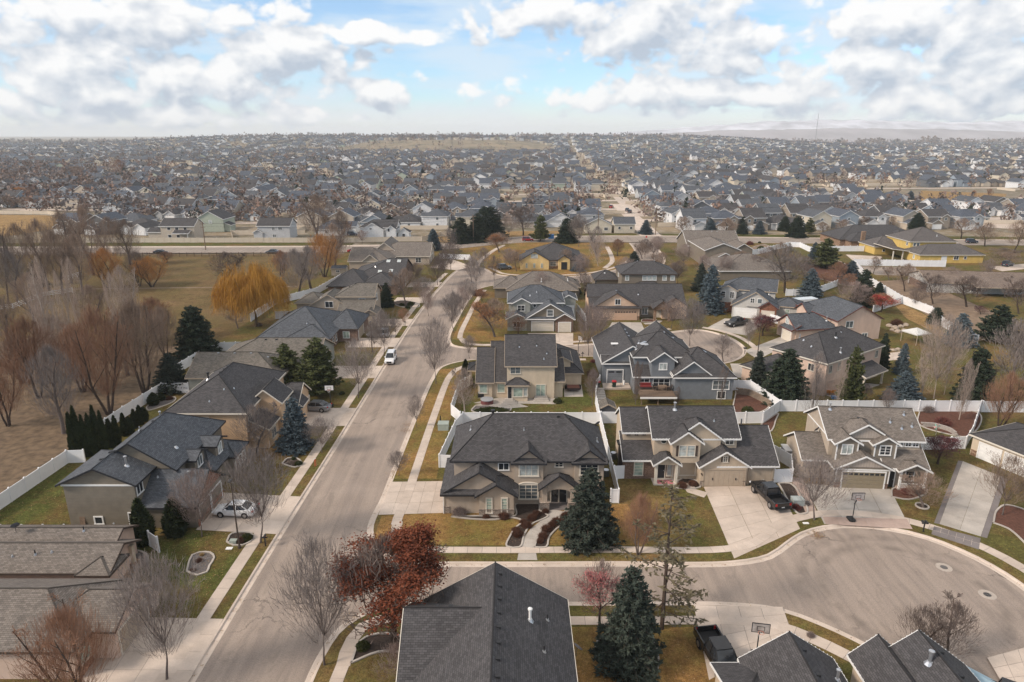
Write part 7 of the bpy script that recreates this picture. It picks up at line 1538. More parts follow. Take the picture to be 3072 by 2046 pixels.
# ================================================================== vehicles
RUB = plain('tyre_rubber', (.018, .018, .02), .85, .1, 8, space='object'); RIM = plain('alloy_rim', (.45, .46, .48), .3, .1, 6, .9, space='object'); CGL = glass_mat('car_glass', (.02, .024, .03), .05)
LAMP = plain('head_lamp', (.75, .77, .8), .15, .05, 4, space='object'); TAIL = plain('tail_lamp', (.45, .02, .02), .25, .1, 4, space='object'); PLATE = plain('number_plate', (.7, .7, .68), .4, .05, 5, space='object'); BLKP = plain('black_plastic', (.022, .022, .024), .6, .1, 6, space='object')
def loft(m, st, ring):
 k = len(ring(st[0])); b = len(m.v)
 for s in st: m.v.extend(ring(s))
 for i in range(len(st) - 1):
  for j in range(k):
   j2 = (j + 1) % k; m.f.append((b + i * k + j, b + i * k + j2, b + (i + 1) * k + j2, b + (i + 1) * k + j)); m.uv.append(None); m.m.append(0)
 m.f.append(tuple(b + j for j in reversed(range(k)))); m.uv.append(None); m.m.append(0); m.f.append(tuple(b + (len(st) - 1) * k + j for j in range(k))); m.uv.append(None); m.m.append(0)
def body_ring(s):
 x, zl, zt, w = s; return [(x, w * .9, zl), (x, w, zl + .18), (x, w, zl + (zt - zl) * .62), (x, w * .94, zt - .06), (x, w * .8, zt), (x, -w * .8, zt), (x, -w * .94, zt - .06), (x, -w, zl + (zt - zl) * .62), (x, -w, zl + .18), (x, -w * .9, zl)]
def cab_ring(s):
 x, zb, zt, wb, wt = s; return [(x, wb, zb), (x, wt, zt - .05), (x, wt * .88, zt), (x, -wt * .88, zt), (x, -wt, zt - .05), (x, -wb, zb)]
CARS = {
 'sedan': dict(L=4.75, W=.91, wb=2.75, wr=.33, body=[(-2.37, .35, .78, .80), (-2.2, .25, .98, .87), (-1.5, .22, 1.02, .91), (.0, .22, .95, .92), (1.0, .22, .92, .91), (1.9, .24, .80, .87), (2.3, .28, .68, .78), (2.4, .38, .55, .66)],
   cab=[(-1.75, .98, 1.0, .78, .74), (-1.05, .98, 1.38, .80, .62), (-.3, .95, 1.46, .82, .64), (.45, .93, 1.42, .82, .62), (1.2, .90, .93, .78, .74)], roof=(-1.05, .45, 1.455, .58)),
 'suv': dict(L=4.65, W=.93, wb=2.7, wr=.36, body=[(-2.3, .4, .95, .82), (-2.2, .3, 1.08, .9), (-1.4, .28, 1.1, .93), (.9, .28, 1.08, .93), (1.1, .28, 1.05, .92), (2.0, .3, .98, .88), (2.25, .34, .85, .8), (2.32, .42, .7, .7)],
   cab=[(-2.22, 1.06, 1.1, .82, .78), (-2.05, 1.06, 1.74, .84, .70), (-.5, 1.06, 1.8, .85, .72), (.25, 1.06, 1.76, .85, .70), (1.05, 1.03, 1.08, .82, .78)], roof=(-2.0, .3, 1.80, .66)),
 'pickup': dict(L=5.9, W=1.0, wb=3.7, wr=.42, body=[(-.85, .5, 1.18, .97), (-.6, .42, 1.2, 1.0), (.9, .42, 1.2, 1.0), (1.35, .42, 1.18, .99), (2.5, .44, 1.12, .96), (2.85, .48, 1.0, .9), (2.95, .55, .85, .82)],
   cab=[(-.88, 1.16, 1.2, .88, .84), (-.72, 1.16, 1.86, .9, .74), (.2, 1.16, 1.94, .91, .76), (.75, 1.16, 1.9, .91, .74), (1.5, 1.13, 1.17, .88, .82)], roof=(-.75, .72, 1.94, .70))}
def car(kind, name, label, at, heading, paint_m, z=None, group=None):
 """heading in degrees: direction the front points, 0 = +X"""
 S = CARS[kind]; root = thing(name, label, {'sedan': 'car', 'suv': 'car', 'pickup': 'pickup truck'}[kind], (at[0], at[1], LOT + .025 if z is None else z), R(heading), group)
 m = MB(); loft(m, S['body'], body_ring); m.obj('body', paint_m, root, True).data.shade_auto_smooth() if False else m.obj('body', paint_m, root)
 m = MB(); loft(m, S['cab'], cab_ring); m.obj('windows', CGL, root)
 x0, x1, zr, w = S['roof']; m = MB(); m.box(x0, x1, -w, w, zr - .03, zr + .035)
 c = S['cab']
 for sg in (-1, 1):       # pillars
  for a, b in ((0, 1), (len(c) - 2, len(c) - 1)):
   p, q = c[a], c[b]; m.tube([(p[0], sg * p[3], p[1] if a == 0 else p[2]), (q[0], sg * q[4], q[2])] if a == 0 else [(p[0], sg * p[4] * .97, p[2] - .02), (q[0], sg * q[3], q[1] + .02)], .055, 4)
  p = c[2]; m.tube([(p[0] - .1, sg * p[3], p[1]), (p[0] - .1, sg * p[4], p[2] - .03)], .05, 4)
 m.obj('roof', paint_m, root)
 bx = S['wb'] / 2
 wm = cached(('wheel', S['wr']), lambda: MB().lathe([(S['wr'] * .6, -.12), (S['wr'] * .96, -.12), (S['wr'], -.06), (S['wr'], .06), (S['wr'] * .96, .12), (S['wr'] * .6, .12)], 18).mesh('wheel', RUB)); rm = cached(('rim', S['wr']), lambda: MB().lathe([(S['wr'] * .62, -.125), (S['wr'] * .62, .125)], 12).mesh('rim', RIM)); am = cached(('arch', S['wr']), lambda: MB().lathe([(S['wr'] * 1.16, -.05), (S['wr'] * 1.16, .05)], 18).mesh('wheel_arch', BLKP))
 for sx in (-1, 1):
  for sy in (-1, 1):
   o = link('wheel', wm, root, (sx * bx, sy * (S['W'] - .09), S['wr'])); o.rotation_euler = (R(90), 0, 0); link('rim', rm, o)
   o = link('wheel_arch', am, root, (sx * bx, sy * (S['W'] - .045), S['wr'] + .02)); o.rotation_euler = (R(90), 0, 0)
 xf = S['body'][-1][0]; xr = S['body'][0][0] if kind != 'pickup' else -2.95; zt = S['body'][-2][2]
 for sy in (-1, 1):
  m = MB(); m.box(xf - .22, xf + .01, sy * S['W'] * .78 - .16, sy * S['W'] * .78 + .16, zt - .2, zt - .06); m.obj('headlight', LAMP, root)
  m = MB(); m.box(xr - .015, xr + .12, sy * S['W'] * .86 - .12, sy * S['W'] * .86 + .12, .8 if kind != 'pickup' else .85, .95 if kind != 'pickup' else 1.18); m.obj('tail_light', TAIL, root)
  m = MB(); q = S['cab'][-1]; m.box(q[0] - .55, q[0] - .35, sy * (S['W'] + .02) - .1, sy * (S['W'] + .02) + .1, q[1] + .02, q[1] + .18); m.obj('mirror', paint_m, root)
 m = MB(); m.box(xr - .02, xr + .02, -.18, .18, .6, .72); m.obj('number_plate', PLATE, root); m = MB(); m.box(xf - .06, xf + .02, -S['W'] * .5, S['W'] * .5, .45, zt - .1 if kind != 'sedan' else .55); m.obj('grille', BLKP, root)
 if kind == 'pickup':
  m = MB(); m.box(-2.9, -.9, -1.0, -.88, .5, 1.2); m.box(-2.9, -.9, .88, 1.0, .5, 1.2); m.box(-2.96, -2.86, -1.0, 1.0, .5, 1.2); m.box(-.98, -.88, -.9, .9, .5, 1.2); m.obj('bed_sides', paint_m, root); m = MB(); m.box(-2.86, -.95, -.88, .88, .6, .68); m.obj('bed_floor', BLKP, root)
  m = MB(); m.box(-3.12, -2.92, -.95, .95, .45, .62); m.box(2.85, 3.05, -.95, .95, .45, .65); m.obj('bumper', BLKP, root)
 if kind == 'suv':
  m = MB()
  for sy in (-1, 1): m.tube([(-1.7, sy * .6, 1.87), (.1, sy * .6, 1.87)], .025, 5)
  m.obj('roof_rail', RIM, root)
 return root
C_WHITE = paint('paint_white', (.78, .78, .79)); C_BLACK = paint('paint_black', (.012, .012, .014)); C_SILVER = paint('paint_silver', (.32, .33, .35), .3, .6); C_RED = paint('paint_red', (.30, .02, .02)); C_GREY = paint('paint_grey', (.10, .105, .11), .3, .4); C_MATT = paint('paint_matt_grey', (.06, .06, .062), .55); C_DARK = paint('paint_dark_blue', (.03, .035, .05))
def cp(c, x, y): q = P(c, x, y); return (q.x, q.y)
car('sedan', 'parked_car', 'white sedan parked across the driveway of the olive grey house', cp(1, 1315, 640), 176, C_WHITE)
car('sedan', 'parked_car', 'silver sedan parked beside the blue spruce and the basketball hoop', cp(1, 1755, 60), 172, C_SILVER)
car('suv', 'parked_car', 'white suv with roof rails parked at the left kerb of the street', cp(5, 386, 862), -88, C_WHITE, .012)
car('suv', 'parked_car', 'silver car with white roof parked on the drive before the brick ranch house', cp(5, 305, 700), 178, C_SILVER)
car('pickup', 'parked_truck', 'black pickup parked nose in before the single garage door', cp(3, 522, 560), 100, C_BLACK)
car('pickup', 'parked_truck', 'black pickup parked on the bottom driveway beside the hoop', cp(3, 245, 1470), -82, C_BLACK)
car('pickup', 'parked_truck', 'black pickup at the bottom right edge', (36.9, 40.6), -35, C_BLACK)
car('pickup', 'parked_truck', 'matt dark pickup parked before the red brick garage bay', cp(6, 418, 735), 205, C_MATT)
car('suv', 'parked_car', 'grey car beside the pale yellow house', cp(5, 1150, 245), 10, C_GREY)
car('sedan', 'moving_car', 'red sedan on the main road left of the brown roofed house', cp(5, 140, 128), 4, C_RED, .02)
car('suv', 'moving_car', 'red suv on the main road beside the conifers', cp(5, 1308, 52), 0, C_RED, .02)
car('sedan', 'moving_car', 'black sedan on the main road behind the pasture, left one', cp(4, 1080, 360), 0, C_BLACK, .02)
car('sedan', 'moving_car', 'dark grey sedan on the main road behind the golden willow', cp(4, 1830, 358), 180, C_GREY, .02)
car('suv', 'parked_car', 'dark suv on the road behind the bright yellow house', cp(6, 1995, 178), 5, C_DARK, .02)
car('sedan', 'parked_car', 'white sedan before the white house beyond the main road', cp(8, 110, 660), 5, C_WHITE, .02)
car('suv', 'parked_car', 'dark suv beside the white house beyond the main road', cp(8, 135, 752), 0, C_DARK, .02)
for i, (x, y, pm_, lab) in enumerate(((2028, 582, C_GREY, 'grey car parked in the side street beyond the main road, farther of the pair'), (2045, 594, C_DARK, 'dark car parked in the side street beyond the main road, nearer of the pair'), (1918, 560, C_RED, 'dark red car on a drive of the side street beyond the main road'), (1190, 478, C_WHITE, 'white van on a far drive left of the side street'), (1205, 500, C_GREY, 'grey car on a far drive left of the side street'))): car('suv', 'parked_car', lab, cp(8, x, y), 70, pm_, .0)
car('suv', 'parked_car', 'white suv in front of the blue trimmed house far left', cp(7, 1000, 645), 20, C_WHITE, .0); car('sedan', 'parked_car', 'dark car beside the beige house beyond the main road', cp(7, 955, 690), 0, C_DARK, .0)
car('suv', 'parked_car', 'dark pickup like car at the far right road bend', cp(9, 2290, 540), 20, C_DARK, .0); car('suv', 'parked_car', 'dark car in the courtyard right of the bright yellow house', cp(6, 2235, 335), 30, C_DARK)
# ================================================================== smaller things
def hoop(label, at, face, white=False, h=3.05):
 root = thing('basketball_hoop', label, 'basketball hoop', (at[0], at[1], LOT + .02), R(face)); bk = T_WHITE if white else glass_mat('clear_board', (.46, .42, .40), .1)
 m = MB(); m.prism([(-.35, .1), (-.3, -.75), (.3, -.75), (.35, .1), (.2, .25), (-.2, .25)], 0, .22); m.obj('base', BLKP, root)
 m = MB(); m.tube([(0, 0, .2), (0, 0, 2.3), (0, .35, 3.0)], .05, 8); m.tube([(0, -.2, 2.0), (0, .35, 2.75)], .03, 6); m.obj('pole', DARKM, root)
 m = MB(); m.box(-.68, .68, .4, .43, 2.9, 3.7); m.obj('backboard', bk, root); m = MB()
 for a, b, c, d in ((-.7, .7, 2.86, 2.91), (-.7, .7, 3.69, 3.74), (-.7, -.65, 2.9, 3.7), (.65, .7, 2.9, 3.7), (-.3, -.26, 3.05, 3.45), (.26, .3, 3.05, 3.45), (-.3, .3, 3.42, 3.46), (-.3, .3, 3.04, 3.08)): m.box(a, b, .385, .445, c, d)
 m.obj('frame', DARKM, root); m = MB(); m.tube([(.23 * math.cos(t), .68 + .23 * math.sin(t), 3.05) for t in np.linspace(0, 6.28, 15)], .014, 5); m.obj('rim', plain('rim_orange', (.5, .1, .03), .5), root)
 m = MB()
 for t in np.linspace(0, 6.28, 9): m.tube([(.22 * math.cos(t), .68 + .22 * math.sin(t), 3.04), (.13 * math.cos(t + .4), .68 + .13 * math.sin(t + .4), 2.65)], .008, 3)
 m.obj('net', T_WHITE, root); return root
hoop('basketball hoop with clear backboard at the edge of the turning circle', cp(3, 985, 680), 180)
hoop('basketball hoop with dark framed board on the bottom driveway', cp(3, 450, 1445), 170)
hoop('white backed basketball hoop by the silver sedan', tuple(P(4, 2225, 1395).xy), 185, True)
hoop('basketball hoop behind the roof of the bay nook house', tuple(P(11, 1470, 410).xy), -60)
def lamp(label, c, x, y, topy):
 b = P(c, x, y); h = height_at(c, b, x, topy); o = thing('lamp_post', label, 'lamp post', (b.x, b.y, LOT)); m = MB(); m.tube([(0, 0, 0), (0, 0, h * .5), (0, 0, h)], [.1, .075, .05], 8); m.lathe([(.18, 0), (.16, .3), (.1, .35)], 10); m.obj('pole', T_DARK, o)
 m = MB(); m.box(-.16, .16, -.42, .2, h - .02, h + .1); m.obj('lamp_head', DARKM, o); m = MB(); m.box(-.1, .1, -.36, .05, h - .05, h - .02); m.obj('lens', LAMP, o); m = MB(); m.tube([(0, 0, h * .93), (0, -.3, h)], .03, 5); m.obj('arm', T_DARK, o)
lamp('slim dark lamp post in the bed near the white sedan', 1, 1333, 830, 455); lamp('dark lamp post at the silver car drive on the left pavement', 5, 262, 800, 600); lamp('lamp post at the second turning circle', 6, 557, 930, 690)
def mailbox(label, c, x, y, n=1):
 b = P(c, x, y); o = thing('mailbox', label, 'mailbox', (b.x, b.y, LOT)); m = MB(); m.box(-.05, .05, -.05, .05, 0, 1.05); m.box(-.3, .3, -.06, .06, .98, 1.06); m.obj('post', DARKM, o)
 for i in range(n):
  m = MB(); pr = [(-.1, 0), (.1, 0), (.1, .14)] + [(.1 * math.cos(t), .14 + .1 * math.sin(t)) for t in np.linspace(.3, 2.84, 6)] + [(-.1, .14)]
  m.prism(pr, -.24, .24); bx = m.obj('box', DARKM, o); bx.rotation_euler = (R(90), 0, 0); bx.location = ((i - (n - 1) / 2) * .32, 0, 1.06); m = MB(); m.box(.1, .115, .02, .14, .0, .05); fl = m.obj('flag', TAIL, bx)
mailbox('black mailbox beside the bare tree of the left planting strip', 1, 1478, 818); mailbox('black twin mailbox at the turning circle kerb', 3, 1380, 738, 2); mailbox('mailbox pair at the second turning circle', 6, 470, 925, 2); mailbox('mailbox beside the reddish sapling', 5, 483, 630, 1); mailbox('mailbox in front of the skylight roof house', 5, 718, 352, 1)
mailbox('mailbox at the drive left of the blue grey house', 5, 1675, 845, 1)
def boxy(name, label, cat, at, size, mat, rz=0.0, lid=None, z=LOT):
 o = thing(name, label, cat, (at[0], at[1], z), rz); a, b, h = size; m = MB(); m.prism([(-a, -b), (a, -b), (a, b), (-a, b)], 0, h * .86); m.obj('cabinet', mat, o); m = MB(); m.box(-a * 1.04, a * 1.04, -b * 1.06, b * 1.06, h * .86, h); m.obj('lid', lid or mat, o); m = MB(); m.box(-a * .3, a * .3, -b - .02, -b, h * .3, h * .6); m.obj('door', mat, o); return o
GBOX = plain('transformer_green', (.33, .37, .33), .6, .1)
boxy('transformer_box', 'pale green electric transformer box beside the white fence', 'utility box', cp(2, 613, 165), (.75, .65, 1.0), GBOX); boxy('transformer_box', 'grey green electric box at the driveway edge of the bulb strung house', 'utility box', cp(3, 680, 585), (.62, .5, .8), plain('box_grey', (.36, .40, .39), .6, .1))
boxy('utility_box', 'low white utility lid in the lawn by the lamp post', 'utility box', cp(1, 1276, 833), (.32, .2, .08), T_WHITE); boxy('utility_box', 'small green junction box behind the lamp bed', 'utility box', cp(1, 1300, 800), (.35, .25, .35), GBOX); boxy('utility_box', 'green valve box in the golden lawn of the corner house', 'utility box', cp(2, 370, 735), (.3, .2, .1), plain('valve_green', (.05, .22, .12), .6)); boxy('utility_box', 'small dark junction box by the red shrub', 'utility box', cp(3, 738, 590), (.2, .2, .4), DARKM)
boxy('utility_box', 'white stone like lid by the turning circle kerb', 'utility box', cp(3, 728, 692), (.3, .15, .07), T_WHITE)
boxy('dark_post_box', 'dark slim post behind the transformer box', 'post', cp(2, 596, 140), (.07, .07, 1.4), DARKM)
def bin_(label, at, lidm, z=LOT, rz=0):
 o = thing('wheelie_bin', label, 'bin', (at[0], at[1], z), rz); m = MB(); b = len(m.v); m.v += [(-.24, -.26, .06), (.24, -.26, .06), (.24, .26, .06), (-.24, .26, .06), (-.33, -.36, 1.0), (.33, -.36, 1.0), (.33, .36, 1.0), (-.33, .36, 1.0)]
 for f in ((0, 1, 5, 4), (1, 2, 6, 5), (2, 3, 7, 6), (3, 0, 4, 7), (4, 5, 6, 7), (3, 2, 1, 0)): m.f.append(f); m.uv.append(None); m.m.append(0)
 m.obj('body', plain('bin_green', (.025, .045, .035), .6, .1), o); m = MB(); m.box(-.36, .36, -.4, .4, 1.0, 1.06); m.box(-.3, .3, -.34, .34, 1.06, 1.12); m.obj('lid', lidm, o)
 for sx in (-1, 1): m = MB(); m.lathe([(.11, -.03), (.11, .03)], 10); w = m.obj('wheel', RUB, o); w.location = (sx * .27, .27, .11); w.rotation_euler = (0, R(90), 0)
 m = MB(); m.tube([(-.28, .42, .95), (.28, .42, .95)], .02, 5); m.obj('handle', BLKP, o)
RL = plain('bin_lid_red', (.45, .04, .05), .5, .1)
quad_grid('concrete_landing', [(15.2, 106.6), (19.9, 106.8), (19.9, 109.3), (15.4, 109.3)], 3, 2, CONC, .4)
bin_('green wheelie bin with red lid in front of the grey garage door', (17.1, 107.3), RL, .4); bin_('wheelie bin with red lid at the left corner of the blue grey house', (14.5, 107.8), RL);
m = MB(); m.lathe([(.14, 0), (.16, .05), (.16, .75), (.1, .8)], 12); o = m.obj('white_canister', T_WHITE); o.location = (18.9, 108.3, .4); tag(o, 'white cylinder standing before the grey garage door', 'canister')
for i in range(6): o = thing('garden_step', ords[i] + ' concrete garden step from the top beside the curving white fence', 'step', (14.5 - .02 * i, 106.0 - i * .85, 0), 0, 'concrete garden steps'); m = MB(); m.box(-.75, .75, -.4, .4, .05, .62 - i * .08); m.box(-.78, .78, -.43, -.38, .5 - i * .08, .63 - i * .08); m.obj('tread', CONC_G, o)
# flatbed trailer on the patio
q = P(11, 1410, 800); o = thing('flatbed_trailer', 'flatbed trailer with red brown plank deck on the side pad', 'trailer', (q.x, q.y, LOT + .03), 0)
TM = plain('trailer_red', (.05, .03, .03), .6, .2)
m = MB(); m.box(-1.05, 1.05, -1.55, 1.55, .5, .58); m.box(-1.08, 1.08, -1.6, -1.52, .45, .72); m.box(-1.1, -1.02, -1.55, 1.55, .5, .75); m.box(1.02, 1.1, -1.55, 1.55, .5, .75); m.tube([(0, 1.5, .5), (0, 2.6, .45)], .05, 6); m.obj('chassis', TM, o)
for i in range(10): m = MB(); m.box(-.1, .1, -1.5, 1.5, 0, .05); p_ = m.obj('plank', plain('plank_redbrown', (.22, .10, .075), .9, .35, 5), o); p_.location = (-.94 + i * .208, 0, .585)
m = MB()
for z in (.85, 1.05, 1.25): m.box(-1.05, 1.05, 1.53, 1.57, z, z + .04)
for x in (-1.03, -.5, 0, .5, 1.03): m.box(x - .02, x + .02, 1.52, 1.58, .6, 1.3)
m.obj('headboard', DARKM, o)
for sx in (-1, 1): w = link('wheel', cached(('wheel', .36), lambda: MB().lathe([(.2, -.1), (.34, -.1), (.36, 0), (.34, .1), (.2, .1)], 16).mesh('wheel', RUB)), o, (sx * 1.2, 0, .36)); w.rotation_euler = (R(90), 0, R(90))
# sheds, canopies, covered things
h = House('garden_shed', 'small grey gabled garden shed inside the white fence', (14.4, 96), wall=plain('shed_grey', (.10, .10, .11), .7), roof=SH_TAUPE, fascia=T_TAN, cat='shed'); h.v(13.3, 15.5, 94.9, 97.2, 1.75, 'y:gg', .55, ov=.18);
h = House('garden_shed', 'tan garden shed with window pair at the pasture end of the skylight roof house', (-52, 204), wall=W_SAND, roof=SH_GREY, fascia=T_TAN, cat='shed'); q_ = h.v(-54.4, -50, 202.6, 206, 2.3, 'x:gg', .35, ov=.2); h.win(q_, 'S', -52.4, 1.5, 1.0, .5, 2, 1, G_DARK)
q = P(3, 642, 335); o = thing('storage_box', 'white roofed metal storage shed behind the left wing of the grey brown house', 'shed', (q.x, q.y, LOT), R(-4)); m = MB(); m.box(-1.0, 1.0, -.9, .9, 0, 1.6); m.obj('body', plain('shed_metal', (.33, .32, .32), .5, .15), o); m = MB(); m.prism([(-1.1, -1.0), (1.1, -1.0), (1.1, 1.0), (-1.1, 1.0)], 1.6, 1.72); m.obj('roof', T_WHITE, o); m = MB(); m.box(-.5, .4, -.93, -.9, .1, 1.5); m.obj('door', plain('shed_door', (.26, .25, .25), .5), o)
q = P(6, 862, 625); o = thing('cargo_trailer', 'white enclosed cargo trailer behind the pink beige house', 'trailer', (q.x, q.y, LOT), R(15)); m = MB(); m.box(-3.0, 3.0, -1.2, 1.2, .5, 2.7); m.obj('body', T_WHITE, o); m = MB(); m.box(-2.95, 2.95, -1.15, 1.15, 2.7, 2.76); m.obj('roof', plain('trailer_roof', (.62, .68, .72), .4), o)
for sx in (-.6, .3):
 for sy in (-1, 1): w = link('wheel', _cache[('wheel', .36)], o, (sx, sy * 1.15, .36)); w.rotation_euler = (R(90), 0, 0)
q = P(6, 1612, 850); o = thing('garden_canopy', 'white fabric garden canopy on posts beside the pond', 'canopy', (q.x, q.y, LOT), R(20)); m = MB(); c_ = [(-1.9, -1.9, 2.3), (1.9, -1.9, 2.3), (1.9, 1.9, 2.3), (-1.9, 1.9, 2.3)]
for i in range(4): m.face([c_[i], c_[(i + 1) % 4], (0, 0, 3.2)]); a, b = c_[i], c_[(i + 1) % 4]; m.face([(a[0], a[1], 2.1), (b[0], b[1], 2.1), b, a])
m.obj('fabric', plain('canopy_fabric', (.58, .57, .55), .8), o)
for x, y in ((-1.8, -1.8), (1.8, -1.8), (1.8, 1.8), (-1.8, 1.8)): m = MB(); m.tube([(x, y, 0), (x, y, 2.4)], .06, 6); m.obj('post', T_TAN, o)
o = thing('covered_trailer', 'light blue tarp covered trailer beside the bottom right gables', 'trailer', (35.4, 42.4, LOT), R(-52)); m = MB(); m.prism([(-2.4, -.9), (2.2, -.9), (2.5, 0), (2.2, .9), (-2.4, .9)], .5, 1.1); m.face([(-2.4, -.9, 1.1), (2.2, -.9, 1.1), (2.4, 0, 1.5), (-2.4, 0, 1.6)]); m.face([(-2.4, .9, 1.1), (-2.4, 0, 1.6), (2.4, 0, 1.5), (2.2, .9, 1.1)]); m.face([(-2.4, .9, 1.1), (-2.4, -.9, 1.1), (-2.4, 0, 1.6)]); m.obj('tarp', plain('tarp_blue', (.36, .50, .58), .5, .12), o)
for sy in (-1, 1): w = link('wheel', _cache[('wheel', .36)], o, (0, sy * .85, .36)); w.rotation_euler = (R(90), 0, 0)
# air conditioners
for at, lab in (((13.35, 81.6), 'air conditioner unit between the corner house and the bulb strung house'), ((11.75, 76.8), 'air conditioner unit at the right wall of the corner house'), (tuple(P(6, 770, 655).xy), 'air conditioner unit beside the side wall of the pale grey house'), (tuple(P(6, 1360, 245).xy), 'air conditioner unit before the bright yellow house')): House.ac(None, *at)['label'] = lab
# backyard furniture
def chair(label, at, rz, mat, z=LOT):
 o = thing('garden_chair', label, 'chair', (at[0], at[1], z), rz, 'garden chairs'); m = MB(); m.box(-.3, .3, -.3, .3, .36, .42); m.obj('seat', mat, o); m = MB(); b = len(m.v); m.box(-.3, .3, .26, .34, .42, 1.0); bk = m.obj('backrest', mat, o); bk.rotation_euler = (R(-12), 0, 0)
 for sx in (-1, 1):
  for sy in (-1, 1): m = MB(); m.box(sx * .27 - .03, sx * .27 + .03, sy * .26 - .03, sy * .26 + .03, 0, .36); m.obj('leg', mat, o)
  m = MB(); m.box(sx * .33 - .04, sx * .33 + .04, -.3, .3, .58, .62); m.obj('armrest', mat, o)
ORG = plain('chair_orange', (.55, .20, .03), .6); REDC = plain('cushion_red', (.19, .03, .03), .8); WICK = plain('wicker_dark', (.06, .045, .04), .9)
chair('orange garden chair on the patio, left one', cp(6, 1030, 1200), 2.6, ORG); chair('orange garden chair on the patio, middle one', cp(6, 1058, 1198), 3.1, ORG); chair('dark garden chair right of the orange ones', cp(6, 1085, 1202), 3.6, WICK)
boxy('cooler_box', 'blue cooler box in front of the orange garden chairs', 'cooler', cp(6, 1070, 1228), (.4, .3, .45), plain('cooler_blue', (.05, .16, .34), .5))
q = P(12, 870, 970, 1.5); o = thing('garden_sofa', 'red cushioned sofa on the deck of the blue grey house', 'sofa', (q.x, q.y + .6, 1.5), 0); m = MB(); m.box(-.95, .95, -.4, .4, .15, .42); m.obj('base', WICK, o); m = MB(); m.box(-.9, .9, .22, .42, .42, .95); m.obj('backrest', REDC, o); m = MB(); m.box(-.9, .9, -.38, .2, .42, .55); m.obj('cushion', REDC, o)
for x, lab in ((1010, 'left'), (1190, 'right')): q = P(12, x, 985, 1.5); chair(lab + ' dark chair at the table on the deck', (q.x, q.y + .5), 1.57 if lab == 'left' else -1.57, WICK, 1.5)
q = P(12, 1100, 985, 1.5); o = thing('garden_table', 'table on the deck of the blue grey house', 'table', (q.x, q.y + .5, 1.5)); m = MB(); m.box(-.7, .7, -.45, .45, .68, .74); m.obj('tabletop', WOOD, o)
for sx in (-1, 1):
 for sy in (-1, 1): m = MB(); m.box(sx * .6 - .04, sx * .6 + .04, sy * .38 - .04, sy * .38 + .04, 0, .68); m.obj('leg', WOOD, o)
q = P(11, 425, 965); o = thing('hot_tub', 'round spa with grey cover and red surround on the backyard patio', 'hot tub', (q.x, q.y, LOT + .03)); m = MB(); m.lathe([(1.0, 0), (1.0, .65)], 14); m.obj('surround', plain('spa_red', (.17, .06, .06), .7, .3, 6), o); m = MB(); m.lathe([(1.05, .65), (1.05, .74), (.2, .8)], 14); m.obj('cover', plain('spa_cover', (.30, .30, .31), .5), o)
q = P(11, 355, 900); o = thing('barbecue_grill', 'covered barbecue grill beside the round spa', 'grill', (q.x, q.y, LOT + .03)); m = MB(); m.box(-.5, .5, -.28, .28, .1, .85); m.obj('cabinet', DARKM, o); m = MB(); m.lathe([(.3, 0), (.3, .9)], 10); l_ = m.obj('hood', METAL, o); l_.location = (-.45, 0, .9); l_.rotation_euler = (0, R(90), 0)
# marker stakes, ladder board and gas post by the olive grey house
for i, (x, lab) in enumerate(((1752, 'left red marker stake at the planting strip'), (1758, 'right red marker stake at the planting strip'))):
 q = P(1, x, 375 - i * 4); o = thing('marker_stake', lab, 'stake', (q.x, q.y, LOT), 0, 'red marker stakes'); m = MB(); m.box(-.03, .03, -.02, .02, 0, 1.1); m.obj('stake', plain('stake_red', (.55, .10, .05), .6), o); m = MB(); m.box(-.035, .035, -.025, .025, 1.0, 1.12); m.obj('tip', T_WHITE, o)
for i, x in enumerate((-46.2, -45.9)): m = MB(); m.box(-.14, .14, -.03, .03, 0, 2.3); o = m.obj('board', WOOD); o.location = (x, 64.3, LOT); o.rotation_euler = (R(-8), 0, 0); tag(o, ('left', 'right')[i] + ' grey plank leaning on the olive grey wall', 'board', 'planks leaning on the wall')
o = thing('gas_riser', 'yellow gas riser pipe at the olive grey wall', 'pipe', (-42.6, 64.25, LOT)); m = MB(); m.tube([(0, 0, 0), (0, 0, .95)], .05, 6); m.obj('pipe', plain('pipe_yellow', (.5, .34, .05), .5), o); m = MB(); m.lathe([(.1, .9), (.12, 1.0), (.06, 1.1)], 8); m.obj('meter', METAL, o)
o = thing('play_figure', 'pale green and pink garden windmill ornament behind the grey brown house', 'garden ornament', (*cp(3, 1450, 200), LOT)); m = MB(); m.tube([(0, 0, 0), (0, 0, 1.2)], .04, 6); m.obj('pole', METAL, o)
for k in range(6): m = MB(); a = k * 1.047; m.face([(0, 0, 1.3), (.5 * math.cos(a), .1, 1.3 + .5 * math.sin(a)), (.42 * math.cos(a + .6), .0, 1.3 + .42 * math.sin(a + .6))]); m.face([(0, .04, 1.3), (.42 * math.cos(a + .6), .04, 1.3 + .42 * math.sin(a + .6)), (.5 * math.cos(a), .14, 1.3 + .5 * math.sin(a))]); m.obj('blade', (plain('mint', (.35, .62, .52), .5), plain('rose', (.72, .45, .42), .5))[k % 2], o)
# ring edging of the small tree
for c, x, y, r in ((3, 1374, 597, 36),):
 q = P(c, x, y); rr = r * metres_per_px(c, q); o = thing('tree_ring', 'round concrete ring around the small bare tree on the lawn', 'edging', (q.x, q.y, LOT - .02)); m = MB(); m.lathe([(rr * .78, .0), (rr, 0), (rr, .16), (rr * .8, .16), (rr * .78, .03)], 24); m.obj('ring', CONC_G, o); m = MB(); m.lathe([(rr * .8, 0), (rr * .8, .06)], 20); m.obj('mulch', MULCH, o)
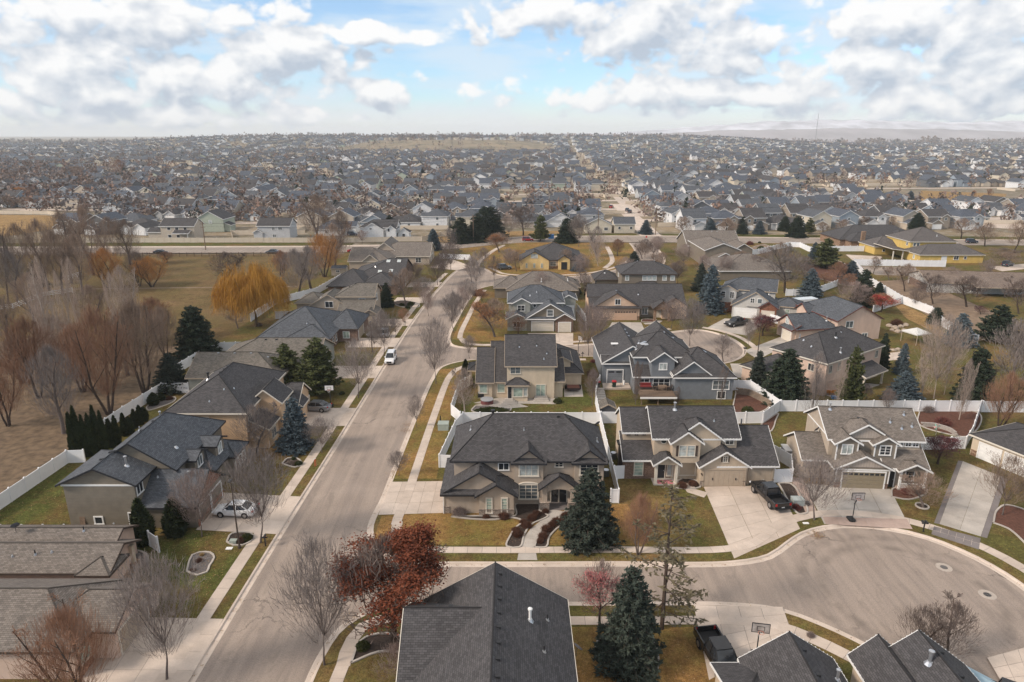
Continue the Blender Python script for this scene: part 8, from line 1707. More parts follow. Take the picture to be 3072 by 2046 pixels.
# rocks by the pond
for i, (x, y, r) in enumerate(((1440, 740, 22), (1480, 755, 26), (1520, 745, 20), (1550, 735, 22), (1500, 780, 24), (1460, 770, 18), (1540, 770, 18), (1470, 905, 18), (1500, 900, 20), (1440, 900, 16))):
 q = P(6, x, y); rr = r * metres_per_px(6, q); rg = np.random.RandomState(i); m = MB(); m.lathe([(rr * .8, -.2), (rr, .1), (rr * .85, rr * .5), (rr * .4, rr * .75)], 9); m.v = [(a * rg.uniform(.8, 1.2), b * rg.uniform(.8, 1.2), c) for a, b, c in m.v]; o = m.obj('boulder', plain('boulder_tan', (.36, .29, .23), .9, .3, 2), None); o.location = (q.x, q.y, LOT); tag(o, ords[i] + ' tan boulder in the rockery beside the pink beige house', 'boulder', 'rockery boulders')
# poles and wires
def pole(label, c, x, y, topy, hh=None):
 b = P(c, x, y); h = hh or height_at(c, b, x, topy); o = thing('utility_pole', label, 'utility pole', (b.x, b.y, 0), 0, 'utility poles along the main road'); m = MB(); m.tube([(0, 0, 0), (0, 0, h)], [.19, .13], 8); m.obj('pole', WOOD, o); m = MB(); m.box(-1.2, 1.2, -.07, .07, h - .9, h - .75); m.box(-.9, .9, -.07, .07, h - 2.1, h - 1.95); m.obj('crossarm', WOOD, o)
 for sx in (-1, -.5, .5, 1): m = MB(); m.lathe([(.05, 0), (.07, .1), (.04, .22)], 6); i_ = m.obj('insulator', METAL, o); i_.location = (sx * 1.1, 0, h - .75)
 return Vector((b.x, b.y, h - .5))
tops = [pole('utility pole beyond the main road left of the sage green house', 7, 1420, 850, 655), pole('utility pole among the roadside conifers', 8, 967, 800, 605), pole('utility pole beside the side street houses', 8, 1825, 745, 575), pole('utility pole at the side street corner', 8, 2222, 745, 555), pole('utility pole before the roofs right of the road', 9, 1340, 640, 560, 11)]
for i, (a, b) in enumerate(zip(tops, tops[1:])):
 o = thing('power_line', ords[i] + ' span of overhead wires from the left along the main road', 'wire', (0, 0, 0), 0, 'overhead wires')
 for k, dz in ((-1, 0), (1, 0), (0, -1.2)):
  m = MB(); m.tube([a.lerp(b, t) + Vector((k * .9, 0, dz - 4 * 1.6 * t * (1 - t))) for t in np.linspace(0, 1, 14)], .03, 4); m.obj('wire', DARKM, o)
boxy('bin_skip', 'blue refuse container beside the red suv', 'bin', cp(8, 1503, 772), (1.1, .8, 1.7), plain('skip_blue', (.03, .12, .30), .5), 0, None, .02)
o = thing('stop_sign', 'small red stop sign at the far crossing', 'sign', (*cp(8, 2158, 800), 0)); m = MB(); m.tube([(0, 0, 0), (0, 0, 2.6)], .04, 6); m.obj('post', METAL, o); m = MB(); m.prism([(.38 * math.cos(t), .38 * math.sin(t)) for t in np.arange(8) * .785 + .39], -.02, .02); s_ = m.obj('plate', plain('sign_red', (.5, .03, .03), .5), o); s_.rotation_euler = (R(90), 0, 0); s_.location = (0, -.06, 2.3)
# fallen leaves lying on lawns and in the gutters
def litter():
 r = np.random.RandomState(31); pts_ = []
 def patch(n, x0, x1, y0, y1, z): pts_.append(np.stack([r.uniform(x0, x1, n), r.uniform(y0, y1, n), np.full(n, z)], 1))
 def heap(n, x, y, s, z): pts_.append(np.stack([r.normal(x, s, n), r.normal(y, s, n), np.full(n, z)], 1))
 zl = LOT + .03; patch(1500, -38, -28, 51, 64, zl); patch(900, -58, -49, 65, 84, zl); patch(1200, -14, 13, 62, 67, zl); patch(800, 13.5, 22, 62, 73, zl); patch(900, 5, 15, 38, 49, zl); patch(700, -33, -27.6, 76, 90, zl); patch(900, -12, -9.6, 76, 117, zl); patch(900, -8, 12, 96, 101, zl); patch(700, -33, -27, 100, 130, zl)
 for q, off in ((W_CURB, -.25), (eb, .25)):
  for p in offset(q, off):
   if p[1] < 125 and abs(p[0]) < 50: heap(r.randint(2, 14), p[0], p[1], .16, .03)
 for c, x, y, s_ in ((2, 400, 170, .5), (2, 350, 400, .4), (2, 420, 250, .35), (3, 780, 740, .5), (3, 800, 760, .3), (1, 1730, 400, .5), (5, 500, 1290, .5), (3, 420, 640, .2), (2, 200, 1250, .9), (2, 120, 1200, .7)): q = P(c, x, y); heap(160, q.x, q.y, s_, .05 if c != 5 else zl)
 C = np.concatenate(pts_); C[:, 2] += r.uniform(0, .03, len(C)); n = len(C); a = r.uniform(0, 6.28, n); s = r.uniform(.03, .06, n); u = np.stack([np.cos(a) * s, np.sin(a) * s, r.uniform(-.3, .5, n) * s], 1); v = np.stack([-np.sin(a) * s * .6, np.cos(a) * s * .6, r.uniform(-.3, .5, n) * s], 1)
 V = np.stack([C - u, C - v, C + u, C + v], 1).reshape(-1, 3); F = [tuple(f) for f in np.arange(4 * n).reshape(-1, 4).tolist()]; me = bpy.data.meshes.new('fallen_leaves'); me.from_pydata(V.tolist(), [], F)
 for nm, cc in (('leaf_tan', (.36, .25, .13)), ('leaf_rust', (.24, .10, .045)), ('leaf_brown', (.20, .125, .075))): me.materials.append(plain(nm, cc, .8, .3, 5))
 me.polygons.foreach_set('material_index', r.choice(3, n, p=(.5, .25, .25))); me.update(); tag(link('fallen_leaves', me), 'dry fallen leaves scattered on the lawns and in the gutters', 'leaves', None, 'stuff')
litter()
# ================================================================== the suburb beyond the main road
rg = random.Random(21)
def ss(t): return 0 if t < 0 else 1 if t > 1 else t * t * (3 - 2 * t)
def bench(x, y):
 """the raised bench of land behind the suburb: steep golden front on the left, gentle elsewhere"""
 e = ss((x + 1500) / 500) * ss((1150 - x) / 500); g = ss((x + 470) / 120) * ss((130 - x) / 160)
 f = g * ss((y - 1640 - 40 * math.sin(x / 120)) / 250) + (1 - g) * ss((y - 1450) / 1150); return 25 * e * f
ONES = ['', 'first', 'second', 'third', 'fourth', 'fifth', 'sixth', 'seventh', 'eighth', 'ninth', 'tenth', 'eleventh', 'twelfth', 'thirteenth', 'fourteenth', 'fifteenth', 'sixteenth', 'seventeenth', 'eighteenth', 'nineteenth']
def ordw(n):
 if n < 20: return ONES[n]
 t = ('', '', 'twenty', 'thirty', 'forty', 'fifty', 'sixty')[n // 10]
 return t[:-1] + 'ieth' if n % 10 == 0 else t + ' ' + ONES[n % 10]
BW = [('white', siding('far_white', (.72, .72, .72))), ('pale grey', siding('far_pale_grey', (.48, .49, .50))), ('beige', siding('far_beige', (.50, .43, .35))), ('taupe', siding('far_taupe', (.33, .28, .23))), ('blue grey', siding('far_blue_grey', (.30, .345, .39))), ('sage', siding('far_sage', (.40, .44, .36))), ('dark grey', siding('far_dark_grey', (.14, .145, .15))), ('cream', siding('far_cream', (.62, .55, .44)))]
BR = [('grey', SH_FAR), ('charcoal', SH_DARK), ('slate', SH_GREY)]
SPECS = [  # main (w,d,ze,kind,pitch), wings [(x0,x1,y0,y1,ze,kind,p)], storeys
 ((-5.5, 5.5, -5, 6, 5.3, 'x:gg', .5), [(-5.3, -.5, -8, 0, 2.8, 'y:gg', .6), (.6, 4.4, -5.9, 0, 5.2, 'y:gg', .6)], 'two-storey'),
 ((-4.6, 4.6, -6, 7, 5.5, 'y:gg', .55), [(-4.4, 1.0, -9, -3, 2.8, 'y:gg', .5)], 'two-storey'),
 ((-7, 7, -6, 6, 2.8, 'x:hh', .5), [(1, 6.8, -9.5, 0, 2.85, 'y:gg', .6), (-5, -1.6, -7.2, 0, 2.9, 'y:gg', .7)], 'single-storey'),
 ((-6.2, 6.2, -5, 6, 5.3, 'x:hh', .5), [(-6, -.5, -8.6, 0, 2.8, 'y:gh', .6), (.4, 4.2, -6, 0, 5.2, 'y:gh', .6)], 'two-storey'),
 ((-6.5, 6.5, -5.5, 6, 2.9, 'x:gg', .55), [(.6, 6.4, -9, 0, 2.85, 'y:gg', .55), (-4, -1, -6.6, 0, 3.2, 'y:gg', .7)], 'single-storey'),
 ((-5, 5, -5, 7, 5.4, 'x:gg', .6), [(-5.4, -1.4, -6.6, 0, 5.3, 'y:gg', .6), (-1, 4.8, -8, -2, 2.8, 'y:gg', .45)], 'two-storey')]
def merged_roof(vols, rm, fm):
 m = MB()
 for i, (x0, x1, y0, y1, ze, kind, p) in enumerate(vols):
  F, E, L = roof_faces(x0 - .4, x1 + .4, y0 - .4, y1 + .4, ze + i * .006, kind, p); m.cur = 0
  for f in F: m.face(f, roof_uv(f))
  m.cur = 1
  for f in F: m.face([(q[0], q[1], q[2] - .2) for q in f[::-1]])
  for a, b in E: m.face([(a[0], a[1], a[2] - .22), (b[0], b[1], b[2] - .22), (b[0], b[1], b[2] + .01), (a[0], a[1], a[2] + .01)])
 return m.mesh('roof', [rm, fm])
def merged_wall(vols, wm):
 m = MB()
 for i, (x0, x1, y0, y1, ze, kind, p) in enumerate(vols):
  zt = ze + .4 * p - .1; e = i * .004; x0 += e; y0 += e; zr = ze + p * ((x1 - x0) if kind[0] == 'y' else (y1 - y0)) / 2 + .4 * p - .1; xm, ym = (x0 + x1) / 2, (y0 + y1) / 2; gx, gy = kind[0] == 'x', kind[0] == 'y'
  def wl(a, b, g, mid): m.face([(*a, -.1), (*b, -.1), (*b, zt)] + ([(*mid, zr)] if g else []) + [(*a, zt)])
  wl((x0, y0), (x1, y0), gy and kind[2] == 'g', (xm, y0)); wl((x1, y0), (x1, y1), gx and kind[3] == 'g', (x1, ym)); wl((x1, y1), (x0, y1), gy and kind[3] == 'g', (xm, y1)); wl((x0, y1), (x0, y0), gx and kind[2] == 'g', (x0, ym))
 return m.mesh('wall', wm)
def far_house(si, wi, ri, at, rz, label, windows, group='suburban houses beyond the main road', mirror=False):
 main, wings, st = SPECS[si]; vols = [main] + wings
 wall = cached(('fw', si, wi), lambda: merged_wall(vols, BW[wi][1])); roof = cached(('fr', si, ri), lambda: merged_roof(vols, BR[ri][1], T_WHITE))
 o = thing('suburban_house', label, 'house', (at[0], at[1], 0.0), rz, group)
 link('wall', wall, o); link('roof', roof, o)
 w0 = wings[0]; gx = (w0[0] + w0[1]) / 2
 link('garage_door', cached('fgd', lambda: MB().box(-2.3, 2.3, -.06, .02, 0, 2.2).mesh('garage_door', T_WHITE)), o, (gx, w0[2] + .006, .05))
 if windows:
  wm = cached('fwin', lambda: MB().box(-.65, .65, -.07, .02, -.65, .65).mesh('window', T_WHITE)); pm = cached('fpane', lambda: MB().box(-.52, .52, -.09, -.06, -.52, .52).mesh('pane', G_MID))
  sp = []
  for (x0, x1, y0, y1, ze, kind, p) in vols:
   zs = [1.6] + ([4.3] if ze > 4 else [])
   for z in zs:
    if (x1 - x0) > 6: sp += [(x0 + 1.6, y1, z, math.pi), (x1 - 1.6, y1, z, math.pi), ((x0 + x1) / 2, y1, z, math.pi)]
    sp += [(x0, (y0 + y1) / 2 + 1, z, -math.pi / 2), (x1, (y0 + y1) / 2 + 1, z, math.pi / 2)] if (y1 - y0) > 6.5 else []
    if z > 3: sp += [((x0 + x1) / 2, y0, z, 0)]
  for x, y, z, r in sp:
   w = link('window', wm, o, (x, y, z), r); link('pane', pm, w)
 return o
# the big houses seen best, each in its own place
HF = 'suburban houses beyond the main road'
h = House('suburban_house', 'beige two storey house with lean-to wing behind the tan fence', (-135, 281), wall=BW[2][1], roof=SH_DARK, fascia=T_WHITE); A = h.v(-142, -128.5, 277, 286, 5.4, 'x:gg', .55); B = h.v(-148, -142.2, 278.4, 284, 2.8, 'x:gh', .5); C = h.v(-136, -130, 274.6, 277.2, 2.8, 'S', .4, open_=True)
for u in (-138.6, -135.4, -132): h.win(A, 'S', u, 4.4, 1.3, 1.0, 1, 1, G_DARK)
for u in (-138.6, -135.2): h.win(A, 'S', u, 1.4, 1.3, 1.1, 1, 1, G_DARK)
h.win(A, 'W', 281.5, 4.4, 1, 1, 1, 1, G_DARK); h.post(-130.4, 274.9, 0, 2.8, .12)
h = House('suburban_house', 'pale sage green gabled house behind the tan fence', (-131, 305), wall=BW[5][1], roof=SH_DARK, fascia=T_WHITE); A = h.v(-138, -126, 300, 313, 5.4, 'y:gg', .55); h.win(A, 'S', -131.6, 4.3, 1.2, 1.4, 1, 2, G_BLIND); h.v(-126, -123.4, 301, 306, 2.8, 'E', .4)
h = House('suburban_house', 'blue grey two storey house with garden behind the tan fence', (-97, 281), wall=BW[1][1], roof=SH_DARK, fascia=T_WHITE); A = h.v(-103, -90, 277.4, 287, 5.4, 'x:gg', .55); B = h.v(-104.6, -101, 277.0, 280.4, 2.8, 'y:gh', .6)
for u in (-96.6, -93.8): h.win(A, 'S', u, 4.4, 1.5 if u > -95 else 1.2, 1.1, 2, 1, G_MID)
h.win(A, 'S', -96.4, 1.5, 1.3, 1.1, 2, 1, G_MID); h.win(A, 'W', 281, 4.4, .8, 1.1, 1, 1, G_MID); h.win(A, 'W', 284, 4.4, .8, 1.1, 1, 1, G_MID); h.win(A, 'W', 283, 1.6, .8, 1.1, 1, 1, G_MID)
h = House('suburban_house', 'white house of three stepped gables facing the main road', (-54, 281), wall=BW[0][1], roof=SH_DARK, fascia=T_WHITE); A = h.v(-62, -47, 279, 289, 4.6, 'x:hg', .5); B = h.v(-60.6, -52, 276.6, 284, 4.0, 'y:gh', .6); C = h.v(-50.6, -46.8, 275.6, 283, 4.2, 'y:gh', .7); D = h.v(-46.4, -41.8, 278.4, 283, 2.6, 'y:gh', .7); h.win(B, 'S', -57, 4.4, .9, .5, 1, 1, G_DARK); h.win(C, 'S', -49.6, 4.0, .8, 1.2, 1, 1, G_DARK); h.win(C, 'E', 278, 4, .9, 1.6, 1, 1, G_DARK); h.win(D, 'S', -44.1, 1.5, 1.0, 1.2, 1, 2, G_DARK)
h = House('suburban_house', 'cream gabled house in front of the side street, left of a pair', (37, 300), wall=BW[7][1], roof=SH_GREY, fascia=T_WHITE); A = h.v(31.8, 43, 296.2, 306, 3.6, 'y:gh', .5); h.win(A, 'S', 40.6, 1.8, 1.5, 1.2, 2, 1, G_DARK)
h = House('suburban_house', 'cream house with dark saddle roof in front of the side street, right of a pair', (48.5, 300), wall=BW[7][1], roof=SH_GREY, fascia=T_WHITE); A = h.v(44.2, 53, 296.2, 304, 3.9, 'x:gg', .6); h.win(A, 'S', 46.4, 2.2, 1.0, 1.0, 1, 1, G_DARK); h.win(A, 'S', 51.4, 2.2, 1.0, 1.0, 1, 1, G_DARK)
for x0, y0, x1, y1, z in ((-62, 268, -36, 290, 0),): pass
EXCL = [(-152, 268, -120, 316), (-108, 268, -84, 294), (-66, 268, -38, 296), (28, 290, 58, 309), (-34, 268, 22, 306), (-420, 280, -205, 372), (250, 415, 372, 535), (56, 290, 66, 430), (48, 340, 66, 425), (-4, 395, 8, 430)]
def blocked(x, y, r=5):
 for a, b, c, d in EXCL:
  if a - r < x < c + r and b - r < y < d + r: return True
 return abs(x) > .755 * y + 26 or y < 290 - (0 if x > -30 else 20)
rows = []; y = 298.0; k = 0
while y < 2700:
 rows.append((y, k)); y += (19.5 if k % 2 == 0 else 32.0) * (1 + max(0, y - 700) / 3000); k += 1
cand = []
for ry, k in rows:
 X = -.76 * ry - 20; i = 0
 pitch_ = 14.2 * (1 + max(0, ry - 700) / 2600)
 while X < .76 * ry + 20:
  x = X + rg.uniform(-1.2, 1.2); yy = ry + 7 * math.sin(X / 95 + k * .15) + rg.uniform(-1.5, 1.5) + (.06 * (X + 20) if X > 0 else -.05 * X)
  X += pitch_ * (1.0 if rg.random() > .07 else 2.0)
  if blocked(x, yy): continue
  if abs(((x - .06 * yy + 40) % 170) - 85) < 11: continue      # cross streets
  if yy > 430 and math.sin(x / 83 + 1.3) * math.sin(yy / 61 + x / 300) > .72: continue      # open lots
  if yy > 600 and rg.random() < .12: continue
  if x < -.25 * yy and yy > 520 and rg.random() < .35: continue
  if x > 160 and yy > 420 and x < 420 and yy < 540 and rg.random() < .7: continue
  if x > .5 * yy and yy > 900 and rg.random() < .5: continue
  if -430 < x < 100 and 1610 < yy < 1990: continue
  bl = int((x - .06 * yy + 40 + 85) // 170) * 7 + k // 2; rz = (0 if k % 2 == 0 else math.pi) + (math.pi / 2 if (bl * 37) % 11 < 3 and rg.random() < .8 else 0) + rg.uniform(-.03, .03) + .12 * math.sin(x / 140)
  cand.append((yy, x, rz, k))
cand.sort(key=lambda t: t[0])
near, far = cand[:290], cand[290:]
byrow = {}
for yy, x, rz, k in near: byrow.setdefault(k, []).append((x, yy, rz))
rowno = 0
for k in sorted(byrow):
 rowno += 1
 for j, (x, yy, rz) in enumerate(sorted(byrow[k])):
  si = rg.randrange(6); wi = rg.choices(range(8), (7, 5, 3, 2, 3, 1, 1, 3))[0]; ri = rg.choices((0, 1, 2), (5, 3, 3))[0]
  far_house(si, wi, ri, (x, yy), rz, f'{BW[wi][0]} {SPECS[si][2]} house, {ordw(j + 1)} from left in {ordw(rowno)} row past the road', yy < 385)
# houses too far and too many to be told apart
def house_mass():
 mats = [w[1] for w in BW] + [r[1] for r in BR] + [T_WHITE]; m = MB()
 for yy, x, rz, k in far:
  si = rg.randrange(6); wi = rg.choices(range(8), (7, 5, 4, 2, 3, 1, 1, 4))[0]; ri = 8 + rg.choices((0, 1, 2), (5, 3, 3))[0]; c, s = math.cos(rz), math.sin(rz); main, wings, st = SPECS[si]; sc_ = 1 + max(0, yy - 900) / 4000; zb = bench(x, yy)
  for v in [main] + wings[:(2 if yy < 900 else 1)]:
   x0, x1, y0, y1, ze, kind, p = v
   tr = lambda q: (x + (q[0] * c - q[1] * s) * sc_, yy + (q[0] * s + q[1] * c) * sc_, q[2] * sc_ + zb)
   F, E, L = roof_faces(x0 - .4, x1 + .4, y0 - .4, y1 + .4, ze, kind, p); m.cur = ri
   for f in F: m.face([tr(q) for q in f], roof_uv(f))
   m.cur = wi; zr = ze + p * ((x1 - x0) if kind[0] == 'y' else (y1 - y0)) / 2; xm, ym = (x0 + x1) / 2, (y0 + y1) / 2; gx, gy = kind[0] == 'x', kind[0] == 'y'
   for a, b, g, mid in (((x0, y0), (x1, y0), gy and kind[2] == 'g', (xm, y0)), ((x1, y0), (x1, y1), gx and kind[3] == 'g', (x1, ym)), ((x1, y1), (x0, y1), gy and kind[3] == 'g', (xm, y1)), ((x0, y1), (x0, y0), gx and kind[2] == 'g', (x0, ym))):
    m.face([tr(q) for q in ([(*a, 0), (*b, 0), (*b, ze + .1)] + ([(*mid, zr)] if g else []) + [(*a, ze + .1)])])
 o = m.obj('distant_houses', mats); tag(o, 'mass of distant suburban houses reaching to the horizon', 'houses', None, 'stuff')
house_mass()
# tan fences and streets between the rows, seen as thin light lines
def lines():
 m = MB(); s = MB()
 for ry, k in rows:
  if ry > 1500: break
  X = -.76 * ry - 10; step = 16
  while X < .76 * ry + 10:
   f = lambda t: (t, ry + 7 * math.sin(t / 95 + k * .15) + (.06 * (t + 20) if t > 0 else -.05 * t))
   a, b = f(X), f(X + step); X += step
   if blocked(*a, 0): continue
   if k % 2 == 0:
    m.face([(a[0], a[1] + 10, 0), (b[0], b[1] + 10, 0), (b[0], b[1] + 10, 1.85), (a[0], a[1] + 10, 1.85)]); m.face([(a[0], a[1] + 10.12, 1.85), (b[0], b[1] + 10.12, 1.85), (b[0], b[1] + 10.12, 0), (a[0], a[1] + 10.12, 0)]); m.face([(a[0], a[1] + 10, 1.85), (b[0], b[1] + 10, 1.85), (b[0], b[1] + 10.12, 1.85), (a[0], a[1] + 10.12, 1.85)])
    if int(X / step) % 2 == 0: m.face([(a[0], a[1] - 2, 1.8), (a[0], a[1] + 18, 1.8), (a[0], a[1] + 18, 0), (a[0], a[1] - 2, 0)]); m.face([(a[0] + .12, a[1] - 2, 0), (a[0] + .12, a[1] + 18, 0), (a[0] + .12, a[1] + 18, 1.8), (a[0] + .12, a[1] - 2, 1.8)])
   else:
    s.face([(a[0], a[1] + 11, -.12), (b[0], b[1] + 11, -.12), (b[0], b[1] + 20, -.12), (a[0], a[1] + 20, -.12)])
 for j in range(-5, 6):
  for y0 in range(300, 560, 20):
   x0 = 85 - 40 + 170 * j + .06 * y0
   if not blocked(x0, y0, 0): s.face([(x0 - 4.5, y0, -.115), (x0 + 4.5, y0, -.115), (x0 + 5.7, y0 + 20, -.115), (x0 - 3.3, y0 + 20, -.115)])
 tag(m.obj('distant_fences', VINYL_TAN), 'tan garden fences between the rows of the distant suburb', 'fence', None, 'stuff'); s.obj('suburban_streets', CONC)['kind'] = 'structure'
lines()
sheet('side_street', [(54, 288), (63, 287), (66, 345), (69, 425), (60, 426), (58, 345)], -.1, CONC)
sheet('park_lawn', [tuple(P(9, *q).xy) for q in ((1660, 430), (2240, 452), (2210, 505), (1900, 520), (1640, 495))], -.06, L_DRY)
sheet('park_road', [tuple(P(9, *q).xy) for q in ((2355, 470), (2100, 525), (1930, 560), (1960, 620), (2100, 680), (2355, 690), (2355, 640), (2150, 620), (2100, 570), (2355, 500))], -.08, CONC)
sheet('park_verge', [tuple(P(9, *q).xy) for q in ((1430, 500), (1640, 498), (1900, 525), (1830, 550), (1500, 510))], -.07, L_GREEN)
sheet('dry_field', [(-330, 284), (-212, 286), (-206, 312), (-214, 338), (-246, 364), (-330, 372)], -.06, L_DRY)
sheet('roadside_yard', [(-34, 266), (-6, 279.8), (6, 287), (24, 288.4), (24, 304), (-34, 300)], -.06, L_DRY)
sheet('verge', [(6, 287.6), (53, 288.6), (53, 294.5), (24, 295)], -.05, L_GREEN); sheet('verge', [(64, 288.4), (100, 285), (176, 278), (260, 276), (260, 282), (100, 292), (64, 294)], -.05, L_GREEN)
# ---- single trees in and before the suburb
TS = 'trees among the suburban houses'
for i, (kd, c, bx, by, ty, hw, lab, nm) in enumerate((
 (lambda: T_dspr(0), 8, 880, 800, 620, 75, 'dark roadside pine, leftmost of the cluster beside the utility pole', 'pine_tree'), (lambda: T_dspr(1), 8, 1000, 790, 590, 75, 'dark roadside pine behind the utility pole', 'pine_tree'), (lambda: T_dspr(0), 8, 1085, 770, 545, 95, 'tallest dark pine of the roadside cluster', 'pine_tree'), (lambda: T_dspr(1), 8, 1040, 690, 545, 60, 'dark pine at the back of the roadside cluster', 'pine_tree'), (lambda: T_pine(0), 8, 1428, 790, 600, 55, 'thin green pine beside the red suv', 'pine_tree'), (lambda: T_blue(1), 8, 690, 835, 700, 48, 'blue spruce left of the roadside pine cluster', 'spruce_tree'),
 (lambda: T_dspr(0), 8, 1610, 800, 625, 70, 'dark leaning conifer at the main road crossing', 'pine_tree'), (lambda: T_round(0, BK_DARK, TW_DARK), 8, 1310, 750, 540, 105, 'big dark bare tree behind the main road', 'bare_tree'), (lambda: T_vase(1, BK_PALE, TW_PALE), 8, 1210, 770, 590, 65, 'pale bare tree right of the pine cluster', 'bare_tree'), (lambda: T_vase(0, BK_GREY, TW_GREY), 8, 1690, 830, 590, 75, 'grey upright tree at the main road crossing', 'bare_tree'), (lambda: T_pop(0, BK_GREY, TW_GREY), 8, 1815, 900, 680, 70, 'grey columnar poplar below the main road', 'poplar_tree'), (lambda: T_round(3, BK_GREY, TW_RED), 8, 1960, 895, 770, 50, 'reddish bare tree beside the connecting street', 'bare_tree'), (lambda: T_vase(2, BK_GREY, TW_DARK), 8, 2150, 900, 770, 65, 'dark bare tree right of the connecting street', 'bare_tree'), (lambda: T_vase(0, BK_GREY, TW_PINK), 8, 2230, 880, 750, 60, 'pinkish bare tree right of the connecting street', 'bare_tree'), (lambda: T_round(1, BK_GREY, TW_GREY), 8, 800, 870, 690, 70, 'grey bare tree before the roadside pine cluster', 'bare_tree'),
 (lambda: T_blue(0), 8, 2155, 740, 640, 42, 'blue spruce at the corner of the side street', 'spruce_tree'), (lambda: T_blue(1), 9, 240, 715, 615, 45, 'blue spruce before the first row, left one', 'spruce_tree'), (lambda: T_spr(0), 9, 452, 720, 650, 38, 'dark spruce before the first row', 'spruce_tree'), (lambda: T_blue(0), 9, 568, 722, 630, 38, 'blue spruce before the white gable of the first row', 'spruce_tree'), (lambda: T_dspr(1), 9, 820, 745, 595, 55, 'tall dark spruce beside the road, right of the blue ones', 'spruce_tree'), (lambda: T_dspr(0), 9, 738, 700, 600, 38, 'dark spruce between white houses of the first row', 'spruce_tree'), (lambda: T_pine(1), 9, 905, 720, 610, 35, 'green pine right of the tall dark spruce', 'pine_tree'), (lambda: T_dspr(1), 9, 1630, 700, 575, 50, 'dark spruce behind the bright yellow house', 'spruce_tree'), (lambda: T_dspr(0), 9, 1360, 560, 490, 38, 'dark round evergreen at the edge of the park', 'pine_tree'), (lambda: T_blue(1), 9, 1585, 490, 430, 30, 'blue spruce at the left end of the golden park', 'spruce_tree'), (lambda: T_blue(0), 9, 1708, 525, 480, 28, 'blue spruce in front of the golden park', 'spruce_tree'), (lambda: T_dspr(1), 9, 1800, 508, 462, 25, 'dark spruce in the golden park', 'spruce_tree'), (lambda: T_round(4, BK_DARK, TW_RED), 9, 2010, 490, 425, 22, 'reddish young tree in the golden park, left', 'bare_tree'), (lambda: T_round(4, BK_DARK, TW_RED), 9, 2120, 480, 415, 22, 'reddish young tree in the golden park, right', 'bare_tree'),
 (lambda: T_round(5, BK_DARK, TW_BROWN), 9, 1930, 755, 610, 90, 'brown bare tree behind the bright yellow house', 'bare_tree'), (lambda: T_round(2, BK_DARK, TW_BROWN), 9, 2090, 810, 640, 80, 'bare tree right of the bright yellow house', 'bare_tree'), (lambda: T_round(1, BK_DARK, TW_BROWN), 9, 2290, 840, 620, 90, 'brown bare tree at the right edge by the road', 'bare_tree'), (lambda: T_round(0, BK_GREY, TW_DARK), 9, 2210, 880, 815, 110, 'low wide bare tree in the courtyard right of the bright yellow house', 'bare_tree'), (lambda: T_spr(1), 9, 2210, 590, 540, 30, 'blue green spruce at the far right road bend', 'spruce_tree'), (lambda: T_round(6, BK_DARK, TW_RED), 9, 2070, 570, 520, 35, 'reddish tree at the far right road bend', 'bare_tree'), (lambda: T_round(3, BK_DARK, TW_BROWN), 9, 350, 740, 610, 60, 'pinkish bare tree between blue spruces of the first row', 'bare_tree'), (lambda: T_round(5, BK_DARK, TW_BROWN), 9, 990, 730, 640, 60, 'brown bare tree before the charcoal hip roof right', 'bare_tree'), (lambda: T_round(2, BK_DARK, TW_BROWN), 9, 1130, 740, 620, 60, 'brown bare tree beside the charcoal hip roof', 'bare_tree'), (lambda: T_round(0, BK_DARK, TW_BROWN), 9, 60, 740, 600, 70, 'brown bare tree left of the first row spruces', 'bare_tree'),
 (lambda: T_salix(1, BK_DARK, TW_ORANGE), 7, 150, 530, 410, 85, 'orange willow at the far left edge', 'willow_tree'), (lambda: T_dspr(0), 7, 50, 520, 420, 35, 'dark conifer left of the orange willow far left', 'pine_tree'), (lambda: T_dspr(1), 7, 208, 545, 470, 25, 'small dark conifer right of the orange willow far left', 'pine_tree'), (lambda: T_salix(0, BK_DARK, TW_BROWN), 7, 60, 560, 470, 80, 'brown thicket tree at the far left edge', 'bare_tree'), (lambda: T_salix(2, BK_DARK, TW_BROWN), 7, 170, 560, 480, 70, 'brown thicket tree right of the far left conifers', 'bare_tree'), (lambda: T_cotton(0, BK_GREY, TW_BROWN), 7, 530, 360, 270, 75, 'orange brown tree rising among far left roofs', 'bare_tree'), (lambda: T_cotton(1, BK_GREY, TW_RED), 7, 830, 335, 220, 45, 'tall orange brown tree among far roofs', 'bare_tree'), (lambda: T_dspr(1), 7, 865, 340, 280, 20, 'dark spruce beside the tall orange brown tree', 'spruce_tree'), (lambda: T_dspr(0), 7, 2000, 370, 335, 24, 'dark evergreen among the far white houses, left', 'pine_tree'), (lambda: T_dspr(1), 7, 2210, 375, 330, 28, 'dark evergreen among the far white houses, right', 'pine_tree'), (lambda: T_dspr(1), 8, 708, 385, 330, 25, 'dark round evergreen in the middle distance', 'pine_tree'), (lambda: T_dspr(0), 8, 615, 330, 290, 20, 'dark evergreen in the middle distance, farther', 'pine_tree'), (lambda: T_cotton(0, BK_GREY, TW_PALE), 8, 1090, 560, 470, 50, 'pale fine twigged tree beyond the pine cluster', 'bare_tree'), (lambda: T_pine(1), 8, 1570, 630, 550, 14, 'slim cypress in a far garden', 'cypress_tree'), (lambda: T_salix(0, BK_DARK, TW_BROWN), 8, 60, 790, 560, 60, 'brown tree left of the white house of stepped gables', 'bare_tree'), (lambda: T_vase(2, BK_GREY, TW_PINK), 8, 200, 810, 710, 45, 'bare tree before the white house of stepped gables', 'bare_tree'))):
 tpx(kd, c, bx, by, ty, hw, lab, nm, TS).location.z = 0.0
for x, y, lab in ((1745, 270, 1),): pass
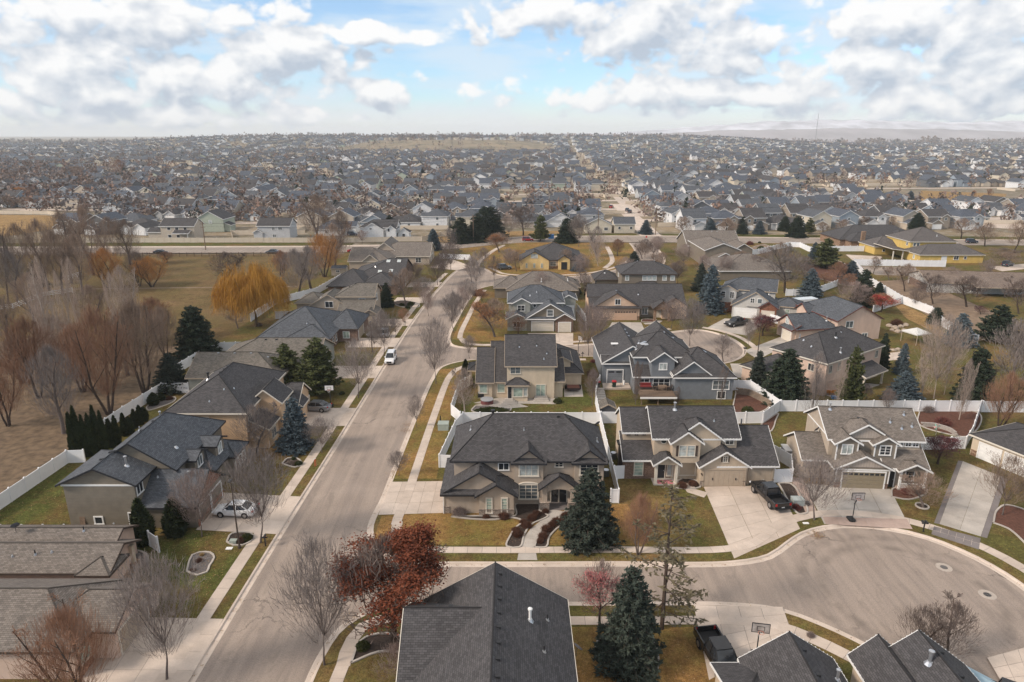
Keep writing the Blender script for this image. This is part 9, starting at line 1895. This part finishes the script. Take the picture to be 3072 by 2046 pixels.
# small garden trees between the nearer rows
gt = random.Random(8); made = 0
for k in sorted(byrow):
 for j, (x, yy, rz) in enumerate(sorted(byrow[k])):
  if yy < 480 and gt.random() < .28:
   made += 1; kd = gt.choice((lambda: T_round(0, BK_DARK, TW_BROWN), lambda: T_vase(1), lambda: T_spr(0), lambda: T_round(4, BK_DARK, TW_RED), lambda: T_dspr(1), lambda: T_vase(2, BK_GREY, TW_PINK)))
   o = tree(kd(), (x + 7.2, yy - 5.5, .001), gt.uniform(4.5, 8), gt.uniform(1.6, 2.8), f'small garden tree beside {ordw(j + 1)} house from left in {ordw(sorted(byrow).index(k) + 1)} row past the road', 'garden_tree', TS); o.location.z = 0
# woods and garden trees too far to be told apart
def tree_mass():
 mats = [foliage('far_twigs_brown', (.17, .125, .105), (.25, .19, .16), .05), foliage('far_twigs_rust', (.20, .13, .10), (.26, .17, .135), .05), foliage('far_evergreen', (.022, .032, .026), (.05, .06, .045), .05), foliage('far_twigs_grey', (.16, .135, .13), (.23, .20, .19), .05)]
 r = np.random.RandomState(12); V, F, M = [], [], []; base = 0
 def add(x, y, z0, h, w, mi, n=30):
  nonlocal base
  t = r.uniform(0, 1, n); rad = (np.sin(np.pi * (.12 + .85 * t)) ** .6 if mi != 2 else (1.05 - t) ** .8) * w * r.uniform(.3, 1.0, n); a = r.uniform(0, 6.28, n)
  C = np.stack([x + np.cos(a) * rad, y + np.sin(a) * rad, z0 + h * (.08 + .92 * t)], 1); d = r.normal(0, 1, (n, 3)); d[:, 2] += .6; d /= np.linalg.norm(d, axis=1, keepdims=True); wv = np.cross(d, r.normal(0, 1, (n, 3))); wv /= np.linalg.norm(wv, axis=1, keepdims=True); s = w * .42 * r.uniform(.6, 1.3, (n, 1))
  V.append(np.stack([C - wv * s * .55, C + wv * s * .55, C + d * s], 1).reshape(-1, 3)); F.extend([(base + 3 * i, base + 3 * i + 1, base + 3 * i + 2) for i in range(n)]); M.extend([mi] * n); base += 3 * n
 for i in range(9500):
  y = 330 + 2700 * r.rand() ** 1.3; x = r.uniform(-.78, .78) * y; left = x < -.08 * y
  if not left and r.rand() < .42: continue
  if blocked(x, y, 3) or y < 330: continue
  mi = r.choice(4, p=(.42, .2, .12, .26)); k = 1 + max(0, y - 900) / 2200
  if 245 < x < 375 and 410 < y < 540: continue
  add(x, y, bench(x, y), r.uniform(5, 10.5) * k, r.uniform(2, 4.2) * k, mi, 30 if y < 1400 else 16)
 for i in range(420):       # the brown wood at the left
  y = r.uniform(380, 900); x = -.70 * y + r.normal(0, 70); add(x, y, 0, r.uniform(7, 13), r.uniform(3, 5.5), r.choice((0, 0, 1, 3)), 34)
 for i in range(520):       # trees standing along the top of the bench and the horizon
  x = r.uniform(-1250, 950); yb = r.uniform(1900, 2900) if -430 < x < 100 else r.uniform(2300, 3100); add(x, yb, bench(x, yb) - .4, r.uniform(6, 17) * (1.5 if r.rand() < .12 else 1), r.uniform(4, 9), r.choice(4, p=(.36, .1, .28, .26)), 26)
 for i in range(900):
  x = r.uniform(-3000, 3200); y = r.uniform(3000, 3650); add(x, y, bench(x, y), r.uniform(9, 22), r.uniform(8, 22), r.choice(4, p=(.36, .1, .28, .26)), 14)
 for x, h_ in ((1720, 34), (1790, 36), (1480, 26), (1550, 28), (1430, 22), (1900, 24), (2130, 34), (1940, 20)):   # groups at the right horizon
  for j in range(3): add(x + r.uniform(-40, 40), 2950 + r.uniform(-60, 60), 0, h_ * r.uniform(.7, 1), h_ * .45, 0 if j else 3, 60)
 me = bpy.data.meshes.new('distant_trees'); me.from_pydata(np.concatenate(V).tolist(), [], F)
 for m_ in mats: me.materials.append(m_)
 me.polygons.foreach_set('material_index', M); me.update(); tag(link('distant_trees', me), 'brown winter trees scattered through the distant suburb and along the horizon', 'trees', None, 'stuff')
m = MB(); nx, ny = 90, 60
for j in range(ny + 1):
 for i in range(nx + 1):
  x, y = -1550 + 2750 * i / nx, 1440 + 2800 * j / ny; m.v.append((x, y, -.4 + bench(x, y)))
for j in range(ny):
 for i in range(nx): a = j * (nx + 1) + i; m.f.append((a, a + 1, a + nx + 2, a + nx + 1)); m.uv.append(None); m.m.append(0)
m.obj('hill', gm, None, True)['kind'] = 'structure'
tree_mass()
# low brown hills and snow dusted mountains on the right horizon
def ridge(name, y0, prof, mat, depth, jit, seed):
 r = np.random.RandomState(seed); m = MB(); n = 140; xs = np.linspace(prof[0][0], prof[-1][0], n); zs = np.interp(xs, [p[0] for p in prof], [p[1] for p in prof]) ; nz = sum(np.interp(xs, np.linspace(xs[0], xs[-1], 6 * 2 ** o), r.uniform(-1, 1, 6 * 2 ** o)) / 1.7 ** o for o in range(4)) * jit
 zs = np.maximum(.5, zs + nz * (zs > 2)); R5 = 6
 for j in range(R5 + 1):
  f = j / R5; g = math.sin(f * math.pi * .5)
  for i in range(n): m.v.append((xs[i], y0 + depth * f, zs[i] * g * (1 + .05 * r.uniform(-1, 1)) - .4))
 for j in range(R5):
  for i in range(n - 1): a = j * n + i; m.f.append((a, a + 1, a + n + 1, a + n)); m.uv.append(None); m.m.append(0)
 m.obj(name, mat, None, True)['kind'] = 'structure'
def far(p, k): return [(x * k, 41 + (z - 41) * k) for x, z in p]
ridge('hills', 3700, far([(-1500, 10), (0, 30), (300, 40), (800, 44), (1200, 50), (1600, 70), (2100, 76), (2700, 84), (3400, 78), (4300, 48), (6000, 36)], .71), plain('hill_brown_hazed', (.34, .32, .33), .95, .25, .004), 360, 4, 3)  # distance haze put into the colour, paler and bluer than the hills
ridge('mountains', 4700, far([(-2500, 30), (0, 38), (1000, 66), (1900, 108), (2600, 168), (3100, 176), (3800, 165), (4500, 150), (5200, 162), (6200, 120), (7600, 60)], .712), plain('mountain_snow', (.52, .52, .56), .9, .45, .006), 500, 10, 5)  # pale colour holds both the snow and the distance haze
# glass house roofs and the radio mast on the right
sheet('plastic_tunnels', [(690, 1560), (1240, 1470), (1330, 1640), (720, 1700)], .8, plain('sheeting_white', (.62, .66, .70), .4, .1, .05))
b_ = P(0, 1847, 312); o = thing('radio_mast', 'tall thin lattice radio mast on the horizon', 'mast', (1130, 2650, 0)); m = MB()
m.tube([(0, 0, 0), (0, 0, 113)], .6, 4)
for z in range(0, 108, 8): m.tube([(-.8, -.8, z), (.8, .8, z + 8)], .2, 3)
m.obj('lattice', plain('mast_grey', (.16, .15, .16), .6), o)
for a in range(3): m = MB(); m.tube([(0, 0, 105), (45 * math.cos(a * 2.09), 45 * math.sin(a * 2.09), 0)], .08, 3); m.obj('guy_wire', DARKM, o)
# ------------------------------------------------------------------ haze
m = MB(); m.box(-12500, 12500, -400, 12600, -1.2, 150); hz_m = bpy.data.materials.new('haze_air'); hz_m.use_nodes = True; nt = hz_m.node_tree; nt.nodes.clear(); vo_ = nt.nodes.new('ShaderNodeVolumePrincipled'); vo_.inputs['Color'].default_value = (.88, .94, 1.0, 1); vo_.inputs['Density'].default_value = .00010; vo_.inputs['Anisotropy'].default_value = .0; out = nt.nodes.new('ShaderNodeOutputMaterial'); nt.links.new(vo_.outputs[0], out.inputs['Volume'])
tag(m.obj('haze', hz_m), 'pale winter haze lying over the suburb', 'haze', None, 'stuff')
